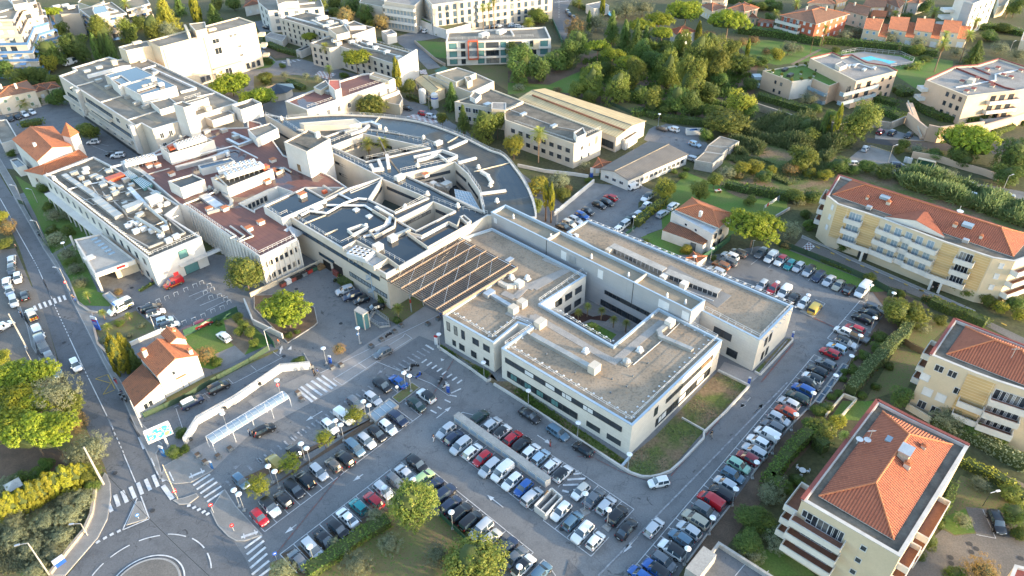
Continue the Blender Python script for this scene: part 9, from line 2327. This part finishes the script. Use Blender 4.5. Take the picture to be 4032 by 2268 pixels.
for ln in '''C2 1690,625 1850,735 2000,835 2150,945 2180,930|.55|.3|cap_white|low white planter wall under the clinic windows
C2 2210,972 C3 0,1050 D3 370,10 700,235 1040,455 1130,510 1230,545 1310,548 1400,530 1490,495 1600,400 1800,190 C3 1800,1420 2000,1230 2220,988 1932,848|.55|.35|cap_white|long rounded planter wall around the stone clinic
D3 1045,450 1120,365|.5|.4|cap_blue|short planter partition at the clinic corner
D3 1600,0 1830,130|.4|.25|cap_white|thin kerb wall crossing the dry bed
C4 90,858 140,888 440,568 430,545|.5|.3|cap_white|planter wall of the gravel roof wing
C1 2258,222 C2 0,415 C2 270,548|1.5|.3|white_wall|white wall under the yard island pine
B2 -30,1449 200,1340 450,1225 690,1110|1.2|.3|cream_wall|cream yard wall behind the wheeled bins
C1 1205,612 1480,490|1.0|.3|white_wall|white garden wall beside the golden cypresses
C1 870,455 905,600 1005,700|.4|.4|peach_wall|pinkish kerb wall of the entrance bed
B3 425,705 560,590 790,400|1.3|.3|white_wall|white wall along the striped ramp
B3 90,250 330,300 600,330 740,352|1.0|.3|white_wall|pale wall below the office lawn
A1 -40,1070 300,990 520,940|1.3|.4|stone_wall|old reddish wall beside the west yard
C4 738,1275 905,1082 1020,1125 872,1292|.9|.3|cream_wall|cream walls of the little sunken lawn
C1 640,20 730,240 820,300 900,312|.5|.3|concrete|curved low wall of the ward lawn
D3 1640,1335 1850,1045 2070,775|.3|.25|concrete|concrete kerb behind the lower car row
D3 2235,535 2420,290 C4 330,1449 640,1130|.3|.25|concrete|concrete kerb behind the upper car row
D1 470,1440 640,1215 780,1045 850,890 885,660|.7|.45|stone_wall|curved stone wall of the street corner park
C2 460,680 570,880 520,790|.1|.2|concrete|flush kerb at the stair fan
A2 1480,395 1670,560 1760,610|1.2|.4|stone_wall|rising stone wall along the hostel ramp
A3 410,200 500,400|1.5|.3|green_metal|dark wall at the avenue bend
C4 1480,1190 1700,1320|1.4|.3|cream_wall|cream wall between two residences
D4 680,230 790,110|1.2|.2|stone_wall|narrow wall of the terrace garden
B4 280,720 410,645|.8|.3|concrete|pale wall at the small ramp behind the big pine'''.split('\n'):
 a=ln.split('|');wallrun('low_wall',a[0],float(a[1]),float(a[2]),a[3],a[4])
for ln in '''B4 300,965 560,1065 850,1180 1120,1300 1390,1449 C4 1310,150|1.6|green mesh fence between car park and residence drive
B3 1745,1150 1900,1040 2040,935|1.9|green panel fence beside the villa yard
C1 1700,520 1850,460 2000,390 2190,300|1.6|green screened fence behind the cottage lawn
C1 1330,1275 1700,1110 2000,930 2300,770 2480,650|1.3|green mesh fence along the cottage lane
C1 2440,520 2530,630|1.8|green gate beside the white lamp post
B1 180,590 235,610 400,940 480,1050|1.4|wire fence along the ward lawn
D2 1715,905 1900,1080 1960,1140|1.2|green netting behind the pine row
B3 1085,880 1165,825|1|green barrier at the end of the hedge
A3 860,930 1000,990 1150,1060|1.2|wire fence on the wood edge
B3 840,345 1000,380 1080,340|1.4|green gate fence of the ramp'''.split('\n'):
 a=ln.split('|');wallrun('fence',a[0],float(a[1]),.05,'fence_green'if 'mesh'in a[2]or 'wire'in a[2]else Ze,a[2],'fence',posts=2.5)
wallrun('plank_fence','C4 1440,580 1540,650 1650,700',1.5,.08,'wood','grey brown plank fence of the vegetable garden','fence')
g=G('D1',170,690);o=thing('garden_gazebo',(*g,0),'white garden gazebo canopy among shrubs','gazebo');b=MB();c=circ(g,1.7,4);[b.face([(*p,2.2),(*q,2.2),(*g,3.0)])for p,q in zip(c,c[1:]+c[:1])];b.build('canopy',Z5,o);b=MB();[b.tube((*p,0),(*p,2.2),.05)for p in c];b.build('frame',Qb,o)
g=G('D4',525,500);o=thing('garden_table',(*g,0),'round white garden table in the hedged garden','table');b=MB();b.lathe((*g,.7),[(.6,0),(.6,.05)],14);b.build('top',Qb,o);b=MB();b.tube((*g,0),(*g,.7),.06);b.build('leg',Qb,o)
for k,lb in enumerate(('garden chair toward the corner residence','garden chair toward the clipped hedge','garden chair toward the car row')):
 a=2.1*k;c=(g[0]+1.0*math.cos(a),g[1]+1.0*math.sin(a));o=thing('garden_chair',(*c,0),'white '+lb,'chair','chairs at the garden table');b=MB();b.box((*c,.42),(.45,.45,.06),a);b.build('seat',Qb,o);b=MB();b.box((c[0]+.22*math.cos(a),c[1]+.22*math.sin(a),.7),(.05,.45,.5),a);b.build('backrest',Qb,o);b=MB();[b.tube((c[0]+u,c[1]+v,0),(c[0]+u,c[1]+v,.42),.03)for u in(-.18,.18)for v in(-.18,.18)];b.build('legs',Qb,o)
g=G('A3',1712,1235);o=thing('rubble_skip',(*g,0),'white skip heaped with blue rubbish in the workshop yard','skip');b=MB();q=[(g[0]+u,g[1]+v)for u,v in((-2.6,-1),(2.6,-1),(2.6,1),(-2.6,1))];[b.wall(p,c,.12,.1,1.7)for p,c in zip(q,q[1:]+q[:1])];b.flat(q,.9);b.build('tub',Qa,o);b=MB();[b.box((g[0]+random.uniform(-2,2),g[1]+random.uniform(-.6,.6),1.2),(.8,.7,.6),random.random()*3)for _ in range(7)];b.build('rubbish',Q3,o)
g0_,g1_=G('B3',2350,660),G('B3',2490,570);o=thing('washing_line',(*g0_,0),'washing line hung with pale clothes by the villa lawn','washing line');b=MB();[b.tube((*p,0),(*p,1.9),.05)for p in(g0_,g1_)];b.bar((*g0_,1.85),(*g1_,1.85),.03);b.build('line',Zj,o)
for k in range(7):b=MB();p,c=lerp(g0_,g1_,.06+.13*k),lerp(g0_,g1_,.16+.13*k);b.wall(p,c,.03,.8+.1*(k%3),1.84);b.build('cloth',(Zw,'cloth_red',Z5,Zw,Qv,Zw,'cloth_blue')[k],o)
g=G('B3',1930,485);o=thing('picnic_table',(*g,0),'cluttered picnic table under the round garden trees','table');b=MB();b.box((*g,.75),(1.8,.9,.06),.3);b.build('top',Zw,o);b=MB();[b.box((g[0]+u,g[1],.37),(.1,.8,.74),.3)for u in(-.7,.7)];b.build('legs','wood',o);b=MB();b.box((g[0]+.2,g[1],.9),(.5,.4,.25));b.build('clutter','cloth_red',o)
m,nt,b_=nodes('clothing');oi=N(nt,'ShaderNodeObjectInfo');L(nt,oi.outputs['Color'],b_.inputs['Base Color']);b_.inputs['Roughness'].default_value=.9
def skinned(name,verts,edges,mt,grow=0,sub=1):
 me=bpy.data.meshes.new(name);me.from_pydata([v[:3]for v in verts],edges,[]);o=bpy.data.objects.new(name,me);COL.objects.link(o);o.modifiers.new('skin','SKIN')
 for i,v in enumerate(verts):me.skin_vertices[0].data[i].radius=(v[3]+grow,v[3]+grow)
 me.skin_vertices[0].data[0].use_root=True;sm=o.modifiers.new('sub','SUBSURF');sm.levels=sub;sm.render_levels=sub
 dg=bpy.context.evaluated_depsgraph_get();r=bpy.data.meshes.new_from_object(o.evaluated_get(dg));r.name=name;bpy.data.objects.remove(o)
 r.materials.clear();r.materials.append(M(mt));[setattr(f,'use_smooth',True)for f in r.polygons];return r
def figure(st):
 V=[(0,0,.96,.135),(0,0,1.16,.125),(.01,0,1.36,.145),(.01,0,1.5,.06),(.03,0,1.6,.085),(.03,0,1.69,.088),(.125,0,1.615,.016)];E_=[(0,1),(1,2),(2,3),(3,4),(4,5),(4,6)];T_,A_=[0,1,2],[]
 for s in(1,-1):
  w=st*s;n=len(V);V+=[(.01,s*.17,1.43,.06),(-.02-w*.12,s*.22,1.15,.045),(.05-w*.2,s*.23,.92,.032),(.06-w*.22,s*.23,.85,.036)];E_+=[(2,n),(n,n+1),(n+1,n+2),(n+2,n+3)];A_.append(n)
  for k,ln in enumerate((.085,.095,.09,.07)):V.append((.085-.022*k-w*.22,s*(.235-.004*k),.85-ln,.009));E_.append((n+3,n+4+k))
  V.append((.12-w*.22,s*.21,.82,.01));E_.append((n+3,n+8));q=len(V);V+=[(0,s*.09,.9,.095),(.04+w*.2,s*.1,.5,.06),(-.03+w*.34-.06*abs(st),s*.1,.09,.042),(.12+w*.34,s*.11,.04,.034)];E_+=[(0,q),(q,q+1),(q+1,q+2),(q+2,q+3)];A_.append(q)
 body=skinned('person',V,E_,'skin');a0,l0,a1,l1=A_;sub=lambda ids,ed:(lambda mp:([V[i]for i in ids],[(mp[a],mp[c])for a,c in ed]))({v:k for k,v in enumerate(ids)})
 j=sub([0,1,2,a0,a0+1,a0+2,a1,a1+1,a1+2],[(0,1),(1,2),(2,a0),(a0,a0+1),(a0+1,a0+2),(2,a1),(a1,a1+1),(a1+1,a1+2)]);t=sub([0,l0,l0+1,l0+2,l1,l1+1,l1+2],[(0,l0),(l0,l0+1),(l0+1,l0+2),(0,l1),(l1,l1+1),(l1+1,l1+2)])
 hb=MB();hb.lathe((.02,0,1.66),[(.1,-.06),(.104,.02),(.09,.08),(.05,.115),(.01,.125)],10);sh=MB();[sh.box((V[q+3][0]-.06,V[q+3][1],.045),(.28,.1,.09))for q in(l0,l1)]
 return body,skinned('jacket',*j,'clothing',.012),skinned('trousers',*t,'clothing',.012),hb.mesh('hair','hair_dark',smooth=True),sh.mesh('shoes',Qw)
FIG=[figure(0),figure(.8)]
CC={'black':(.015,.016,.02),'navy':(.02,.03,.08),'red':(.5,.02,.03),'white':(.7,.7,.7),'blue':(.03,.1,.35),'orange':(.7,.16,.03),'grey':(.15,.16,.17),'beige':(.4,.32,.24),'skin':(.45,.28,.2)}
t_=None
for ln in '''D2
1655 205 1 60 navy white person in navy top carrying a white bag across the car park
D3
390 255 0 200 black red person in black top and dark red trousers beside the painted arrow
648 290 0 100 black skin person in dark top standing at the black hatchback
1868 170 1 -90 black beige person in black walking along the corner planter
C2
555 890 0 20 black black person in dark clothes waiting at the fan steps
590 878 1 20 blue grey person in bright blue top on the zebra by the fan steps
228 600 1 30 orange grey person in an orange jacket at the green gate
1720 355 0 90 blue navy person in blue beside the clinic door planter
D1
2300 155 0 0 white navy person in white top beside the open boot
2335 172 0 0 black black person in black behind the open boot
2372 178 0 150 red black person in red jacket at the open boot
C1
1075 960 1 120 navy red person with dark red top on the cottage pavement
1132 1075 0 120 navy grey person in navy top by the scooters at the cottage
678 190 1 -60 beige grey person in beige coat on the pavement at the zebra
697 205 1 -60 navy blue person in navy walking with the beige coat
210 350 1 150 black navy person in dark uniform by the medical car
B1
158 1010 1 -100 black black person in black crossing the upper street
1415 1330 0 -60 navy navy person in navy leaning at the white ward corner
1320 1255 0 -60 grey beige person in grey among the bay clutter
C4
1762 100 0 90 black black person in black in front of the residence garage
1712 110 0 90 grey black person seated looking bag carrier by the residence kerb'''.split('\n'):
 if len(ln)==2:t_=ln;continue
 x,y,w_,a,c1,c2,lb=ln.split(' ',6);g=G(t_,float(x),float(y),.0);f=FIG[int(w_)]
 o=bpy.data.objects.new('person',f[0]);COL.objects.link(o);o.location=(*g,.02);o.rotation_euler=(0,0,math.radians(float(a)));tag(o,lb.replace('seated looking bag carrier','in grey'),'person','people around the hospital')
 for nm_,me_,cc in(('jacket',f[1],c1),('trousers',f[2],c2),('hair',f[3],None),('shoes',f[4],None)):
  q=bpy.data.objects.new(nm_,me_);COL.objects.link(q);q.parent=o
  if cc:q.color=(*CC[cc],1)
cam=bpy.data.cameras.new('camera');co=bpy.data.objects.new('camera',cam);COL.objects.link(co)
cam.sensor_fit='HORIZONTAL';cam.sensor_width=36.0;cam.lens=36.0*FPX/4032;cam.clip_start=1;cam.clip_end=6000
R3=Matrix(((_ra[0],_rb[0],-_fw[0]),(_ra[1],_rb[1],-_fw[1]),(_ra[2],_rb[2],-_fw[2])))
co.matrix_world=Matrix.Translation((0,0,CAMH))@R3.to_4x4()
SC.camera=co
SUN_EL,SUN_AZ=math.radians(9.5),math.radians(-22)
sd=Vector((math.cos(SUN_AZ)*math.cos(SUN_EL),math.sin(SUN_AZ)*math.cos(SUN_EL),math.sin(SUN_EL)))
sl=bpy.data.lights.new('sun','SUN');so=bpy.data.objects.new('sun',sl);COL.objects.link(so)
sl.energy=2.0;sl.angle=math.radians(.6);sl.color=(1.0,.78,.5)
so.rotation_euler=sd.to_track_quat('Z','Y').to_euler();so.location=(0,0,200)
w=bpy.data.worlds.new('World');SC.world=w;w.use_nodes=True;nt=w.node_tree
bg=nt.nodes['Background'];sk=nt.nodes.new('ShaderNodeTexSky');sk.sky_type='NISHITA';sk.sun_disc=False
sk.sun_elevation=SUN_EL;sk.sun_rotation=math.pi/2-SUN_AZ;sk.air_density=1.0;sk.dust_density=1.2;sk.ozone_density=1.2
nt.links.new(sk.outputs[0],bg.inputs[0]);bg.inputs[1].default_value=.15
SC.view_settings.view_transform='Standard';SC.view_settings.look='None';SC.view_settings.exposure=2.4;SC.view_settings.gamma=1
SC.cycles.max_bounces=6;SC.cycles.diffuse_bounces=3;SC.cycles.glossy_bounces=3;SC.cycles.transparent_max_bounces=8
try:SC.cycles.use_denoising=True
except Exception:pass
for o in bpy.data.objects:
 if '_o'in o:del o['_o']
 if '_h'in o:del o['_h']
